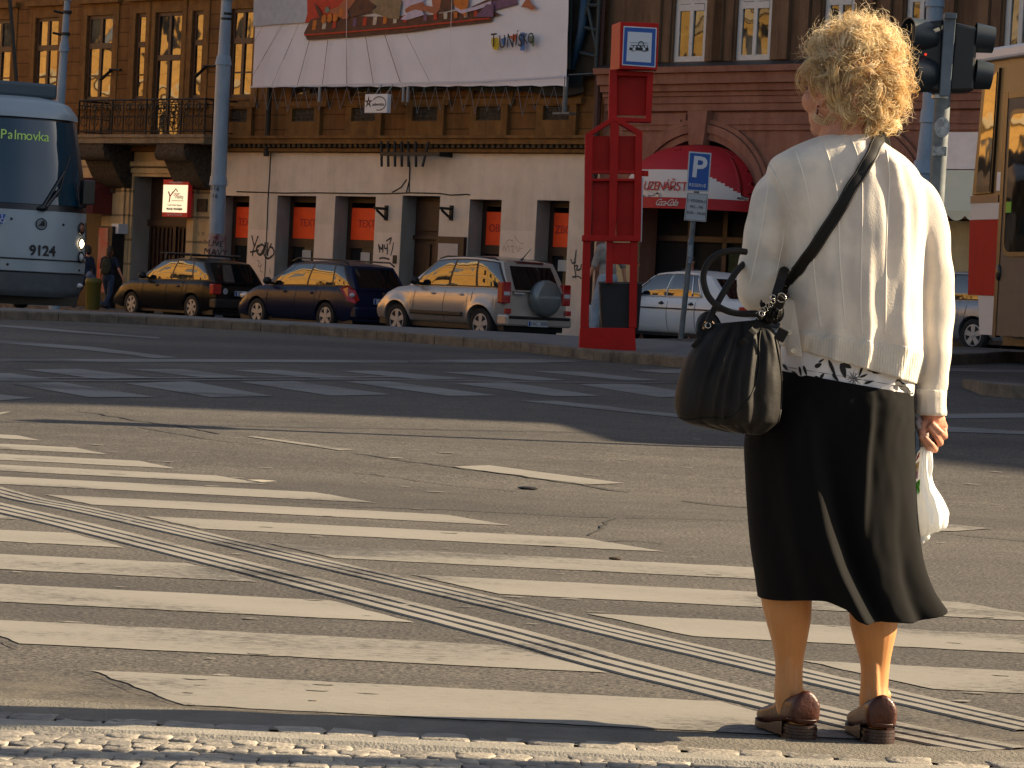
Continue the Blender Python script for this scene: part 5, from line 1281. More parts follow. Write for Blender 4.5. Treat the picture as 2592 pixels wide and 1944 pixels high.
# ================================================================== CARS
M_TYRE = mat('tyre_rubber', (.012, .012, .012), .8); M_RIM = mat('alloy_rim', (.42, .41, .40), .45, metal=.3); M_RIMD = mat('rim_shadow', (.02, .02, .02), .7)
M_CGL = glass_mat('car_glass', (.006, .008, .01), ior=2.05, wob=.010, wsc=1.6, rough=.03); M_CGLD = glass_mat('dark_car_glass', (.006, .007, .008), ior=1.6, rough=.02)
M_TRIM = mat('black_trim', (.012, .012, .013), .5); M_CHR = mat('chrome', (.6, .6, .6), .15, metal=1)
M_LRED = mat('tail_lamp_red', (.42, .008, .006), .2, coat=.6); M_LWHT = mat('lamp_white', (.55, .55, .56), .2, coat=.6); M_PLATE = mat('number_plate', (.5, .53, .56), .4); M_EUB = mat('plate_blue', (.01, .05, .3), .4)
def car(name, label, M, paint, c):
    """x forward, y left, z up; origin on the ground under the middle of the car"""
    o = thing(name, label, 'car', M)
    L_, W, wb, xr, rw_ = c['L'], c['W'], c['wb'], c['xr'], c['rw']      # xr: rear axle from the rear end
    x0 = -L_ / 2; ax = [x0 + xr, x0 + xr + wb]; arch = rw_ + c.get('arch', .06)
    sill = c['sill']; top = lambda x: float(np.interp(x - x0, *zip(*c['top']))); 
    def plan(x):
        t = abs(x) / (L_ / 2); return W / 2 * (1 - c.get('taper', .13) * max(0, (t - .62) / .38) ** 2.2)
    xsn = sorted(set([round(v, 4) for v in list(np.linspace(x0, -x0, 44))] + [round(a + arch * math.cos(t), 4) for a in ax for t in np.linspace(0, PI, 19)]))
    hp = [0, .06, .2, .4, .6, .8, .93, 1.0]; wp = [.85, .905, .955, .99, 1.0, .978, .945, .88]
    ends = c.get('ends', ([0, .02, .0, -.02, .03, .08, .12, .18], [-.06, 0, 0, .0, .05, .1, .16, .26]))
    rings = []
    for x in xsn:
        zb = sill + .05 * max(0, abs(x) / (L_ / 2) - .86) / .14
        for a in ax:
            if abs(x - a) < arch: zb = max(zb, rw_ * .98 + math.sqrt(max(0, arch * arch - (x - a) ** 2)))
        zt = top(x); ring = []; w_ = plan(x)
        te = (x - x0) / L_
        for h, wf in zip(hp, wp):
            zz_ = zb + (zt - zb) * h; hh = (zz_ - sill) / max(.01, zt - sill)
            dxr = float(np.interp(hh, hp, ends[0])) * max(0, 1 - te / .12); dxf = -float(np.interp(hh, hp, ends[1])) * max(0, 1 - (1 - te) / .16)
            fl = c.get('flare', 0) * max([0] + [1 - abs(math.hypot(x - a, zz_ - rw_) - arch) / .12 for a in ax if abs(math.hypot(x - a, zz_ - rw_) - arch) < .12])
            ring.append((x + dxr + dxf, w_ * float(np.interp(hh, hp, wp)) + fl, zz_))
        crown = [(ring[-1][0], ring[-1][1] * f, zt + c.get('crown', .035) * (1 - f * f)) for f in (.8, .5, 0)]
        half = [(ring[0][0], 0, max(ring[0][2], sill))] + ring + crown
        rings.append(half + [(p[0], -p[1], p[2]) for p in half[-2:0:-1]])
    b = MB(); b.loft(rings, True, True, True, uv=False); b.build('body', paint, o, M, smooth=True, sharp=50)
    # greenhouse
    g = c['gh']; wbse, wtop = W / 2 * .9, W / 2 * g.get('wt', .74); bul = g.get('bulge', .035)
    zb_ = lambda x: top(x) - .02
    def gp(i, h, side):
        e_ = 1 - g.get('round', .10) * (2 * abs(i - .5)) ** 6
        xb = g['xb'][0] + (g['xb'][1] - g['xb'][0]) * i; xt = g['xt'][0] + (g['xt'][1] - g['xt'][0]) * i
        x = x0 + xb + (xt - xb) * h; roofz = g['z'] + .02 - .06 * (2 * i - g.get('rp', 1)) ** 2
        zz_ = zb_(x0 + xb) + (roofz - zb_(x0 + xb)) * h
        y = (wbse + (wtop - wbse) * h + bul * 4 * h * (1 - h) * .6) * e_
        return Vector((x, y * side, zz_))
    n, m = 26, 8
    b = MB(); loops = []
    for j in range(m + 1):
        h = j / m; ring = [gp(i / n, h, 1) for i in range(n + 1)]
        f0, f1 = gp(1, h, 1), gp(0, h, 1); fr_ = []; re_ = []
        for k in range(1, 8):
            t = k / 8; by = math.sin(PI * t)
            fr_.append(Vector((f0.x + g.get('bf', .12) * by, f0.y * (1 - 2 * t), f0.z))); re_.append(Vector((f1.x - g.get('br', .06) * by, -f1.y * (1 - 2 * t), f1.z)))
        loops.append(ring + fr_ + [gp(i / n, h, -1) for i in range(n, -1, -1)] + re_)
    b.loft(loops, True, uv=False)
    roof = []
    for i in range(n + 1):
        p = gp(i / n, 1, 1); roof.append([Vector((p.x, p.y * f, p.z + .05 * (1 - f * f) * (1 - (2 * abs(i / n - .5)) ** 4))) for f in (1, .92, .75, .4, 0, -.4, -.75, -.92, -1)])
    b.loft(roof, False, uv=False)
    b.build('cabin', g.get('paint', paint), o, M, smooth=True, sharp=40)
    def side_glass(i0, i1, j0, j1, side, gm=M_CGL, h0=.07, h1=.9, rim=True):
        b = MB(); N_, K = 8, 6; v = []
        for k in range(K + 1):
            h = h0 + (h1 - h0) * k / K; f = (h - h0) / (h1 - h0)
            for i in range(N_ + 1):
                a, e_ = i0 + (j0 - i0) * f, i1 + (j1 - i1) * f; p = gp(a + (e_ - a) * i / N_, h, side); v.append(p + Vector((0, side * .006, .002)))
        b.add(v, [(k * (N_ + 1) + i, k * (N_ + 1) + i + 1, (k + 1) * (N_ + 1) + i + 1, (k + 1) * (N_ + 1) + i) for k in range(K) for i in range(N_)])
        return b.build('window', gm, o, M, smooth=True)
    if g.get('band'):                               # black surround of the side windows
        for side in (1, -1):
            b = MB(); v = []; q0, q1, q2, q3 = g['band']
            for k in range(7):
                h = .03 + .92 * k / 6; f = k / 6
                for i in range(21): p = gp((q0 + (q2 - q0) * f) + ((q1 + (q3 - q1) * f) - (q0 + (q2 - q0) * f)) * i / 20, h, side); v.append(p + Vector((0, side * .003, .001)))
            b.add(v, [(k * 21 + i, k * 21 + i + 1, (k + 1) * 21 + i + 1, (k + 1) * 21 + i) for k in range(6) for i in range(20)]); b.build('window_surround', g.get('bandm', M_TRIM), o, M, smooth=True)
    for wdw in g['win']:
        for side in (1, -1): side_glass(*wdw, side)
    for nm, i_, bq in (('windscreen', 1, g.get('bf', .12)), ('rear_window', 0, -g.get('br', .06))):
        b = MB(); v = []; hb = g.get('rh', (.1, .9)) if i_ == 0 else (.08, .93); rwid = g.get('rwid', .86) if i_ == 0 else .9
        for k in range(7):
            h = hb[0] + (hb[1] - hb[0]) * k / 6; p = gp(i_, h, 1)
            for q in range(13):
                t = (1 - rwid) / 2 + rwid * q / 12; v.append((p.x + bq * math.sin(PI * t) + (.008 if i_ else -.008), p.y * (1 - 2 * t), p.z + .003))
        b.add(v, [(k * 13 + i, k * 13 + i + 1, (k + 1) * 13 + i + 1, (k + 1) * 13 + i) for k in range(6) for i in range(12)]); b.build(nm, c.get('rg', M_CGLD) if i_ == 0 else M_CGLD, o, M, smooth=True)
    # wheels and arches
    for a in ax:
        for side in (1, -1):
            yo = side * (W / 2 - .02); yi = side * (W / 2 - .22)
            b = MB(); r = rw_; ti = r * .66
            pf = [(ti, yi), (r * .95, yi), (r, yi + side * .03), (r, yo - side * .03), (r * .95, yo), (ti + .01, yo + side * .004), (ti, yo - side * .02)]
            b.lathe([(q, y) for q, y in pf], (a, 0, r), 'y', 32); wh = b.build('wheel', M_TYRE, o, M, smooth=True, sharp=40)
            b = MB(); b.lathe([(0, yo - side * .06), (ti, yo - side * .05), (ti, yo - side * .01), (ti * .9, yo - side * .006), (ti * .88, yo - side * .04), (0, yo - side * .04)], (a, 0, r), 'y', 28)
            ns = c.get('spokes', 6)
            b.m = 0
            for s_ in range(ns):
                an = 2 * PI * s_ / ns + .3; d_ = Vector((math.cos(an), 0, math.sin(an))); e_ = Vector((-d_.z, 0, d_.x)); cc = Vector((a, yo - side * .03, r)); ws = ti * c.get('sw', .2)
                b.prism([cc + e_ * ws * .7 + d_ * .03, cc + e_ * ws + d_ * ti * .92, cc - e_ * ws + d_ * ti * .92, cc - e_ * ws * .7 + d_ * .03], (0, side * .022, 0))
            b.lathe([(0, yo + side * .002), (ti * .22, yo - side * .002), (ti * .25, yo - side * .03)], (a, 0, r), 'y', 16)
            b.build('rim', c.get('rimm', M_RIM), wh, M)
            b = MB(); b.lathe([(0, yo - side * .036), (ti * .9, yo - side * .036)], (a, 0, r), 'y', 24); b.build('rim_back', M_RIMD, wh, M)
            b = MB(); b.tube([(a, yi * .9, r), (a, side * .3, r)], arch * .9, 18); b.build('wheel_well', M_TRIM, o, M)
    # details
    b = MB(); b.box(x0 + .12, -x0 - .12, -W / 2 * .86, W / 2 * .86, sill * .75, sill + .06); b.build('underbody', M_TRIM, o, M)
    for side in (1, -1):
        mx = x0 + c['mir']; mz = top(mx) + .09
        b = MB(); b.ell((mx, side * (W / 2 + .06), mz), (.07, .11, .085), 12, 8); b.box(mx - .02, mx + .03, min(side * (W / 2 - .12), side * (W / 2 + .02)), max(side * (W / 2 - .12), side * (W / 2 + .02)), mz - .07, mz - .02); b.build('mirror', c.get('mirm', M_TRIM), o, M, smooth=True, sharp=40)
        for hx in c['handles']:
            b = MB(); yy = side * plan(x0 + hx) * .985; b.ell((x0 + hx, yy, c['hz']), (.085, .022, .022), 10, 6); b.ell((x0 + hx, yy - side * .012, c['hz'] - .005), (.055, .012, .045), 10, 6); b.build('door_handle', c.get('hm', paint), o, M, smooth=True)
        for dx_ in c['seams']:                         # door shut lines
            pts = []; b = MB()
            for h in np.linspace(.05, .97, 8):
                zz_ = sill + (top(x0 + dx_) - sill) * h; pts.append((x0 + dx_ + c.get('sl', 0) * (1 - h), side * (plan(x0 + dx_) * float(np.interp(h, hp, wp)) + .002), zz_))
            b.tube(pts, .006, 4); b.build('shut_line', M_TRIM, o, M)
    return o, gp, plan, top, x0
def bx(o, M, name, m, dims, bev=.008):
    b = MB(); b.box(*dims); return b.build(name, m, o, M, bevel=bev)
def number_plate(o, M, x, y, zc, txt, w_=.52):
    p = bx(o, M, 'number_plate', M_PLATE, (x - .012, x + .01, y - w_ / 2, y + w_ / 2, zc - .058, zc + .058), .004)
    b = MB(); b.box(x - .016, x - .0125, y + w_ / 2 - .05, y + w_ / 2 - .006, zc - .05, zc + .05); b.build('country_strip', M_EUB, p, M)
    b = MB(); text_mesh(b, txt, .105, T((x - .014, y - .02, zc)) @ Matrix.Rotation(-PI / 2, 4, 'Z') @ rotm(PI / 2), .001); b.build('characters', M_BLK, p, M)
def place(u, Y, phi, c, zz_=None):
    """stand the car so that its rear left wheel is seen at photo column u, depth Y"""
    X = ray(u, 800).x / ray(u, 800).y * Y
    f = Vector((-math.sin(phi), math.cos(phi), 0)); l = Vector((-f.y, f.x, 0))
    ctr = Vector((X, Y, 0)) - l * (c['W'] / 2) + f * (c['L'] / 2 - c['xr'])
    return T((ctr.x, ctr.y, gz(ctr.x, ctr.y) if zz_ is None else zz_)) @ Matrix(((f.x, l.x, 0, 0), (f.y, l.y, 0, 0), (0, 0, 1, 0), (0, 0, 0, 1)))
def carpaint(name, col, metal=.3, rough=.25): return mat(name, col, rough, metal=metal, coat=.25 if max(col) > .1 else .08, spec=.5 if max(col) > .1 else .22, var=.04, vscale=2)
PH = R(41)
# --- beige-silver off-roader
C = dict(L=4.15, W=1.81, wb=2.64, xr=.72, rw=.345, sill=.34, top=[(0, 1.06), (.4, 1.10), (2.4, 1.08), (3.1, 1.06), (3.4, 1.03), (3.9, .93), (4.15, .82)], flare=.045, arch=.07, mir=2.72, handles=(1.32, 2.2), hz=.93, seams=(.98, 1.83, 2.78), sl=.08,
         ends=([0, .0, .02, .05, .05, .06, .07, .08], [-.02, 0, 0, .0, .04, .1, .16, .22]),
         gh=dict(xb=(.04, 3.22), xt=(.36, 2.32), z=1.66, wt=.8, win=[(.02, .27, .05, .31), (.295, .545, .335, .62), (.57, .9, .645, .955)], band=(.0, .93, .03, .975), rh=(.05, .86), rwid=.8, br=.03, bandm=M_TRIM), rg=M_CGLD, spokes=5, sw=.24)
M_BEIGE = mat('beige_silver_paint', (.48, .42, .36), .32, metal=.35, coat=.6, var=.04, vscale=2)
MM = place(1213, 61, PH, C, .0)
o, gp, plan, top, x0 = car('off_road_car', 'beige-silver off-roader with spare wheel on its back parked behind the island', MM, M_BEIGE, C)
b = MB(); b.lathe([(0, x0 - .2), (.28, x0 - .195), (.34, x0 - .17), (.365, x0 - .1), (.36, x0 - .0), (.33, x0 + .03)], (0, -.12, .93), 'x', 36); sp = b.build('spare_wheel_cover', mat('silver_green_cover', (.20, .215, .21), .35, metal=.4, coat=.4), o, MM, smooth=True, sharp=60)
for side in (1, -1):
    y0 = .70 if side > 0 else -.885
    l = bx(o, MM, 'tail_lamp', M_LRED, (x0 + .03, x0 + .2, y0, y0 + .215, .8, 1.22), .02)
    bx(l, MM, 'reversing_lamp', M_LWHT, (x0 + .02, x0 + .15, y0 + .03, y0 + .18, .95, 1.03), .01); bx(o, MM, 'reflector', M_LRED, (x0 - .03, x0 + .03, y0 + .02, y0 + .16, .60, .70), .01); 
    b = MB(); b.box(x0 + 1.28, x0 + 2.9, side * (.905) - .02, side * .905 + .02, .50, .58); b.build('side_moulding', M_TRIM, o, MM, bevel=.015)
    b = MB(); P = [(x0 + .5, side * .66, 1.64), (x0 + .62, side * .66, 1.68), (x0 + 2.1, side * .66, 1.685), (x0 + 2.3, side * .66, 1.63)]; b.tube(P, .018, 8); b.build('roof_rail', M_TRIM, o, MM, smooth=True)
bx(o, MM, 'rear_bumper', M_BEIGE, (x0 - .06, x0 + .25, -.86, .86, .36, .58), .04); bx(o, MM, 'bumper_strip', M_TRIM, (x0 - .075, x0 + .1, -.80, .80, .5, .56), .01)
bx(o, MM, 'tailgate_handle', M_CHR, (x0 + .0, x0 + .04, .36, .62, .98, 1.03), .01); number_plate(o, MM, x0 - .08, .05, .42, '1AC  3000')
b = MB(); p = gp(.12, 1, 0); b.tube([(x0 + .55, 0, 1.69), (x0 + .3, 0, 1.9)], [.012, .006], 6); b.ell((x0 + .55, 0, 1.69), (.05, .03, .02), 8, 6); b.build('aerial', M_TRIM, o, MM)
b = MB(); text_mesh(b, 'GRAND VITARA', .075, T((x0 - .203, -.12, .95)) @ Matrix.Rotation(-PI / 2, 4, 'Z') @ rotm(PI / 2), .002); b.build('lettering', M_CHR, sp, MM)
b = MB(); b.box(x0 + .3, x0 + .45, -.35, .35, 1.60, 1.64); b.build('high_brake_lamp', mat('dark_red_lens', (.1, .01, .01), .3), o, MM)
# --- dark blue estate
C2 = dict(L=4.24, W=1.66, wb=2.46, xr=.95, rw=.31, sill=.2, top=[(0, .92), (.3, .98), (2.0, .95), (3.0, .92), (3.4, .90), (3.95, .80), (4.24, .66)], mir=2.95, handles=(1.45, 2.4), hz=.8, seams=(1.12, 1.98, 3.0), sl=.1,
          ends=([.0, -.02, -.02, .02, .05, .08, .1, .12], [-.06, 0, 0, .02, .06, .12, .18, .3]),
          gh=dict(xb=(.1, 3.45), xt=(.42, 2.45), z=1.45, wt=.76, win=[(.05, .2, .09, .2), (.215, .47, .22, .53), (.49, .86, .55, .93)], band=(.03, .9, .075, .955), rh=(.08, .9), rwid=.88, br=.05, bandm=M_TRIM), spokes=5, sw=.26)
M_BLUE = carpaint('dark_blue_paint', (.006, .012, .04), .0, .3)
MM = place(820, 65.5, PH, C2, .0)
o, gp, plan, top, x0 = car('estate_car', 'dark blue estate car with roof rails parked ahead of the off-roader', MM, M_BLUE, C2)
for side in (1, -1):
    b = MB(); b.tube([(x0 + .45, side * .62, 1.44), (x0 + .62, side * .63, 1.52), (x0 + 2.2, side * .63, 1.535), (x0 + 2.42, side * .62, 1.46)], .018, 8); b.build('roof_rail', M_TRIM, o, MM, smooth=True)
    b = MB(); q = [(x0 + .22, side * .80, 1.0), (x0 + .44, side * .835, .93), (x0 + .16, side * .835, .66), (x0 - .01, side * .76, .62), (x0 + .02, side * .62, .70), (x0 + .1, side * .68, .9)]
    b.prism(q, (-.02, side * .015, 0)); l = b.build('tail_lamp', M_LRED, o, MM, bevel=.01)
    b = MB(); b.ell((x0 + .06, side * .79, .79), (.05, .06, .05), 10, 8); b.build('reversing_lamp', M_LWHT, l, MM, smooth=True)
    b = MB(); b.ell((x0 + 4.02, side * .66, .66), (.2, .1, .08), 12, 8); b.build('headlamp', M_LWHT, o, MM, smooth=True)
number_plate(o, MM, x0 - .01, 0, .68, '1AD 15'); bx(o, MM, 'rear_bumper', M_BLUE, (x0 - .05, x0 + .2, -.74, .74, .3, .56), .05)
b = MB(); b.lathe([(0, x0 - .0), (.04, x0 - .0)], (0, 0, .84), 'x', 16); b.build('badge', M_CHR, o, MM)
# --- black estate with roof bars
C3 = dict(L=4.2, W=1.63, wb=2.45, xr=.85, rw=.29, sill=.2, top=[(0, .88), (.3, .93), (2.0, .90), (3.0, .88), (3.3, .87), (3.9, .76), (4.2, .6)], mir=2.75, handles=(1.4, 2.25), hz=.76, seams=(1.05, 1.85, 2.8), sl=.05,
          gh=dict(xb=(.1, 3.25), xt=(.5, 2.35), z=1.38, wt=.76, win=[(.05, .24, .1, .26), (.26, .52, .285, .575), (.54, .88, .60, .94)], band=(.03, .92, .085, .965), rh=(.08, .92), rwid=.9, br=.04), spokes=6)
M_BLACK = carpaint('black_paint', (.006, .006, .007), .0, .3)
MM = place(480, 70.5, PH, C3, .02)
o, gp, plan, top, x0 = car('estate_car', 'black estate car with roof bars parked foremost by the portal', MM, M_BLACK, C3)
for side in (1, -1):
    bx(o, MM, 'tail_lamp', M_LRED, (x0 + .0, x0 + .16, side * .68 - .115, side * .68 + .115, .62, .86), .02)
for xx in (1.2, 2.2):
    b = MB(); b.tube([(x0 + xx, -.62, 1.38), (x0 + xx, -.6, 1.5), (x0 + xx, .6, 1.5), (x0 + xx, .62, 1.38)], .022, 8); b.build('roof_bar', M_TRIM, o, MM)
for side in (1, -1): b = MB(); b.tube([(x0 + .9, side * .58, 1.52), (x0 + 2.5, side * .58, 1.52)], .016, 6); b.build('roof_rack_rail', M_TRIM, o, MM)
number_plate(o, MM, x0 - .03, -.05, .66, '2S8 1714'); bx(o, MM, 'rear_bumper', M_TRIM, (x0 - .06, x0 + .2, -.76, .76, .3, .52), .04)
b = MB(); b.lathe([(0, x0 + .005), (.07, x0 + .005)], (0, .45, .7), 'x', 18); b.build('country_badge', M_SIGNW, o, MM)
# --- white saloon
C4 = dict(L=4.72, W=1.79, wb=2.8, xr=1.1, rw=.315, sill=.22, top=[(0, .86), (.2, .90), (1.1, .93), (1.2, .94), (3.1, .93), (3.4, .91), (4.3, .84), (4.72, .72)], mir=3.15, handles=(1.62, 2.45), hz=.80, seams=(1.5, 2.28, 3.25), sl=.0, taper=.06,
          ends=([.04, .0, .0, .02, .03, .04, .05, .06], [-.0, 0, 0, .0, .02, .04, .06, .08]),
          gh=dict(xb=(.75, 3.55), xt=(1.35, 2.85), z=1.405, wt=.75, win=[(.24, .31, .215, .27), (.325, .58, .285, .60), (.61, .92, .64, .965)], rh=(.1, .9), rwid=.86, br=.05, bf=.1, round=.06), rimm=M_CHR, spokes=8, sw=.12, hm=M_TRIM)
M_WHT = carpaint('white_paint', (.74, .73, .71), 0, .35)
MM = place(1793, 59.3, PH, C4, .16)
o, gp, plan, top, x0 = car('saloon_car', 'white old-fashioned saloon car with chrome window trim behind the stop post', MM, M_WHT, C4)
for side in (1, -1):
    b = MB(); b.box(x0 + .1, x0 + 4.55, side * .893 - .012, side * .893 + .012, .69, .715); b.build('side_strip', M_TRIM, o, MM)
    b = MB()
    for i0, j0 in ((.318, .278), (.595, .62), (.225, .2), (.935, .975)):
        b.tube([gp(i0 + (j0 - i0) * h, .05 + .87 * h, side) + Vector((0, side * .012, 0)) for h in np.linspace(0, 1, 6)], .014, 6)
    for h in (.05, .93): b.tube([gp(i_, h, side) + Vector((0, side * .01, 0)) for i_ in np.linspace(.235 if h < .5 else .21, .925 if h < .5 else .965, 14)], .011, 6)
    b.build('window_trim', M_CHR, o, MM, smooth=True)
    bx(o, MM, 'tail_lamp', M_LRED, (x0 - .005, x0 + .3, side * .8 - .1, side * .8 + .085, .62, .80), .015)
bx(o, MM, 'rear_bumper', M_CHR, (x0 - .1, x0 + .25, -.88, .88, .42, .54), .03)
# --- silver-blue car, far right, behind the red tram
C5 = dict(C2); C5['handles'] = (1.45,)
MM = place(2462, 57.5, PH, C5, .34)
car('hatchback_car', 'pale blue car mostly hidden behind the red and white tram', MM, carpaint('pale_blue_paint', (.27, .29, .32), .4, .3), C5)

# ================================================================== TRAMS
# ---- modern tram, front seen on the left
psi = R(30); TF = Vector((math.sin(psi), -math.cos(psi), 0)); TL = Vector((math.cos(psi), math.sin(psi), 0))
nose = at(105, 640, 48); TM = T((nose.x, nose.y, gz(nose.x, 48))) @ Matrix(((TF.x, TL.x, 0, 0), (TF.y, TL.y, 0, 0), (0, 0, 1, 0), (0, 0, 0, 1)))
tr = thing('tram', 'silver-blue modern tram facing the crossing at far left with route display', 'tram', TM @ T((-6, 0, 0)))
M_TSIL = carpaint('tram_silver_blue', (.27, .33, .37), .15, .5); M_TGREY = mat('tram_bumper_grey', (.09, .105, .12), .5, var=.15); 
M_TGL = glass_mat('tram_windscreen', (.006, .036, .062), ior=1.7, rough=.05); M_TBLK = mat('tram_black_surround', (.008, .009, .011), .3)
def nosering(zz_, w_=1.2, d=.45, back=-14, p=3.2, setb=0.0, n=25):
    out = []
    for i in range(n):
        y = -w_ + 2 * w_ * i / (n - 1); yy = math.sin(PI / 2 * (y / w_)) * w_ if True else y
        out.append((-setb - d * abs(yy / w_) ** p, yy, zz_))
    return out
lev = [(.22, 1.02, .5, .10), (.30, 1.1, .48, .05), (.58, 1.14, .46, .0), (.62, 1.14, .46, .0), (.78, 1.16, .46, .01), (.84, 1.16, .46, .012), (1.2, 1.17, .46, .05), (1.52, 1.18, .46, .10), (1.62, 1.18, .46, .12), (2.2, 1.17, .5, .26), (2.75, 1.14, .55, .43), (3.0, 1.12, .55, .52), (3.1, 1.12, .55, .56), (3.28, 1.06, .6, .75), (3.38, .9, .6, 1.2), (3.42, .5, .5, 2.0)]
P = crom([l for l in lev], 1 + (len(lev) - 1) * 4)
def ringat(zz_, grow=0.0):
    zs_ = [l[0] for l in lev]; w_, d_, s_ = (float(np.interp(zz_, zs_, [l[k] for l in lev])) for k in (1, 2, 3))
    w_ *= .80
    return nosering(zz_, w_ + grow, d_, setb=s_ - grow)
def skin(z0, z1, m, name, parent, grow=0, n=10, i0=0, i1=25, cap=False):
    b = MB(); b.loft([ringat(z0 + (z1 - z0) * k / n, grow)[i0:i1] for k in range(n + 1)], False, uv=False)
    return b.build(name, m, parent, TM, smooth=True, sharp=60)
skin(.22, .60, M_TGREY, 'bumper', tr); skin(.60, 1.56, M_TSIL, 'front_panel', tr, n=14)
b = MB()
for zz_ in (.60, .80): b.tube([Vector(p) + Vector((.004, 0, 0)) for p in ringat(zz_, .004)], .012, 5)
b.build('panel_joint', M_TBLK, tr, TM)
skin(1.56, 3.02, M_TBLK, 'windscreen_surround', tr, n=12)
skin(3.02, 3.42, M_TSIL, 'roof_cowl', tr, .03, n=12)
skin(1.66, 2.98, M_TGL, 'windscreen', tr, .012, 10, 5, 20)
# body behind the nose
b = MB(); b.prism([(-.7, -1.0, .3), (-.7, .9, .3), (-.75, .9, 1.6), (-1.2, .9, 3.05), (-1.6, .8, 3.38), (-1.6, -.9, 3.38), (-1.2, -1.0, 3.05), (-.75, -1.0, 1.6)], (-13, 0, 0)); b.build('body', M_TSIL, tr, TM)
b = MB()
for side in (1, -1): b.box(-13, -2, side * .95 - .06, side * .95 + .06, 1.3, 2.75)
b.build('side_windows', M_CGL, tr, TM)
b = MB(); b.box(-2.2, -1.4, -.7, .7, 3.38, 3.62); b.box(-9, -3.2, -.8, .8, 3.38, 3.66); b.build('roof_equipment', mat('roof_box_blue', (.05, .075, .10), .6), tr, TM, bevel=.05)
b = MB(); b.box(-12.5, -.8, -.95, .95, .08, .34); b.build('undercarriage', M_TBLK, tr, TM)
b = MB(); q0, q1 = TM.inverted() @ at(43, 228, 49.5), TM.inverted() @ at(20, -60, 49.5); b.tube([q0, q1], .035, 6); b.build('pantograph_arm', M_IRON, tr, TM)
for side in (1, -1):
    hl = None
    for zz_, r, m_ in ((1.32, .075, mat('indicator_lens', (.25, .10, .06), .3)), (1.08, .068, mat('lit_headlamp', (.9, .7, .5), .2, emis=(1, .75, .45), estr=5)), (.87, .068, M_LWHT)):
        w_ = float(np.interp(zz_, [l[0] for l in lev], [l[1] for l in lev])) * .80; yy = side * w_ * .80; xx = -float(np.interp(zz_, [l[0] for l in lev], [l[3] for l in lev])) - .46 * .80 ** 3.2
        b = MB(); b.ell((xx, yy, zz_), (r * .7, r, r), 14, 10, Matrix.Rotation(side * .6, 3, 'Z')); l_ = b.build('headlight', m_, tr, TM, smooth=True)
        b = MB(); b.tube([Vector((xx + .035, yy, zz_)) + Matrix.Rotation(side * .7, 3, 'Z') @ Vector((0, (r + .014) * math.cos(a), (r + .014) * math.sin(a))) for a in np.linspace(0, 2 * PI, 17)], .014, 5); b.build('lamp_ring', M_TBLK, l_, TM)
    b = MB(); ss = [Vector(p) for p in [ringat(zz_, .006)[22 if side > 0 else 2] for zz_ in np.linspace(.86, 1.42, 7)]]; b.tube(ss, .008, 4); b.build('lamp_panel_joint', M_TBLK, tr, TM)
# mirror, wiper
b = MB(); mq = TM.inverted() @ at(*z(5, 755, 235), 48.6); b.box(mq.x - .08, mq.x + .08, mq.y - .1, mq.y + .1, mq.z - .18, mq.z + .2); b.tube([mq + Vector((0, 0, -.2)), (mq.x - .2, mq.y - .25, mq.z - .32)], .025, 6); b.build('mirror', M_TBLK, tr, TM, bevel=.04)
def front(y, zz_, off=.02): 
    w_, d_, s_ = (float(np.interp(zz_, [l[0] for l in lev], [l[k] for l in lev])) for k in (1, 2, 3)); w_ *= .80; return Vector((-s_ - d_ * abs(y / w_) ** 3.2 + off, y, zz_))
b = MB(); b.tube([front(.02, 1.62, .05), front(.42, 2.2, .05)], .022, 6); b.tube([front(.06, 1.62, .07), front(.30, 1.9, .06)], .03, 6); b.tube([front(.28, 1.8, .045), front(.55, 2.45, .04)], .014, 5); b.ell(front(.02, 1.6, .04), (.05, .08, .05), 10, 8); b.build('wiper', M_TBLK, tr, TM)
TXT = Matrix(((0, 0, 1, 0), (1, 0, 0, 0), (0, 1, 0, 0), (0, 0, 0, 1)))      # text on the nose: x -> y, y -> z, facing forward
b = MB(); 
for i, ch in enumerate('9124'): p = front(-.14 + .108 * i, .93, .012); text_mesh(b, ch, .225, T(p) @ TXT, .002, bold=.006)
b.build('fleet_number', M_BLK, tr, TM)
M_LED = mat('led_display', (.05, .08, .02), .5, emis=(.45, .75, .2), estr=.09)
b = MB(); 
for yy, ch in zip((-.53, -.432, -.36, -.262, -.14, -.035, .055, .15), 'Palmovka'): p = front(yy, 2.72, .035); text_mesh(b, ch, .215, T(p) @ TXT, .002)
b.build('route_display', M_LED, tr, TM)
b = MB(); p = front(.0, 1.35, .016)
b.m = 0; b.lathe([(0, p.x), (.095, p.x)], (0, 0, 1.35), 'x', 28)
b.m = 1; b.lathe([(0, p.x + .004), (.08, p.x + .004)], (0, 0, 1.35), 'x', 28)
b.m = 0
for k in range(3): b.tube([(p.x + .01, -.008 + .023 * k, 1.335), (p.x + .01, .023 + .015 * k, 1.39 - .01 * k)], .008, 5)
b.prism([(p.x + .008, -.062, 1.325), (p.x + .008, .066, 1.325), (p.x + .008, .045, 1.347), (p.x + .008, -.022, 1.352)], (.003, 0, 0)); b.prism([(p.x + .008, -.022, 1.346), (p.x + .008, .022, 1.346), (p.x + .008, .055, 1.41), (p.x + .008, .0, 1.395)], (.003, 0, 0))
b.build('emblem', [M_BLK, mat('emblem_silver', (.34, .4, .45), .4)], tr, TM)
b = MB(); p = front(-.60, 1.40, .015); b.box(p.x - .004, p.x, p.y - .075, p.y + .075, 1.325, 1.475); wp_ = b.build('wheelchair_sign', mat('sticker_blue', (.02, .10, .42), .5), tr, TM)
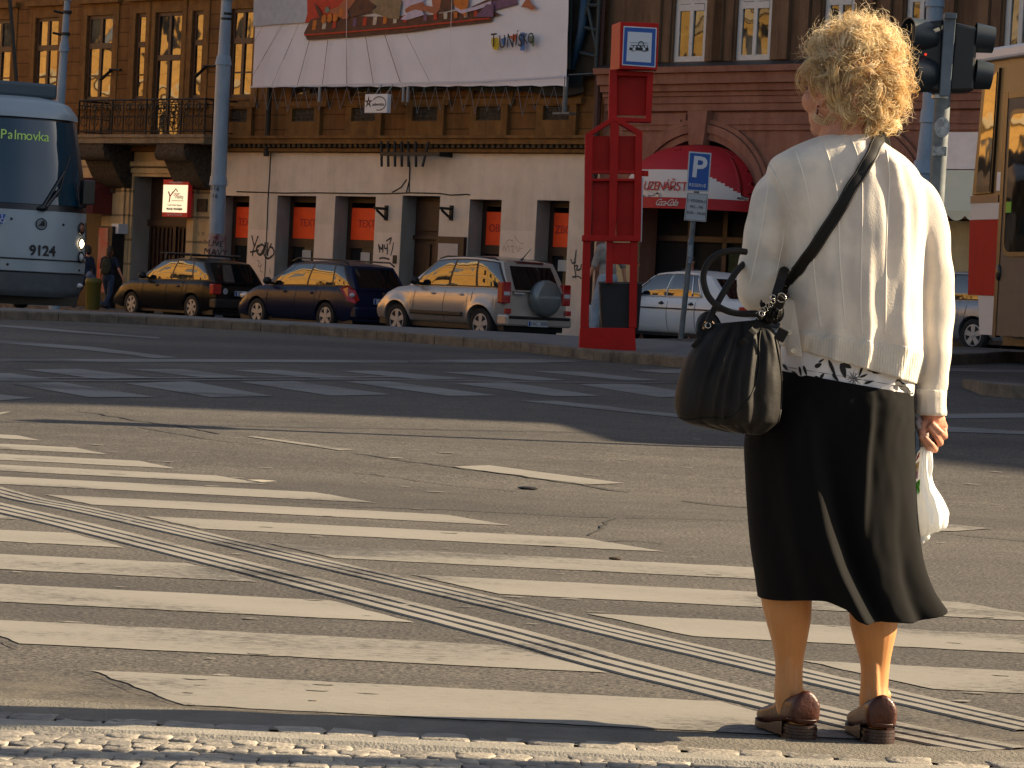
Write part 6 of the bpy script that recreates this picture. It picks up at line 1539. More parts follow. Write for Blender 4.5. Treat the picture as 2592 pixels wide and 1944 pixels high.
b = MB(); b.tube([(p.x + .006, p.y + .035 * math.cos(a), 1.375 + .03 * math.sin(a)) for a in np.linspace(1.9, 6.2, 10)], .007, 4); b.tube([(p.x + .006, p.y - .01, 1.45), (p.x + .006, p.y - .005, 1.40), (p.x + .006, p.y + .03, 1.40), (p.x + .006, p.y + .045, 1.355)], .008, 4); b.ell((p.x + .006, p.y - .012, 1.46), (.004, .012, .012), 8, 6); b.build('symbol', M_SIGNW, wp_, TM)
for y, zz_ in ((-.47, 1.41), (.38, 1.36), (-.52, .70), (.72, .66)): b = MB(); b.ell(front(y, zz_, .005), (.01, .022, .022), 8, 6); b.build('sensor', M_BLK, tr, TM)
for side in (1, -1): b = MB(); b.ell(front(side * .76, .42, .0), (.04, .08, .04), 12, 8); b.build('fog_lamp', M_LWHT, tr, TM, smooth=True)
# wheels under the tram
b = MB()
for xx in (-2.6, -4.4):
    for side in (1, -1): b.lathe([(0, side * .75), (.3, side * .75), (.3, side * .62), (0, side * .62)], (xx, 0, .3), 'y', 20)
b.build('wheel', M_TRIM, tr, TM)

# ---- older red and white tram at the right edge
RD = Vector((.25, -.968, 0)).normalized(); RIN = Vector((.968, .25, 0)).normalized()     # along the side (towards the camera), into the tram
RO = at(2452, 640, 34.6); RO.z = gz(RO.x, 34.6); RM = T(RO) @ Matrix(((RD.x, RIN.x, 0, 0), (RD.y, RIN.y, 0, 0), (0, 0, 1, 0), (0, 0, 0, 1))); RMI = RM.inverted()
def rs(u, v, off=0.0):
    o_ = RMI @ CAM; d_ = RMI.to_3x3() @ ray(u, v); t = (-off - o_.y) / d_.y; p = o_ + d_ * t; return p.x, p.z
def rr_(x, y, k='r', off=0.0): return rs(*z(k, x, y), off)
rt = thing('tram', 'older cream, red and white tram with a folding door cut by the right edge', 'tram', RM @ T((6, 1.2, 0)))
M_TCRM = mat('tram_ochre_cream', (.29, .17, .06), .5, coat=.1, var=.1, vscale=3); M_TRED = mat('tram_red', (.40, .010, .006), .6, spec=.15, var=.12, vscale=4); M_TWHT = mat('tram_white', (.55, .53, .53), .5, coat=.1); M_TDOOR = mat('tram_door_brown', (.12, .09, .068), .55, spec=.3, var=.1); M_TBRN = mat('tram_brown_band', (.10, .055, .04), .4)
M_TWIN = glass_mat('tram_side_glass', (.02, .014, .006), ior=2.2, wob=.003, wsc=2)
zt = rr_(690, 215)[1]; zbr = rr_(570, 1530)[1]; zwh = rs(*z('s', 560, 168))[1]; zrd = rs(*z('s', 540, 745))[1]; zsk = rs(*z('s', 560, 1046))[1]
xd = rr_(872, 1500)[0]; L0 = 14
def sd_(x0, x1, z0, z1, y, m, name, th=.06):
    b = MB(); b.box(x0, x1, y, y + th, z0, z1); return b.build(name, m, rt, RM)
xt_ = rr_(690, 215)[0]                                   # nose leans back towards the roof
b = MB(); prof = [(-.02, zbr), (xt_, zt), (L0, zt), (L0, zbr)]; b.prism([(x, .02, zz_) for x, zz_ in prof], (0, 2.4, 0)); b.build('upper_body', M_TCRM, rt, RM)
b = MB(); b.prism([(-.02, .0, zwh), (.0, .0, zbr), (L0, .0, zbr), (L0, .0, zwh)], (0, 2.44, 0)); b.build('white_band', M_TWHT, rt, RM)
b = MB(); b.prism([(.04, .0, zrd), (-.02, .0, zwh - .004), (L0, .0, zwh - .004), (L0, .0, zrd)], (0, 2.44, 0)); b.build('red_band', M_TRED, rt, RM)
xs0 = rs(*z('s', 515, 900))[0]
b = MB(); b.prism([(xs0 + .1, .01, zsk), (xs0, .01, zrd - .004), (L0, .01, zrd - .004), (L0, .01, zsk)], (0, 2.42, 0)); b.build('skirt', M_TWHT, rt, RM)
b = MB(); b.box(.5, L0 - .5, .25, 2.2, gz(RO.x, RO.y) * 0 + .18, zsk - .004); b.build('undercarriage', M_TBLK, rt, RM)
b = MB(); b.box(xt_ - .12, L0, -.06, 2.5, zt + .0, zt + .14); b.build('roof_edge', mat('roof_gutter_white', (.6, .62, .66), .35), rt, RM, bevel=.03)
b = MB(); b.box(xt_ + .5, L0, .3, 2.1, zt + .14, zt + .5); b.build('roof', M_TGREY, rt, RM, bevel=.1)
# cab side window with black rubber, seen through to the street
q = [rr_(602, 1450), rr_(705, 395), rr_(838, 560), rr_(775, 1430)]
b = MB(); b.prism([(q[0][0], -.012, q[0][1]), (q[3][0], -.012, q[3][1]), (q[2][0], -.012, q[2][1] + .35), (q[1][0], -.012, q[1][1])], (0, .03, 0)); b.build('cab_window_rubber', M_TBLK, rt, RM)
q2 = [rr_(640, 1430), rr_(735, 400), rr_(825, 560), rr_(765, 1420)]
b = MB(); b.prism([(q2[0][0], -.02, q2[0][1]), (q2[3][0], -.02, q2[3][1]), (q2[2][0], -.02, q2[2][1] + .3), (q2[1][0], -.02, q2[1][1])], (0, .006, 0)); b.build('cab_window', M_TWIN, rt, RM)
b = MB(); b.box(-.02, xd - .1, -.006, .03, zbr - .001, rr_(600, 1460)[1]); b.build('brown_band', M_TBRN, rt, RM)
dx0, dx1 = xd + .06, xd + 1.5; dzt = rr_(900, 560)[1]; dzb = zsk - .02
sd_(dx0 - .09, dx0, dzb, dzt + .08, -.02, M_TBLK, 'door_rubber'); sd_(dx0, dx1, dzt + .003, dzt + .08, -.018, M_TBLK, 'door_rubber')
dr = sd_(dx0 + .003, dx1, dzb + .02, dzt, -.012, M_TDOOR, 'door', .05)
wz0, wz1 = rs(*z('s', 780, 415))[1], rr_(1000, 700)[1]; wx0 = rr_(950, 1300)[0]; wx1 = wx0 + .62
def rrect(x0, x1, z0, z1, r, y, th, m, name, parent):
    b = MB(); pts = []
    for cx_, cz_, a0 in ((x1 - r, z1 - r, 0), (x0 + r, z1 - r, 90), (x0 + r, z0 + r, 180), (x1 - r, z0 + r, 270)):
        for k in range(6): a = R(a0 + 18 * k); pts.append((cx_ + r * math.cos(a), y, cz_ + r * math.sin(a)))
    b.prism(pts, (0, th, 0)); return b.build(name, m, parent, RM)
rrect(wx0 - .05, wx1 + .05, wz0 - .05, wz1 + .05, .14, -.03, .02, M_TBLK, 'door_window_rubber', dr); rrect(wx0, wx1, wz0, wz1, .12, -.038, .006, M_TWIN, 'door_window', dr)
q = rs(*z('s', 700, 575)); b = MB(); b.ell((q[0], -.02, q[1]), (.05, .03, .09), 10, 8); b.build('handle', M_TBLK, dr, RM)
sd_(xd - .14, xd - .04, rr_(800, 1415)[1], rr_(800, 1240)[1], -.016, M_SIGNW, 'sticker', .01)
sd_(wx0 + .02, wx0 + .16, rs(*z('s', 760, 118))[1], rs(*z('s', 760, 35))[1], -.045, mat('green_sticker', (.12, .38, .01), .5), 'window_sticker', .005)
b = MB()
for xx in (1.8, 3.6):
    for yy in (.45, 1.9): b.lathe([(0, yy), (.33, yy), (.33, yy + .12), (0, yy + .12)], (xx, 0, .33), 'y', 22)
b.build('wheel', M_TRIM, rt, RM)
# ================================================================== PEOPLE
from mathutils.bvhtree import BVHTree
M_SKIN = mat('skin', (.50, .215, .13), .5, var=.12, vscale=20, bump=.15, bscale=300)
M_STOCK = mat('tan_stockings', (.50, .21, .062), .5, var=.05, vscale=25, sheen=.1)
def figure(label, M, h, top, trousers, hair, shoes, stride=.25, arms=((-.25, .1), (.3, .1)), sleeves=.45, long_hair=False, bag=None, top_long=False):
    """walking figure; x right, y forward. arms: (swing forward, spread) for left, right"""
    o = thing('person', label, 'person', M); k = h / 1.75; V = lambda x, y, zz_: Vector((x, y, zz_)) * k
    sk = MB(); sh = MB(); tr_ = MB(); ha = MB()
    hd = V(0, .03, 1.62)
    sk.ell(hd, (.075 * k, .095 * k, .115 * k)); sk.ell(hd + V(0, .08, -.06), (.05 * k, .03 * k, .05 * k)); sk.ell(hd + V(0, .105, -.015), (.013 * k, .02 * k, .02 * k)); sk.cap(V(0, 0, 1.4), V(0, .02, 1.56), .055 * k)
    for s_ in (-1, 1): sk.ell(hd + V(s_ * .078, 0, 0), (.012 * k, .02 * k, .03 * k))
    for b_, g_ in ((sk, 0), (sh, .012)):
        b_.ell(V(0, 0, 1.28), ((.165 + g_) * k, (.105 + g_) * k, .2 * k)); b_.ell(V(0, 0, 1.05), ((.145 + g_) * k, (.10 + g_) * k, .2 * k)); b_.cap(V(-.15, 0, 1.40), V(.15, 0, 1.40), (.058 + g_) * k)
    sh.ell(V(0, -.0, .93), (.175 * k, .12 * k, .12 * k))
    for b_, g_ in ((sk, 0), (tr_, .014)): b_.ell(V(0, -.01, .93), ((.16 + g_) * k, (.115 + g_) * k, .13 * k))
    for s_, an in ((-1, stride), (1, -stride)):
        hip = V(s_ * .09, 0, .9); kn = hip + V(0, math.sin(an + .1) * .43, -math.cos(an + .1) * .43); bk_ = an - (.1 if an > 0 else .5); ank = kn + V(0, math.sin(bk_) * .40, -math.cos(bk_) * .40)
        for b_, g_ in ((sk, 0), (tr_, .018)): b_.cap(hip, kn, (.078 + g_) * k, (.054 + g_) * k); b_.cap(kn, ank, (.052 + g_) * k, (.036 + g_ * 1.3) * k)
        s2 = MB(); s2.cap(ank + V(0, -.03, -.045), ank + V(0, .13, -.055), .04 * k, .036 * k); s2.ell(ank + V(0, .05, -.06), (.045 * k, .13 * k, .03 * k)); sk.cap(ank, ank + V(0, .1, -.05), .035 * k, .025 * k)
        s2.fused('shoe', shoes, o, M, .012, 2)
    for s_, (sw, sp) in zip((-1, 1), arms):
        p0 = V(s_ * .185, 0, 1.39); p1 = p0 + V(s_ * math.sin(sp) * .28, math.sin(sw) * .28, -math.cos(sw) * math.cos(sp) * .28); sw2 = sw + .25; p2 = p1 + V(s_ * math.sin(sp) * .25, math.sin(sw2) * .25, -math.cos(sw2) * math.cos(sp) * .25)
        sk.cap(p0, p1, .045 * k, .037 * k); sk.cap(p1, p2, .037 * k, .025 * k)
        dh = (p2 - p1).normalized(); sk.ell(p2 + dh * .05 * k, (.022 * k, .032 * k, .05 * k)); 
        for f in range(4): q = p2 + dh * .085 * k + V(0, -.025 + .017 * f, 0); sk.cap(q, q + dh * .05 * k + V(-s_ * .01, 0, 0), .009 * k)
        sk.cap(p2 + dh * .03 * k + V(0, .02, 0), p2 + dh * .07 * k + V(0, .045, 0), .01 * k)
        e_ = p0.lerp(p1, min(1, sleeves * 1.6)); sh.cap(p0, e_, .06 * k, .054 * k)
        if top_long: sh.cap(p1, p1.lerp(p2, .9), .052 * k, .04 * k)
    sk.fused('body', M_SKIN, o, M, .013, 3); sh.fused('shirt', top, o, M, .016, 4); tr_.fused('trousers', trousers, o, M, .014, 4)
    ha.ell(hd + V(0, -.02, .035), (.092 * k, .105 * k, .105 * k)); ha.ell(hd + V(0, -.05, -.03), (.085 * k, .07 * k, .09 * k))
    if long_hair:
        ha.cap(hd + V(0, -.06, -.05), hd + V(0, -.08, -.2), .085 * k, .05 * k)
    ha.fused('hair', hair, o, M, .014, 2)
    if bag:
        b = MB(); b.ell(V(0, -.17, 1.2), (.15 * k, .085 * k, .22 * k)); b.ell(V(0, -.23, 1.08), (.12 * k, .06 * k, .11 * k)); t_ = thing('backpack', bag[0], 'backpack', M @ T(V(0, -.17, .98))); b.fused('bag', bag[1], t_, M, .016, 3)
        b = MB()
        for s_ in (-1, 1): b.tube([V(s_ * .1, -.16, 1.36), V(s_ * .11, -.02, 1.475), V(s_ * .12, .13, 1.36), V(s_ * .13, .1, 1.15), V(s_ * .12, -.12, 1.05)], .018 * k, 6)
        b.build('strap', bag[1], t_, M, smooth=True)
    return o
def stand(x, Y, zz_, face): return T((x, Y, zz_)) @ Matrix.Rotation(face, 4, 'Z')
M_NAVY = mat('navy_cloth', (.01, .014, .035), .85, var=.3, vscale=9); M_JEAN = mat('blue_denim', (.025, .045, .09), .85, var=.35, vscale=12); M_OLIV = mat('olive_canvas', (.035, .034, .014), .85, var=.4, vscale=14); M_HAIRB = mat('brown_hair', (.035, .018, .008), .6, var=.4, vscale=30, stretch=(1, 1, .2)); M_SHOED = mat('dark_shoe', (.015, .013, .012), .6); M_HAIRD = mat('dark_hair', (.012, .009, .007), .6)
p = at(*z(5, 925, 1250), 77.0)
figure('person with long brown hair and olive backpack walking away in jeans by the red cabinet', stand(p.x, 77, .02, R(-18)), 1.66, M_NAVY, M_JEAN, M_HAIRB, M_SHOED, .28, ((-.15, .08), (-.30, .5)), .5, True, ('olive green backpack worn by the walker in jeans beside the red cabinet', M_OLIV))
p = at(*z(5, 738, 1250), 76.5)
figure('person in dark blue top and jeans striding past, half hidden by the tram', stand(p.x, 76.5, .0, R(60)), 1.66, mat('dark_blue_cloth', (.014, .024, .055), .85, var=.3, vscale=8), M_JEAN, M_HAIRD, M_SHOED, .42, ((.1, .1), (-.2, .15)), 1.0, top_long=True)
q = at(*z(5, 790, 985), 76.2); b = MB(); b.ell(q, (.12, .07, .15)); b.ell(q + Vector((-.05, -.03, .1)), (.08, .06, .12)); o = b.build('carrier_bag', mat('blue_white_bag', (.12, .16, .26), .6, col2=(.02, .03, .07), vscale=6), smooth=True); tag(o, 'small blue and white bag carried by the person beside the tram', 'bag')
p = at(*z(7, 1130, 1390), 47.0)
figure('person in white shirt and grey waistcoat walking behind the red stop post', stand(p.x, 47, gz(p.x, 47) + .0, R(40)), 1.74, mat('white_shirt_cloth', (.42, .37, .33), .85, col2=(.16, .14, .13), vscale=5), mat('pale_jeans', (.26, .32, .40), .85, var=.2, vscale=9), M_HAIRD, mat('pale_shoe', (.35, .3, .28), .7), .22, ((.25, .12), (-.3, .2)), .6)
p = at(1752, 640, 64.0)
figure('person with reddish face standing behind the white saloon car roof', stand(p.x, 64.0, .2, R(150)), 1.78, mat('grey_jacket', (.06, .055, .06), .85, var=.3), M_NAVY, M_HAIRD, M_SHOED, .1, ((.1, .1), (.1, .1)), 1.0)
p = at(2278, 500, 40.0); tp = at(2272, 380, 58)
# driver behind the tram windscreen, dimly seen
q = TM @ Vector((-1.35, -.62, .48))
figure('person in pale shirt driving the silver-blue tram', T(q) @ Matrix.Rotation(psi + PI, 4, 'Z'), 1.7, mat('driver_shirt', (.2, .26, .33), .8), M_NAVY, M_HAIRD, M_SHOED, .02, ((.7, .1), (.7, .1)), .6)

# ------------------------------------------------------------------ THE WOMAN
YW = 7.17
wroot = D(1805, 1600, YW); wroot.z = .0045
wo = thing('person', 'woman with curly blonde hair, cream cardigan and black skirt waiting with her back turned', 'person', T(wroot))
W = lambda x, y, dy=0.0: D(x, y, YW + dy)
H_ = lambda x, y, dy=0.0: at(*z('h', x, y), YW + dy)
Z2 = lambda x, y, dy=0.0: at(1650 + x / 2.348, 1300 + y / 2.348, YW + dy)
ffw = Vector((-.62, .78, 0)); flf = Vector((-.78, -.62, 0)); HM = Matrix(((-flf.x, ffw.x, 0), (-flf.y, ffw.y, 0), (0, 0, 1)))   # head axes: right, forward, up
hc = W(1830, 178, -.01)
b = MB()
b.ell(hc, (.082, .100, .118), 20, 16, HM); b.ell(hc + HM @ Vector((0, .035, -.075)), (.062, .062, .062), 16, 12, HM); b.ell(hc + HM @ Vector((0, .075, -.105)), (.03, .028, .024), 12, 8, HM)
b.ell(hc + HM @ Vector((0, .104, -.02)), (.013, .02, .018), 10, 8, HM); b.ell(hc + HM @ Vector((0, .098, .0)), (.009, .012, .03), 10, 8, HM); b.ell(hc + HM @ Vector((0, .095, -.066)), (.024, .012, .009), 10, 8, HM)
for s_ in (-1, 1):
    b.ell(hc + HM @ Vector((s_ * .032, .084, .022)), (.022, .016, .009), 10, 8, HM); b.ell(hc + HM @ Vector((s_ * .042, .06, -.045)), (.03, .035, .032), 12, 8, HM)
    b.ell(hc + HM @ Vector((s_ * .083, -.005, -.022)), (.010, .022, .034), 12, 10, HM); b.ell(hc + HM @ Vector((s_ * .084, .0, -.055)), (.008, .011, .012), 10, 8, HM)
b.cap(W(1825, 225, -.0), W(1832, 300, .0), .062, .068, 16); b.ell(W(1832, 370, .0), (.12, .065, .06)); b.ell(W(1835, 470), (.13, .09, .16)); b.ell(W(1840, 650), (.125, .09, .19)); b.ell(W(1810, 900), (.13, .10, .15))
b.cap(W(1690, 420), W(1645, 610, -.01), .042, .035); b.cap(W(1645, 615, -.01), W(1655, 600, .22), .036, .027); b.ell(W(1665, 590, .27), (.035, .05, .022)); 
for f in range(4): q = W(1645 + f * 14, 592, .31); b.cap(q, q + Vector((.01, .035, -.01)), .009, .008); b.cap(q + Vector((.01, .035, -.01)), q + Vector((.012, .045, -.035)), .008, .007)
b.cap(W(1690, 590, .27), W(1705, 580, .31), .01, .009)
b.cap(W(1980, 430), W(2022, 640), .042, .035); b.cap(W(2022, 640), H_(405, 330), .036, .025); b.cap(H_(405, 300), H_(415, 385, .005), .026, .027)
# right hand: palm, four fingers curled round the bag handle, thumb on the inner side
b.ell(H_(430, 395, .014), (.028, .018, .026)); b.ell(H_(440, 455, .032), (.029, .012, .032)); b.cap(H_(480, 380, .01), H_(520, 455, .03), .013, .011)
for (mx, my), (px_, py_), (tx, ty), r_ in (((512, 425), (533, 545), (420, 432), .0080), ((480, 475), (490, 608), (388, 462), .0083), ((440, 520), (440, 672), (348, 556), .0080), ((395, 545), (388, 690), (306, 552), .0070)):
    A, B_, C_ = H_(mx, my, .042), H_(px_, py_, .008), H_(tx, ty, -.030)
    mid = B_.lerp(C_, .52) + Vector((.004, -.006, -.004)); b.cap(A, B_, r_ * 1.05, r_); b.cap(B_, mid, r_, r_ * .95); b.cap(mid, C_, r_ * .95, r_ * .82)
b.cap(H_(375, 385, -.0), H_(330, 440, -.012), .013, .0115); b.cap(H_(330, 440, -.012), H_(318, 510, -.026), .0115, .009)
# ankle bones and the hollow beside the heel tendon
for x_, y_, d_, r_ in ((746, 1080, .0, .009), (890, 1070, .0, .010), (1252, 1090, .0, .009), (1398, 1080, .0, .010)): b.ell(Z2(x_, y_, d_), (r_, r_, r_ * 1.3))
for x_ in (816, 1324): b.cap(Z2(x_, 860, -.026), Z2(x_ + 6, 1130, -.034), .010, .010)
# legs
def legtube(pts, dy):
    P = crom([(Z2(x, y, d).x, Z2(x, y, d).y, Z2(x, y, d).z, r) for (x, y, d, r) in pts], 34)
    b.tube([p[:3] for p in P], [p[3] for p in P], 20)
legtube([(745, -600, 0, .074), (775, -100, .0, .072), (792, 300, .0, .066), (799, 480, -.005, .0605), (812, 620, -.008, .0535), (818, 760, -.002, .0415), (816, 900, .002, .0325), (814, 1050, -.004, .0335), (822, 1130, -.006, .034), (830, 1205, -.008, .031)], 0)
legtube([(1270, -600, 0, .074), (1310, -100, .0, .072), (1325, 400, .0, .066), (1320, 620, -.006, .0575), (1322, 700, -.008, .0525), (1325, 800, -.002, .0425), (1327, 900, .002, .0345), (1322, 1020, .0, .0325), (1320, 1120, -.006, .0345), (1326, 1215, -.01, .031)], 0)
b.cap(Z2(838, 1200, -.01), Z2(800, 1262, .05), .026, .018); b.cap(Z2(1325, 1210, -.01), Z2(1300, 1290, .09), .028, .018); b.cap(Z2(835, 1200, -.01), Z2(872, 1232, -.045), .026, .021); b.cap(Z2(1325, 1210, -.01), Z2(1334, 1240, -.048), .026, .021)
body = b.fused('body', M_SKIN, wo, None, .0026, 3, .5)
body.data.materials.append(M_STOCK)
zs_ = np.zeros(len(body.data.polygons) * 3); body.data.polygons.foreach_get('center', zs_); body.data.polygons.foreach_set('material_index', (zs_.reshape(-1, 3)[:, 2] < .62).astype(np.int32))
for s_ in (-1, 1):
    b = MB(); b.ell(hc + HM @ Vector((s_ * .031, .086, .006)), (.012, .010, .010), 12, 8, HM); b.build('eye', mat('eye_white', (.6, .58, .55), .2), wo, smooth=True)
b = MB(); q = hc + HM @ Vector((-.09, .0, -.075)); b.ell(q, (.003, .003, .007), 8, 6); b.ell(q + Vector((0, -.004, .012)), (.003, .003, .003), 8, 6); b.build('earring', mat('dark_garnet', (.10, .01, .01), .2), wo, smooth=True)

# ---- cardigan
def ring_at(Lx, Ly, Rx, Ry, bk_, fr_, dy=0.0, n=96, e=2.3, disp=None, t=0):
    A, B_ = W(Lx, Ly, dy), W(Rx, Ry, dy); c = (A + B_) / 2; hx = (B_ - A) / 2; out = []
    for k in range(n):
        a = 2 * PI * k / n; ca, sa = math.cos(a), math.sin(a)
        f = (abs(ca) ** e + abs(sa) ** e) ** (-1 / e)
        d = disp(ca * f, sa, t) if disp else 0
        y = -(bk_ if sa > 0 else fr_) * sa * f
        p = c + hx * (ca * f) + Vector((0, y, 0)); nrm = Vector((ca * .8, -sa, 0)).normalized(); out.append(p + nrm * d)
    return out
def bump(x, c, wl, wr): d = x - c; return math.exp(-(d / (wl if d < 0 else wr)) ** 2)
def card_fold(q, sa, t):
    """q: -1..1 across, sa>0 at the back, t 0 neck .. 1 hem"""
    if sa < -.2: return .004 * math.sin(q * 14 + t * 3)
    g = min(1, max(0, (t - .42) / .4)); w_ = min(1, max(0, sa + .3))
    d = .012 * g * bump(q, .17 - .03 * t + .03 * math.sin(t * 7), .20, .06) + .016 * g * bump(q, .62 + .03 * math.sin(t * 9), .22, .08) + .011 * g * bump(q, -.38 + .12 * t, .14, .10)
    d += .012 * bump(t, .33, .10, .22) * (bump(q, .80, .10, .06) + .8 * bump(q, .62, .07, .06)) - .010 * bump(t, .4, .2, .3) * bump(q, .45, .1, .1)
    d += .010 * bump(t, .42, .14, .3) * bump(q, -.72 + .1 * t, .06, .10)
    d += .009 * noise.noise((q * 3.2, t * 5, 4.0)) + .005 * noise.noise((q * 8, t * 8 + q * 5, 9.0))
    return d * w_
CR = [(1786, 284, 1890, 296, .058, .060, .0), (1776, 291, 1900, 303, .066, .066, .0), (1742, 304, 1928, 321, .086, .080, .0), (1698, 324, 1958, 344, .106, .095, .0), (1662, 350, 1985, 376, .120, .105, .0), (1656, 405, 2002, 435, .130, .115, .0), (1684, 476, 2000, 515, .136, .120, .0), (1690, 560, 1997, 600, .137, .125, .0),
      (1692, 640, 1996, 690, .135, .13, .0), (1688, 700, 1996, 748, .133, .13, .0), (1683, 718, 1992, 780, .130, .128, .0), (1687, 745, 1977, 829, .125, .124, .0)]
C_ = crom(CR, 80)
b = MB(); b.loft([ring_at(*c, disp=card_fold, t=i / 79) for i, c in enumerate(C_)], cap0=True, cap1=True, uv=False)
def sleeve(pts, seed):
    P = crom([tuple(W(x, y, d)) + (r,) for x, y, d, r in pts], 60); vs = []
    n = 28; rings = []; prev = None
    for i, p in enumerate(P):
        c = Vector(p[:3]); t_ = (Vector(P[min(i + 1, 59)][:3]) - Vector(P[max(i - 1, 0)][:3])).normalized()
        x_ = t_.cross(Vector((0, 1, .2))).normalized() if prev is None else (prev - t_ * prev.dot(t_)).normalized(); prev = x_; y_ = t_.cross(x_)
        rings.append([c + (x_ * math.cos(2 * PI * k / n) + y_ * math.sin(2 * PI * k / n)) * (p[3] + .0065 * noise.noise((math.cos(2 * PI * k / n) * 1.2, math.sin(2 * PI * k / n) * 1.2 + i * .03, seed + i * .09)) + .0012 * math.sin(i * .75 + 2 * math.sin(2 * PI * k / n + seed)) * (.4 if i < 15 or i > 52 else 1)) for k in range(n)])
    b.loft(rings, cap0=True, cap1=True, uv=False)
sleeve([(1712, 400, 0, .050), (1682, 425, -.01, .058), (1659, 490, -.012, .055), (1648, 560, -.012, .054), (1643, 610, -.012, .056), (1644, 628, .01, .056), (1648, 625, .10, .050), (1655, 608, .20, .042)], 3)
sleeve([(1935, 410, 0, .048), (1974, 436, 0, .056), (2000, 500, 0, .0545), (2013, 570, 0, .0495), (2021, 640, 0, .0425), (2022, 720, 0, .040), (2018, 790, 0, .0365), (2012, 840, 0, .0335), (2011, 852, 0, .032)], 8)
def knit_mat(name, col, rib=0.0):
    m = mat(name, col, .9, spec=.1, sheen=.25)
    N, L, p = nodes_of(m); tc = N.new('ShaderNodeTexCoord')
    n1 = N.new('ShaderNodeTexNoise'); n1.inputs['Scale'].default_value = 10; n1.inputs['Detail'].default_value = 4; L.new(tc.outputs['Object'], n1.inputs['Vector'])
    n4 = N.new('ShaderNodeTexNoise'); n4.inputs['Scale'].default_value = 260; L.new(tc.outputs['Object'], n4.inputs['Vector'])
    r = N.new('ShaderNodeValToRGB'); r.color_ramp.elements[0].position = .40; r.color_ramp.elements[1].position = .60
    r.color_ramp.elements[0].color = tuple(c * k for c, k in zip(col, (.76, .785, .825))) + (1,); r.color_ramp.elements[1].color = tuple(col) + (1,)
    L.new(n1.outputs['Fac'], r.inputs['Fac']); L.new(r.outputs[0], p.inputs['Base Color'])
    sp = N.new('ShaderNodeSeparateXYZ'); L.new(tc.outputs['Object'], sp.inputs[0])
    wx = math_node(N, L, 'SINE', math_node(N, L, 'MULTIPLY', sp.outputs['X'], 2 * PI / .0062 if rib else 2 * PI / .0045)); wz = math_node(N, L, 'SINE', math_node(N, L, 'MULTIPLY', sp.outputs['Z'], 2 * PI / .004))
    hgt = math_node(N, L, 'ADD', math_node(N, L, 'MULTIPLY', wx, .16 if rib else .0), math_node(N, L, 'MULTIPLY', n4.outputs['Fac'], .7))
    bp = N.new('ShaderNodeBump'); bp.inputs['Strength'].default_value = .5 if not rib else .9; bp.inputs['Distance'].default_value = .0022; L.new(hgt, bp.inputs['Height']); L.new(bp.outputs['Normal'], p.inputs['Normal'])
    t = N.new('ShaderNodeBsdfTranslucent'); t.inputs['Color'].default_value = tuple(col) + (1,); mx = N.new('ShaderNodeMixShader'); mx.inputs['Fac'].default_value = .16
    L.new(p.outputs[0], mx.inputs[1]); L.new(t.outputs[0], mx.inputs[2]); L.new(mx.outputs[0], N['Material Output'].inputs['Surface'])
    return m
M_KNIT = knit_mat('cream_knit', (.85, .765, .645)); M_RIBK = knit_mat('cream_rib_knit', (.85, .765, .64), 1); M_PIPE_ = mat('cream_piping', (.78, .72, .62), .8, sheen=.2)
card = b.fused('cardigan', M_KNIT, wo, None, .0045, 7, .5)
bvh = BVHTree.FromPolygons([v.co.copy() for v in card.data.vertices], [tuple(p.vertices) for p in card.data.polygons])
def hit(u, v, tree=None, off=.0):
    d = ray(u, v).normalized(); h, n, i, dist = (tree or bvh).ray_cast(CAM, d)
    return (h + n * off, n) if h else (None, None)
C4_ = lambda x, y: (1840 + x / 3.687, 330 + y / 3.687)
def piping(pts, r=.0016, name='seam', parent=card, m=M_PIPE_):
    P = [hit(*C4_(*q), off=.0004)[0] for q in crom(pts, 40)]; P = [p for p in P if p is not None]
    if len(P) > 3: mb_.tube(P, r, 6)
mb_ = MB()
for pts in ([(905, 125), (960, 290), (1020, 520), (1040, 720), (1046, 980), (1062, 1300), (1090, 1660), (1110, 1850)], [(645, 190), (715, 430), (770, 680), (805, 950), (812, 1250), (850, 1650), (880, 1850)], [(1165, 85), (1225, 250), (1258, 420), (1264, 640), (1262, 900), (1252, 1300), (1250, 1650), (1265, 1900)], [(1488, 180), (1512, 350), (1518, 500), (1500, 760), (1488, 1050), (1482, 1500), (1480, 1900)], [(390, 500), (360, 680), (325, 900), (270, 1180), (215, 1430)], [(545, 900), (520, 1050), (490, 1200), (440, 1440)]): piping(pts)
mb_.build('seam', M_PIPE_, card, smooth=True)
mb_ = MB(); piping([(375, 285), (440, 400), (500, 520), (570, 700), (632, 860)], .0025); mb_.build('armhole_seam', M_KNIT, card, smooth=True)
# ribbed hem band
b = MB(); rows_ = []
for i_ in range(66, 80): rows_.append(ring_at(*C_[i_], disp=lambda q, sa, t: card_fold(q, sa, t) + .0022 * min(1, (i_ - 66) / 3) + .0003 * math.sin(q * 140), t=i_ / 79, n=420))
b.loft(rows_, uv=False); rib = b.build('ribbed_hem', M_RIBK, card, smooth=True)
so_ = rib.modifiers.new('s', 'SOLIDIFY'); so_.thickness = .004; so_.offset = -1
# rolled cuff
b = MB(); a, e_ = H_(404, 95), H_(403, 345); dd = (e_ - a)
b.loft([[p + Vector((math.cos(2 * PI * k / 40), math.sin(2 * PI * k / 40) * .95, 0)) * (r + .0012 * math.sin(k * 2.1 + f * 4)) for k in range(40)] for f in (0,) for p, r in [(a + dd * t_, rr0) for t_, rr0 in ((.0, .030), (.0, .0345), (.06, .0365), (.35, .0350), (.6, .0348), (.85, .0368), (.97, .0355), (1.0, .031), (.96, .028))]], uv=False); b.build('cuff', M_KNIT, card, smooth=True)
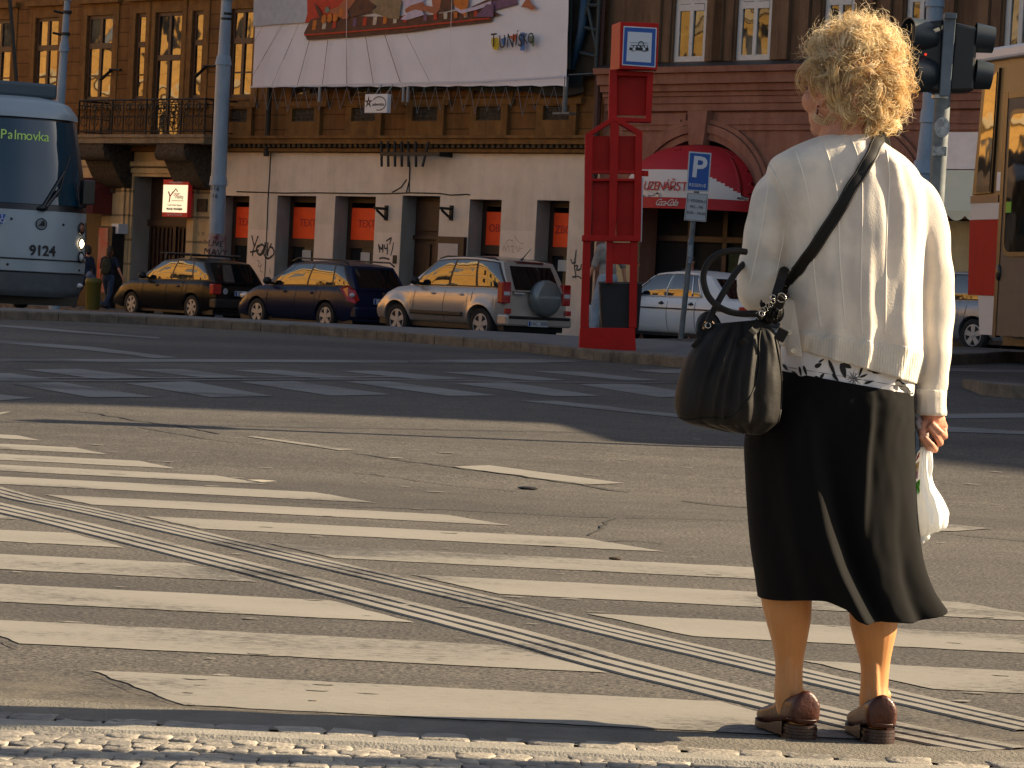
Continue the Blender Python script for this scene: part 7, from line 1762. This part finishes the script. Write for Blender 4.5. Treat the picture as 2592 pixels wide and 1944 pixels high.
# collar band
b = MB(); b.loft([ring_at(*c, n=80) for c in ((1777, 293, 1899, 305, .069, .068), (1782, 285, 1893, 297, .064, .064), (1788, 280, 1888, 291, .058, .06), (1792, 282, 1884, 293, .052, .055))], uv=False); b.build('neckband', M_RIBK, card, smooth=True)
# front placket with buttons swinging out at the left
b = MB(); cr = [W(x, y, d) for x, y, d in ((1690, 640, -.095), (1716, 650, -.128), (1733, 770, -.130), (1700, 768, -.112), (1688, 700, -.095))]
b.prism(cr, (0, .006, 0)); plk = b.build('button_placket', M_KNIT, card, bevel=.002)
for x, y, d in ((1713, 758, -.126), (1704, 718, -.116)):
    q = W(x, y, d); b = MB(); b.lathe([(0, -.004), (.0055, -.005), (.0068, -.003), (.0068, .0), (0, .001)], q, 'y', 18); b.build('button', mat('cream_button', (.66, .58, .44), .35), plk, smooth=True, sharp=40)

# ---- blouse hem with black leaf print
M_BLOU = mat('white_blouse', (.74, .70, .68), .8, trans=.08); M_LEAF = mat('black_print', (.012, .011, .011), .8)
b = MB(); b.loft([ring_at(*c, disp=lambda q, sa, t: .003 * math.sin(q * 11 + 2) + .002 * math.sin(q * 23), t=0, n=140) for c in ((1690, 725, 1978, 790, .116, .116), (1686, 770, 1976, 836, .1205, .121), (1682, 805, 1974, 862, .1225, .122))], uv=False); blo = b.build('blouse', M_BLOU, wo, smooth=True)
bv2 = BVHTree.FromPolygons([v.co.copy() for v in blo.data.vertices], [tuple(p.vertices) for p in blo.data.polygons])
b = MB(); zw = lambda x, y: (1650 + x / 2.348, 700 + y / 2.348)
def leaf(x, y, ln, wd, an):
    pts = []
    for k in range(12):
        t = k / 12 * 2 * PI; px, py = ln / 2 * math.cos(t), wd / 2 * math.sin(t) * (1 - .35 * math.cos(t)) * abs(math.sin(t)) ** .3
        h, n = hit(*zw(x + px * math.cos(an) - py * math.sin(an), y + px * math.sin(an) + py * math.cos(an)), bv2, .0012)
        if h is None: return
        pts.append(h)
    b.poly(pts)
for l_ in ((795, 540, 50, 18, .9), (850, 572, 40, 12, .5), (884, 565, 62, 15, 1.4), (912, 560, 66, 17, 1.25), (990, 528, 46, 26, -.5), (1008, 500, 40, 12, -.6), (1012, 590, 40, 18, -.9), (985, 600, 36, 14, .4), (1072, 545, 110, 22, 1.15), (1092, 600, 60, 20, .9), (1138, 560, 95, 34, 1.3), (1160, 530, 60, 30, .5), (1240, 565, 70, 14, 1.9), (1258, 590, 52, 14, -.4), (1302, 556, 56, 20, .35), (1330, 572, 44, 14, .2), (1358, 568, 60, 18, .15), (1290, 628, 60, 16, -.3), (1470, 632, 50, 34, .6), (1492, 655, 60, 38, .9), (1515, 675, 60, 30, .8), (1452, 660, 40, 20, 1.2), (1535, 690, 40, 20, .4)): leaf(*l_)
for c_ in ((1195, 600), (1205, 612)):
    for k in range(9): a = 2 * PI * k / 9; leaf(c_[0] + 24 * math.cos(a), c_[1] + 24 * math.sin(a), 44, 3, a)
for k in range(8): leaf(850 + k * 88, 545 + k * 15, 90, 2.5, .16)
b.build('leaf_print', M_LEAF, blo, fix=False)

# ---- skirt
def skirt_fold(q, sa, t):
    if sa < -.15: return .012 * t * math.sin(q * 9 + 1) * min(1, -sa)
    d = 0; w_ = min(1, sa + .35)
    g1 = min(1, max(0, (t - .22) / .5)); cb = .02 - .52 * 0 + (-.50 + .58 * t)
    d += .050 * g1 * bump(q, cb - .04, .30, .085)
    g2 = math.sin(PI * min(1, max(0, (t - .0) / .72))); d += .016 * g2 * bump(q, .26 + .08 * math.sin(t * 5), .20, .055)
    d += .018 * min(1, t * 1.3) * bump(q, -.55 + .12 * t, .16, .12)
    d -= .026 * g1 * bump(q, cb + .17, .10, .14)
    g3 = max(0, (t - .5) / .5); d += .030 * g3 * bump(q, .93, .10, .10) - .014 * g3 * bump(q, .72, .08, .08)
    d += .013 * (1 - t) * bump(t, .18, .15, .2) * bump(q, .55, .2, .2) + .005 * noise.noise((q * 2.5, t * 4, 7)) + .0016 * noise.noise((q * 10, t * 12, 3))
    return d * w_
SK = [(1681, 799, 1974, 851, .1275, .124, .0), (1664, 828, 1975, 870, .134, .126, .0), (1632, 872, 1976, 905, .146, .13, .0), (1609, 945, 1977, 965, .155, .14, .0), (1610, 1030, 1978, 1050, .156, .145, .0), (1616, 1120, 1981, 1140, .160, .15, .0), (1623, 1190, 1991, 1215, .166, .155, .0), (1630, 1240, 2010, 1270, .172, .16, .0), (1637, 1288, 2033, 1308, .178, .165, .0)]
S_ = crom(SK, 90); NS = 260
rings = [ring_at(*c, disp=skirt_fold, t=i / 89, n=NS, e=2.15) for i, c in enumerate(S_)]
for i, r in enumerate(rings):                     # uneven hem: the left half of the back hangs shorter
    f = max(0, (i / 89 - .55) / .45) ** 2
    for k in range(NS):
        a = 2 * PI * k / NS; q = math.cos(a); sa = math.sin(a)
        dz_ = .014 * bump(q, -.36, .34, .16) - .030 * (1 / (1 + math.exp(-(q + .06) * 34))) * (1 - max(0, (q - .62) / .38) ** 1.5) if sa > -.2 else .0
        r[k] = r[k] + Vector((0, 0, f * dz_))
b = MB(); b.loft(rings, uv=False)
M_SKIRT = mat('black_crepe', (.0045, .0042, .004), .92, sheen=.02, bump=.05, bscale=420, spec=.12)
skt = b.build('skirt', M_SKIRT, wo, smooth=True); so_ = skt.modifiers.new('s', 'SOLIDIFY'); so_.thickness = .004; so_.offset = -1

# ---- shoes
M_SHOE = mat('brown_leather', (.060, .015, .007), .42, coat=.1, spec=.35, var=.35, vscale=40, bump=.15, bscale=120); M_SOLE = mat('shoe_sole', (.03, .010, .006), .5, coat=.1, var=.3, vscale=60)
def shoe(heel, toe_dir, name_w):
    d = Vector(toe_dir).normalized(); l = Vector((-d.y, d.x, 0)); ln = .245
    st = [(-.010, .050, .038, .086), (.004, .062, .036, .108), (.05, .072, .034, .112), (.14, .076, .034, .103), (.24, .076, .030, .094), (.38, .078, .024, .084), (.52, .080, .016, .073), (.68, .086, .012, .060), (.82, .082, .012, .050), (.92, .066, .013, .040), (.98, .040, .015, .030), (1.0, .012, .017, .022)]
    P = crom(st, 46); rings = []
    for t, w_, z0, z1 in P:
        c = heel + d * (t * ln); ring = []
        for k in range(28):
            a = 2 * PI * k / 28; ca, sa = math.cos(a), math.sin(a); ex = 4.6 - 2.2 * min(1, max(0, (t - .25) / .5)); ex = ex if sa < 0 else float(np.interp(t, [0, .1, .3, .6], [1.55, 1.8, 3.2, 2.4])); f = (abs(ca) ** ex + abs(sa) ** ex) ** (-1 / ex)
            ring.append(c + l * (w_ / 2 * ca * f) + Vector((0, 0, (z0 + z1) / 2 + (z1 - z0) / 2 * sa * f)))
        rings.append(ring)
    b = MB(); b.loft(rings, cap0=True, cap1=True, uv=False); u = b.build('shoe', M_SHOE, wo, smooth=True)
    b = MB(); lay = 5
    for j in range(lay):                           # stacked heel
        zz0, zz1 = .001 + .036 * j / lay, .001 + .036 * (j + 1) / lay - .0008; g = .004 if j % 2 else .0
        pts = [heel + d * x + l * y for x, y in [(.062, -.036 - g * .5)] + [((.030 + .037 * -math.cos(a) * 1.0), .036 * math.sin(a) + (g * .5 if math.sin(a) > 0 else -g * .5)) for a in np.linspace(-PI / 2, PI / 2, 15)] + [(.062, .036 + g * .5)]]
        b.prism([(p.x, p.y, zz0) for p in pts], (0, 0, zz1 - zz0))
    P2 = [(t, w_ + .006) for t, w_, _, _ in P if t > .2]
    for (t0, w0), (t1, w1) in zip(P2[:-1], P2[1:]):
        z0 = z1 = .002; h0, h1 = [float(np.interp(t, [q[0] for q in P], [q[2] for q in P])) + .004 for t in (t0, t1)]; c0_, c1_ = heel + d * t0 * ln, heel + d * t1 * ln
        v = []
        for c, w_, zz_, hh in ((c0_, w0, z0, h0), (c1_, w1, z1, h1)):
            for s_ in (-1, 1): v += [c + l * s_ * w_ / 2 + Vector((0, 0, zz_)), c + l * s_ * w_ / 2 + Vector((0, 0, hh))]
        b.add(v, [(0, 1, 5, 4), (3, 2, 6, 7), (1, 3, 7, 5), (0, 4, 6, 2)])
    b.build('sole', M_SOLE, u)
    b = MB()
    for zt_, gg in ((.045, .0015),):
        b.tube([heel + d * (.03 - .040 * math.cos(a)) + l * (.0375 * math.sin(a)) + Vector((0, 0, zt_)) for a in np.linspace(-PI / 2, PI / 2, 20)], .0018, 5)
    b.build('welt', M_SOLE, u, smooth=True)
hl = Z2(893, 1362); shoe(Vector((hl.x, 7.09, .0055)), (-.30, .955, 0), 0)
hr = Z2(1336, 1376); shoe(Vector((hr.x, 7.085, .0055)), (-.10, .99, 0), 0)

# ---- hair: a mass of short curls
hcen = W(1848, 163, -.005); HA_, HB_, HC_ = .111, .112, .126
hrn = random.Random(4)
def hair_mat():
    m = mat('blonde_hair', (.5, .34, .15), .42, spec=.5)
    N, L, p = nodes_of(m); g = N.new('ShaderNodeNewGeometry'); r = N.new('ShaderNodeValToRGB')
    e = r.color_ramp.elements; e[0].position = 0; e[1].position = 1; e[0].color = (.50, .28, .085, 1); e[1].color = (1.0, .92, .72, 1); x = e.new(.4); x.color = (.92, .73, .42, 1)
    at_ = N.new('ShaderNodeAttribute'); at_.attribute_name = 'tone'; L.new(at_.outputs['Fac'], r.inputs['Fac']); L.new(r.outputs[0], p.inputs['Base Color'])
    t = N.new('ShaderNodeBsdfTranslucent'); L.new(r.outputs[0], t.inputs['Color']); mx = N.new('ShaderNodeMixShader'); mx.inputs['Fac'].default_value = .46
    L.new(p.outputs[0], mx.inputs[1]); L.new(t.outputs[0], mx.inputs[2]); L.new(mx.outputs[0], N['Material Output'].inputs['Surface'])
    return m
M_HAIR = hair_mat()
def hr_(d):                                       # outline of the hairdo: wide at the sides, tuft on top right, tapering to the nape
    k = 1 + .05 * math.sin(d.x * 7 + d.z * 3) + .10 * noise.noise(d * 2.2 + Vector((3, 1, 7))) - .07 * bump(d.x, -.25, .14, .14) * max(0, d.z)
    k *= 1 - .16 * max(0, -d.z - .35) * (1.0 if d.x > -.1 else 1.6)
    k += .05 * bump(d.x, .15, .3, .3) * max(0, d.z) + .22 * bump(d.z, -.66, .22, .3) * (1 if d.x > -.1 else max(0, 1 + (d.x + .1) * 2)) * (.6 + .4 * max(0, d.x))
    return k
def surf(d, s_=1.0): k = hr_(d) * s_; return hcen + Vector((d.x * HA_ * k, d.y * HB_ * k, d.z * HC_ * k))
def in_face(d): return d.dot(ffw) > .38 and d.z < .30 or (d.dot(flf) > .62 and d.z < -.25 and d.dot(ffw) > -.02)
b = MB(); n, m_ = 48, 32; v = []
for j in range(m_ + 1):
    ph = PI * j / m_ - PI / 2
    for i in range(n):
        a = 2 * PI * i / n; d = Vector((math.cos(ph) * math.cos(a), math.cos(ph) * math.sin(a), math.sin(ph))); s_ = .84 if not in_face(d) else .55
        v.append(surf(d, s_))
b.add(v, [(j * n + i, j * n + (i + 1) % n, (j + 1) * n + (i + 1) % n, (j + 1) * n + i) for j in range(m_) for i in range(n)])
hair = b.build('hair', mat('hair_depth', (.46, .25, .08), .7, var=.5, vscale=60), wo, smooth=True)
V_, F_, TN = [], [], []
def strand(P, r, tone=.5):
    o_ = len(V_); n = len(P)
    t = np.gradient(P, axis=0); t /= np.linalg.norm(t, axis=1)[:, None] + 1e-9
    a = np.cross(t, np.array([.3, .2, .93])); a /= np.linalg.norm(a, axis=1)[:, None] + 1e-9; c = np.cross(t, a)
    rr0 = (r * np.interp(np.linspace(0, 1, n), [0, .7, 1], [1, 1, .35]))[:, None]
    for k in range(3):
        an = 2 * PI * k / 3; V_.append(P + (a * math.cos(an) + c * math.sin(an)) * rr0)
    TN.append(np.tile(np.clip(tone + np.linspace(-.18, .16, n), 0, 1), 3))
    i0 = strand.n
    for k in range(3):
        k2 = (k + 1) % 3
        for i in range(n - 1): F_.append((i0 + k * n + i, i0 + k2 * n + i, i0 + k2 * n + i + 1, i0 + k * n + i + 1))
    strand.n += 3 * n
strand.n = 0
NL = 470
for li in range(NL):
    zf_ = 1 - 2 * (li + .5) / NL; an = li * 2.399963; rad = math.sqrt(1 - zf_ * zf_); d = Vector((rad * math.cos(an), rad * math.sin(an), zf_))
    d = (d + Vector((hrn.uniform(-1, 1), hrn.uniform(-1, 1), hrn.uniform(-1, 1))) * .06).normalized()
    if in_face(d): continue
    if d.y > .55 and d.z < .5 and hrn.random() < .5: continue
    upper = d.z > .35
    down = Vector((0, 0, -1)); tan = (down - d * down.dot(d)); tan = tan.normalized() if tan.length > .1 else Vector((1, 0, 0))
    side = d.cross(tan).normalized(); sw = hrn.uniform(-1.1, 1.1) if not upper else hrn.uniform(-2.6, 2.6)
    dirn = (tan * math.cos(sw) + side * math.sin(sw)).normalized(); sd2 = d.cross(dirn).normalized()
    L_ = hrn.uniform(.045, .08) * (.75 if upper else 1.0); turns = hrn.uniform(.6, 1.3); hr0 = hrn.uniform(.010, .019) * (.75 if upper else 1.1); hand = hrn.choice((-1, 1)); ph0 = hrn.uniform(0, 6.28)
    t = np.linspace(0, 1, 17)
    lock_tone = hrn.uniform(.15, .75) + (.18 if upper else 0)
    for s_ in range(18):
        jit = Vector((hrn.gauss(0, 1), hrn.gauss(0, 1), hrn.gauss(0, 1))) * (.0032 if not upper else .0058); rr = hr0 * hrn.uniform(.65, 1.2); tr0 = turns * hrn.uniform(.88, 1.12); pj = ph0 + hrn.uniform(-.25, .25); ll = L_ * hrn.uniform(.8, 1.15)
        p0 = surf(d, hrn.uniform(.80, .90)) + jit
        ang = pj + hand * 2 * PI * tr0 * t; lift = np.interp(t, [0, .25, 1], [0, .010, .013])
        ctr = np.outer(t * ll, dirn) + np.outer(lift, d) - np.outer((t * ll) ** 2 / .26, d)
        P = np.array(p0)[None, :] + ctr + np.outer(rr * (np.cos(ang) - math.cos(pj)) * np.interp(t, [0, .2, 1], [.2, 1, 1.05]), sd2) + np.outer(rr * (np.sin(ang) - math.sin(pj)) * np.interp(t, [0, .2, 1], [.2, 1, 1.0]), d * .8 + dirn * .35)
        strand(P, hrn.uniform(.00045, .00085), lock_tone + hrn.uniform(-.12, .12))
for fi in range(2400):                              # frizz catching the light round the outline
    d = Vector((hrn.gauss(0, 1), hrn.gauss(0, 1), hrn.gauss(0, 1))).normalized()
    if in_face(d) or d.z < -.75: continue
    p0 = surf(d, hrn.uniform(.98, 1.12)); v1 = (d * hrn.uniform(.3, 1) + Vector((hrn.gauss(0, .6), hrn.gauss(0, .6), hrn.gauss(0, .6)))).normalized(); v2 = Vector((hrn.gauss(0, 1), hrn.gauss(0, 1), hrn.gauss(0, 1))).normalized(); v2 = (v2 - v1 * v2.dot(v1)).normalized()
    t = np.linspace(0, 1, 10); ll = hrn.uniform(.014, .040); a = ll * hrn.uniform(.2, .5); w_ = hrn.uniform(3, 7)
    P = np.array(p0)[None, :] + np.outer(t * ll, v1) + np.outer(a * np.sin(w_ * t), v2) + np.outer(a * (1 - np.cos(w_ * t)) * .6, v1.cross(v2))
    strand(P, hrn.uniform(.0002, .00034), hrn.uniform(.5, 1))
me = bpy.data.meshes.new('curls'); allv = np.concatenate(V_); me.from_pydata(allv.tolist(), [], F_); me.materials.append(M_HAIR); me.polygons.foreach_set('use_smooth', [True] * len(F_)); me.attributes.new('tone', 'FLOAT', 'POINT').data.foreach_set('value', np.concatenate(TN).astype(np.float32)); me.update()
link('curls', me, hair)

# ------------------------------------------------------------------ HANDBAG
BG = lambda x, y, dy=0.0: at(*z('b', x, y), YW + dy)
bagc = BG(480, 1500, -.16); hb = thing('handbag', 'black pleated leather handbag hanging at the woman\'s left hip on a long strap', 'handbag', T(bagc))
M_LEA = mat('black_leather', (.011, .0095, .0085), .62, var=.3, vscale=9, bump=.05, bscale=90, spec=.2); M_LEAB = mat('brown_black_leather', (.018, .013, .0095), .6, var=.3, vscale=12)
BR = [(345, 690, 780, 650, .028), (330, 720, 800, 690, .040), (230, 830, 860, 770, .058), (150, 950, 890, 890, .072), (95, 1090, 898, 1030, .082), (62, 1240, 900, 1180, .088), (62, 1350, 895, 1310, .090), (85, 1425, 885, 1440, .084), (180, 1480, 850, 1490, .066), (420, 1535, 760, 1560, .030), (560, 1552, 680, 1562, .008)]
B_ = crom(BR, 64); YB = -.150
def bag_ring(Lx, Ly, Rx, Ry, dpt, t, n=120):
    A, C2_ = BG(Lx, Ly, YB), BG(Rx, Ry, YB); c = (A + C2_) / 2; hx = (C2_ - A) / 2; out = []
    for k in range(n):
        a = 2 * PI * k / n; ca, sa = math.cos(a), math.sin(a); f = (abs(ca) ** 2.5 + abs(sa) ** 2.5) ** (-1 / 2.5)
        q = ca * f; pl_ = 0
        if sa > 0:
            w_ = math.sin(PI * min(1, t * 1.05)) ** .7
            for c0_, a0, wl in ((-.30 - .42 * t, .013, .05), (-.02 - .42 * t, .010, .03), (.12 - .32 * t, .014, .05), (.30 - .18 * t, .009, .035), (.52 - .10 * t, .016, .07)): pl_ -= a0 * w_ * bump(q, c0_, wl, wl * 1.8)
            pl_ += .009 * noise.noise((q * 3, t * 4, 1.5)) + .003 * noise.noise((q * 11, t * 9, 5.5))
        out.append(c + hx * q + Vector((0, -dpt * sa * f - pl_ * (1 if sa > 0 else 0), 0)))
    return out
b = MB(); b.loft([bag_ring(*r, i / 63) for i, r in enumerate(B_)], cap0=True, cap1=True, uv=False); b.mi = [1 if f[0] >= 120 * (50 if (f[0] % 120) > 28 else 57) else 0 for f in b.f]; bagb = b.build('bag_body', [M_LEA, M_LEAB], hb, smooth=True)
bvb = BVHTree.FromPolygons([v.co.copy() for v in bagb.data.vertices], [tuple(p.vertices) for p in bagb.data.polygons])
def onbag(pts, n, off=.0015):
    P = [hit(*z('b', *q), bvb, off)[0] for q in crom(pts, n)]; return [p for p in P if p is not None]
b = MB()
for pts in ([(90, 1425), (160, 1448), (330, 1435), (480, 1440), (560, 1385), (640, 1290), (700, 1150), (725, 1020), (720, 850), (735, 740)], [(480, 1445), (520, 1500), (600, 1550)], [(870, 1480), (895, 1350), (900, 1150), (880, 950), (850, 790)]): b.tube(onbag(pts, 40, .0005), .0026, 6)
b.build('piping', M_LEA, hb, smooth=True)
b = MB()
for pts, w_ in (([(740, 640), (690, 730), (640, 810), (590, 860)], .018), ([(360, 700), (300, 760), (245, 840), (205, 880)], .012)):
    b = MB(); P = onbag(pts, 16, .003); stroke(b, P, w_, (0, -1, 0)); b.build('handle_tab', M_LEA, hb, fix=False)
def loop(pts, r, n=60): b = MB(); P = crom([tuple(BG(x, y, d)) for x, y, d in pts], n); b.tube([p for p in P], r, 12); return b.build('handle', M_LEA, hb, smooth=True)
loop([(745, 640, -.20), (700, 607, -.195), (600, 608, -.19), (500, 595, -.185), (400, 550, -.18), (330, 480, -.175), (292, 390, -.17), (285, 290, -.165), (330, 190, -.155), (420, 128, -.145), (520, 108, -.13), (620, 118, -.11)], .0075)
loop([(320, 705, -.165), (335, 640, -.16), (380, 550, -.15), (430, 460, -.135), (490, 360, -.11), (540, 280, -.08), (600, 215, -.04)], .0075)
M_RING = mat('nickel_ring', (.55, .5, .42), .22, metal=1)
def ring_(x, y, d, r, ax): b = MB(); c = BG(x, y, d); b.tube([c + Vector((r * math.cos(a), ax * r * math.sin(a), r * math.sin(a))) for a in np.linspace(0, 2 * PI, 25)], .0016, 6); b.build('ring', M_RING, hb, smooth=True)
for q in ((320, 700, -.172, .006, .5), (900, 480, -.185, .010, .3), (835, 480, -.18, .006, .6), (745, 605, -.205, .006, .8), (885, 560, -.18, .006, .5)): ring_(*q)
# fringe of chain and dark cloth where strap meets bag
b = MB()
for i in range(26):
    x = 740 + hrn.uniform(0, 150); y = 500 + hrn.uniform(0, 90); P = [BG(x + 8 * math.sin(k + i), y + k * 16, -.175 + .012 * math.sin(i + k)) for k in range(6)]; b.tube(P, .0022, 5)
for i in range(5): b.ell(BG(790 + 22 * i, 600 + 14 * (i % 2), -.165), (.013, .014, .022), 10, 8)
b.build('tassel', M_LEA, hb, smooth=True)
b = MB()
for i in range(7): c = BG(715 + i * 20, 615 - i * 18 + 10 * (i % 2), -.2); b.tube([c + Vector((.005 * math.cos(a), .003 * math.sin(2 * a), .006 * math.sin(a))) for a in np.linspace(0, 2 * PI, 11)], .0009, 4)
b.build('chain', M_RING, hb, smooth=True)
b = MB(); c = BG(903, 775, -.20); b.add([tuple(c + Vector(p)) for p in ((-.018, -.004, -.008), (.004, -.004, -.018), (.017, -.004, .008), (-.006, -.004, .018), (-.018, .004, -.008), (.004, .004, -.018), (.017, .004, .008), (-.006, .004, .018))], [(0, 1, 2, 3), (7, 6, 5, 4), (0, 4, 5, 1), (1, 5, 6, 2), (2, 6, 7, 3), (3, 7, 4, 0)]); b.build('tag', M_LEA, hb, bevel=.002)
# shoulder strap, lying over the back of the cardigan
pts = [(1440, 60), (1405, 110), (1340, 240), (1260, 390), (1170, 520), (1060, 720), (960, 880), (850, 1050), (760, 1190), (660, 1320), (580, 1430), (520, 1530)]
S0 = []
for q in crom(pts, 70):
    h, n_ = hit(*C4_(*q), off=.005)
    S0.append(h if h is not None else None)
last = next(i for i in range(len(S0)) if S0[i] is not None)
for i in range(last - 1, -1, -1): S0[i] = S0[i + 1] + Vector((.004, .012, .006 - .003 * (last - i)))
S0 = [p for p in S0 if p is not None]
S0 = [S0[i] if i in (0, len(S0) - 1) else (S0[i - 1] + S0[i] * 2 + S0[i + 1]) / 4 - Vector((0, .001, 0)) for i in range(len(S0))]
S0 = [p for p in S0] + [BG(905, 470, -.182), BG(870, 560, -.18)]
S0 = [S0[0] + Vector((.012, .10, -.06)), S0[0] + Vector((.012, .05, -.012))] + S0
P = crom([tuple(p) for p in S0], 90); b = MB(); vs = []; nP = len(P)
for i in range(nP):
    p = Vector(P[i]); t_ = (Vector(P[min(i + 1, nP - 1)]) - Vector(P[max(i - 1, 0)])).normalized(); nn = Vector((.12, -1, .15)); nn = (nn - t_ * nn.dot(t_)).normalized(); s2 = t_.cross(nn)
    wd = .0142 if i < 72 else .012
    vs.append([p + s2 * wd - nn * .0015, p + s2 * wd + nn * .0015, p + s2 * wd * .8 + nn * .0026, p - s2 * wd * .8 + nn * .0026, p - s2 * wd + nn * .0015, p - s2 * wd - nn * .0015])
b.loft(vs, cap0=True, cap1=True, uv=False); st = b.build('shoulder_strap', mat('strap_leather', (.007, .0065, .006), .5, spec=.22), hb, smooth=True, sharp=50)
b = MB()
for s_ in (-1, 1): b.tube([(Vector(v[2]) if s_ > 0 else Vector(v[3])) + Vector((0, -.0008, 0)) for v in vs], .0008, 4)
b.build('stitching', mat('strap_stitch', (.05, .045, .04), .7), st, smooth=True)
b = MB(); h, n_ = hit(*z('b', 948, 378), off=.006); h = h or BG(948, 378, -.19); b.lathe([(0, -.004), (.004, -.003), (.005, 0), (0, .002)], h - Vector((0, .003, 0)), 'y', 14); b.build('stud', M_RING, st, smooth=True)
# second strap end going down from under the arm
b = MB(); P = [BG(*q) for q in ((948, 150, .06), (928, 240, -.04), (893, 340, -.125), (865, 430, -.15), (850, 520, -.16), (845, 600, -.165))]; vs = []
for i, p in enumerate(P): vs.append([p + Vector((-.010, .002, 0)), p + Vector((-.010, -.002, 0)), p + Vector((.012, -.002, 0)), p + Vector((.012, .002, 0))])
b.loft(vs, cap0=True, cap1=True, uv=False); b.build('strap_end', M_LEA, hb)

# ------------------------------------------------------------------ PLASTIC CARRIER BAG
pbr = H_(390, 1500, .0); pb_ = thing('plastic_bag', 'crumpled white plastic bag held in the woman\'s right hand beside her skirt', 'plastic bag', T(pbr))
PB = [(318, 640, 375, 640, .008), (290, 700, 388, 705, .016), (262, 800, 400, 810, .024), (240, 920, 410, 930, .030), (238, 1040, 445, 1040, .036), (240, 1160, 505, 1150, .044), (246, 1270, 548, 1265, .050), (255, 1360, 558, 1350, .050), (268, 1420, 545, 1410, .042), (285, 1470, 470, 1445, .030), (300, 1500, 400, 1470, .015)]
P = crom(PB, 50); rings = []
for i, (lx, ly, rx, ry, dp_) in enumerate(P):
    A, C2_ = H_(lx, ly, .0), H_(rx, ry, .0); c = (A + C2_) / 2; hx = (C2_ - A) / 2; ring = []
    for k in range(80):
        a = 2 * PI * k / 80; ca, sa = math.cos(a), math.sin(a); w_ = .0035 * math.sin(k * .8 + i * .05) * (1 - i / 70) + .006 * noise.noise((ca * 2.2, sa * 2.2, i * .09)) + .003 * noise.noise((ca * 6, sa * 6, i * .22))
        ring.append(c + hx * ca + Vector((0, -dp_ * sa, 0)) + Vector((ca, -sa, .2 * noise.noise((k * .3, i * .3, 2)))) * w_)
    rings.append(ring)
b = MB(); b.loft(rings, cap0=True, cap1=True, uv=False)
M_PLAS = mat('white_plastic_film', (.95, .95, .93), .35, trans=.35, spec=.4)
pbb = b.build('bag_body', M_PLAS, pb_, smooth=True); so_ = None
b = MB()
for pts in ([(345, 600, .0), (340, 500, -.012), (300, 420, -.016), (270, 360, -.01)], [(372, 640, .0), (400, 560, .012), (440, 500, .02)], [(330, 650, -.01), (330, 560, -.02), (300, 480, -.024), (262, 400, -.02)]):
    Q2 = [H_(*q) for q in pts]; vs = [[p + Vector((-.010, 0, 0)), p + Vector((0, -.004, .002)), p + Vector((.010, .0, 0)), p + Vector((0, .004, 0))] for p in Q2]; b.loft(vs, cap0=True, cap1=True, uv=False)
b.build('handle_loop', mat('clear_plastic_film', (.5, .42, .40), .3, trans=.4), pb_, smooth=True)
bvp = BVHTree.FromPolygons([v.co.copy() for v in pbb.data.vertices], [tuple(p.vertices) for p in pbb.data.polygons])
for nm, c_, pol in (('green_print', (.10, .42, .01), [(222, 1110), (245, 1000), (300, 950), (298, 1080), (262, 1140)]), ('red_print', (.5, .03, .01), [(240, 950), (246, 890), (282, 860), (276, 950)]), ('yellow_print', (.62, .38, .01), [(246, 885), (258, 810), (292, 780), (286, 855)]), ('red_print', (.4, .03, .04), [(250, 800), (268, 740), (298, 690), (290, 740)])):
    pts = [hit(*z('h', *q), bvp, .0012)[0] for q in pol]; pts = [p for p in pts if p]
    if len(pts) > 2: b = MB(); b.poly(pts); b.build('printed_patch', mat(nm, c_, .5, trans=.3), pb_, fix=False)
b = MB(); b.ell(H_(310, 1520, .0), (.010, .008, .014), 8, 6); b.ell(H_(345, 1500, .0), (.012, .008, .010), 8, 6); b.build('corner', M_PLAS, pb_, smooth=True)
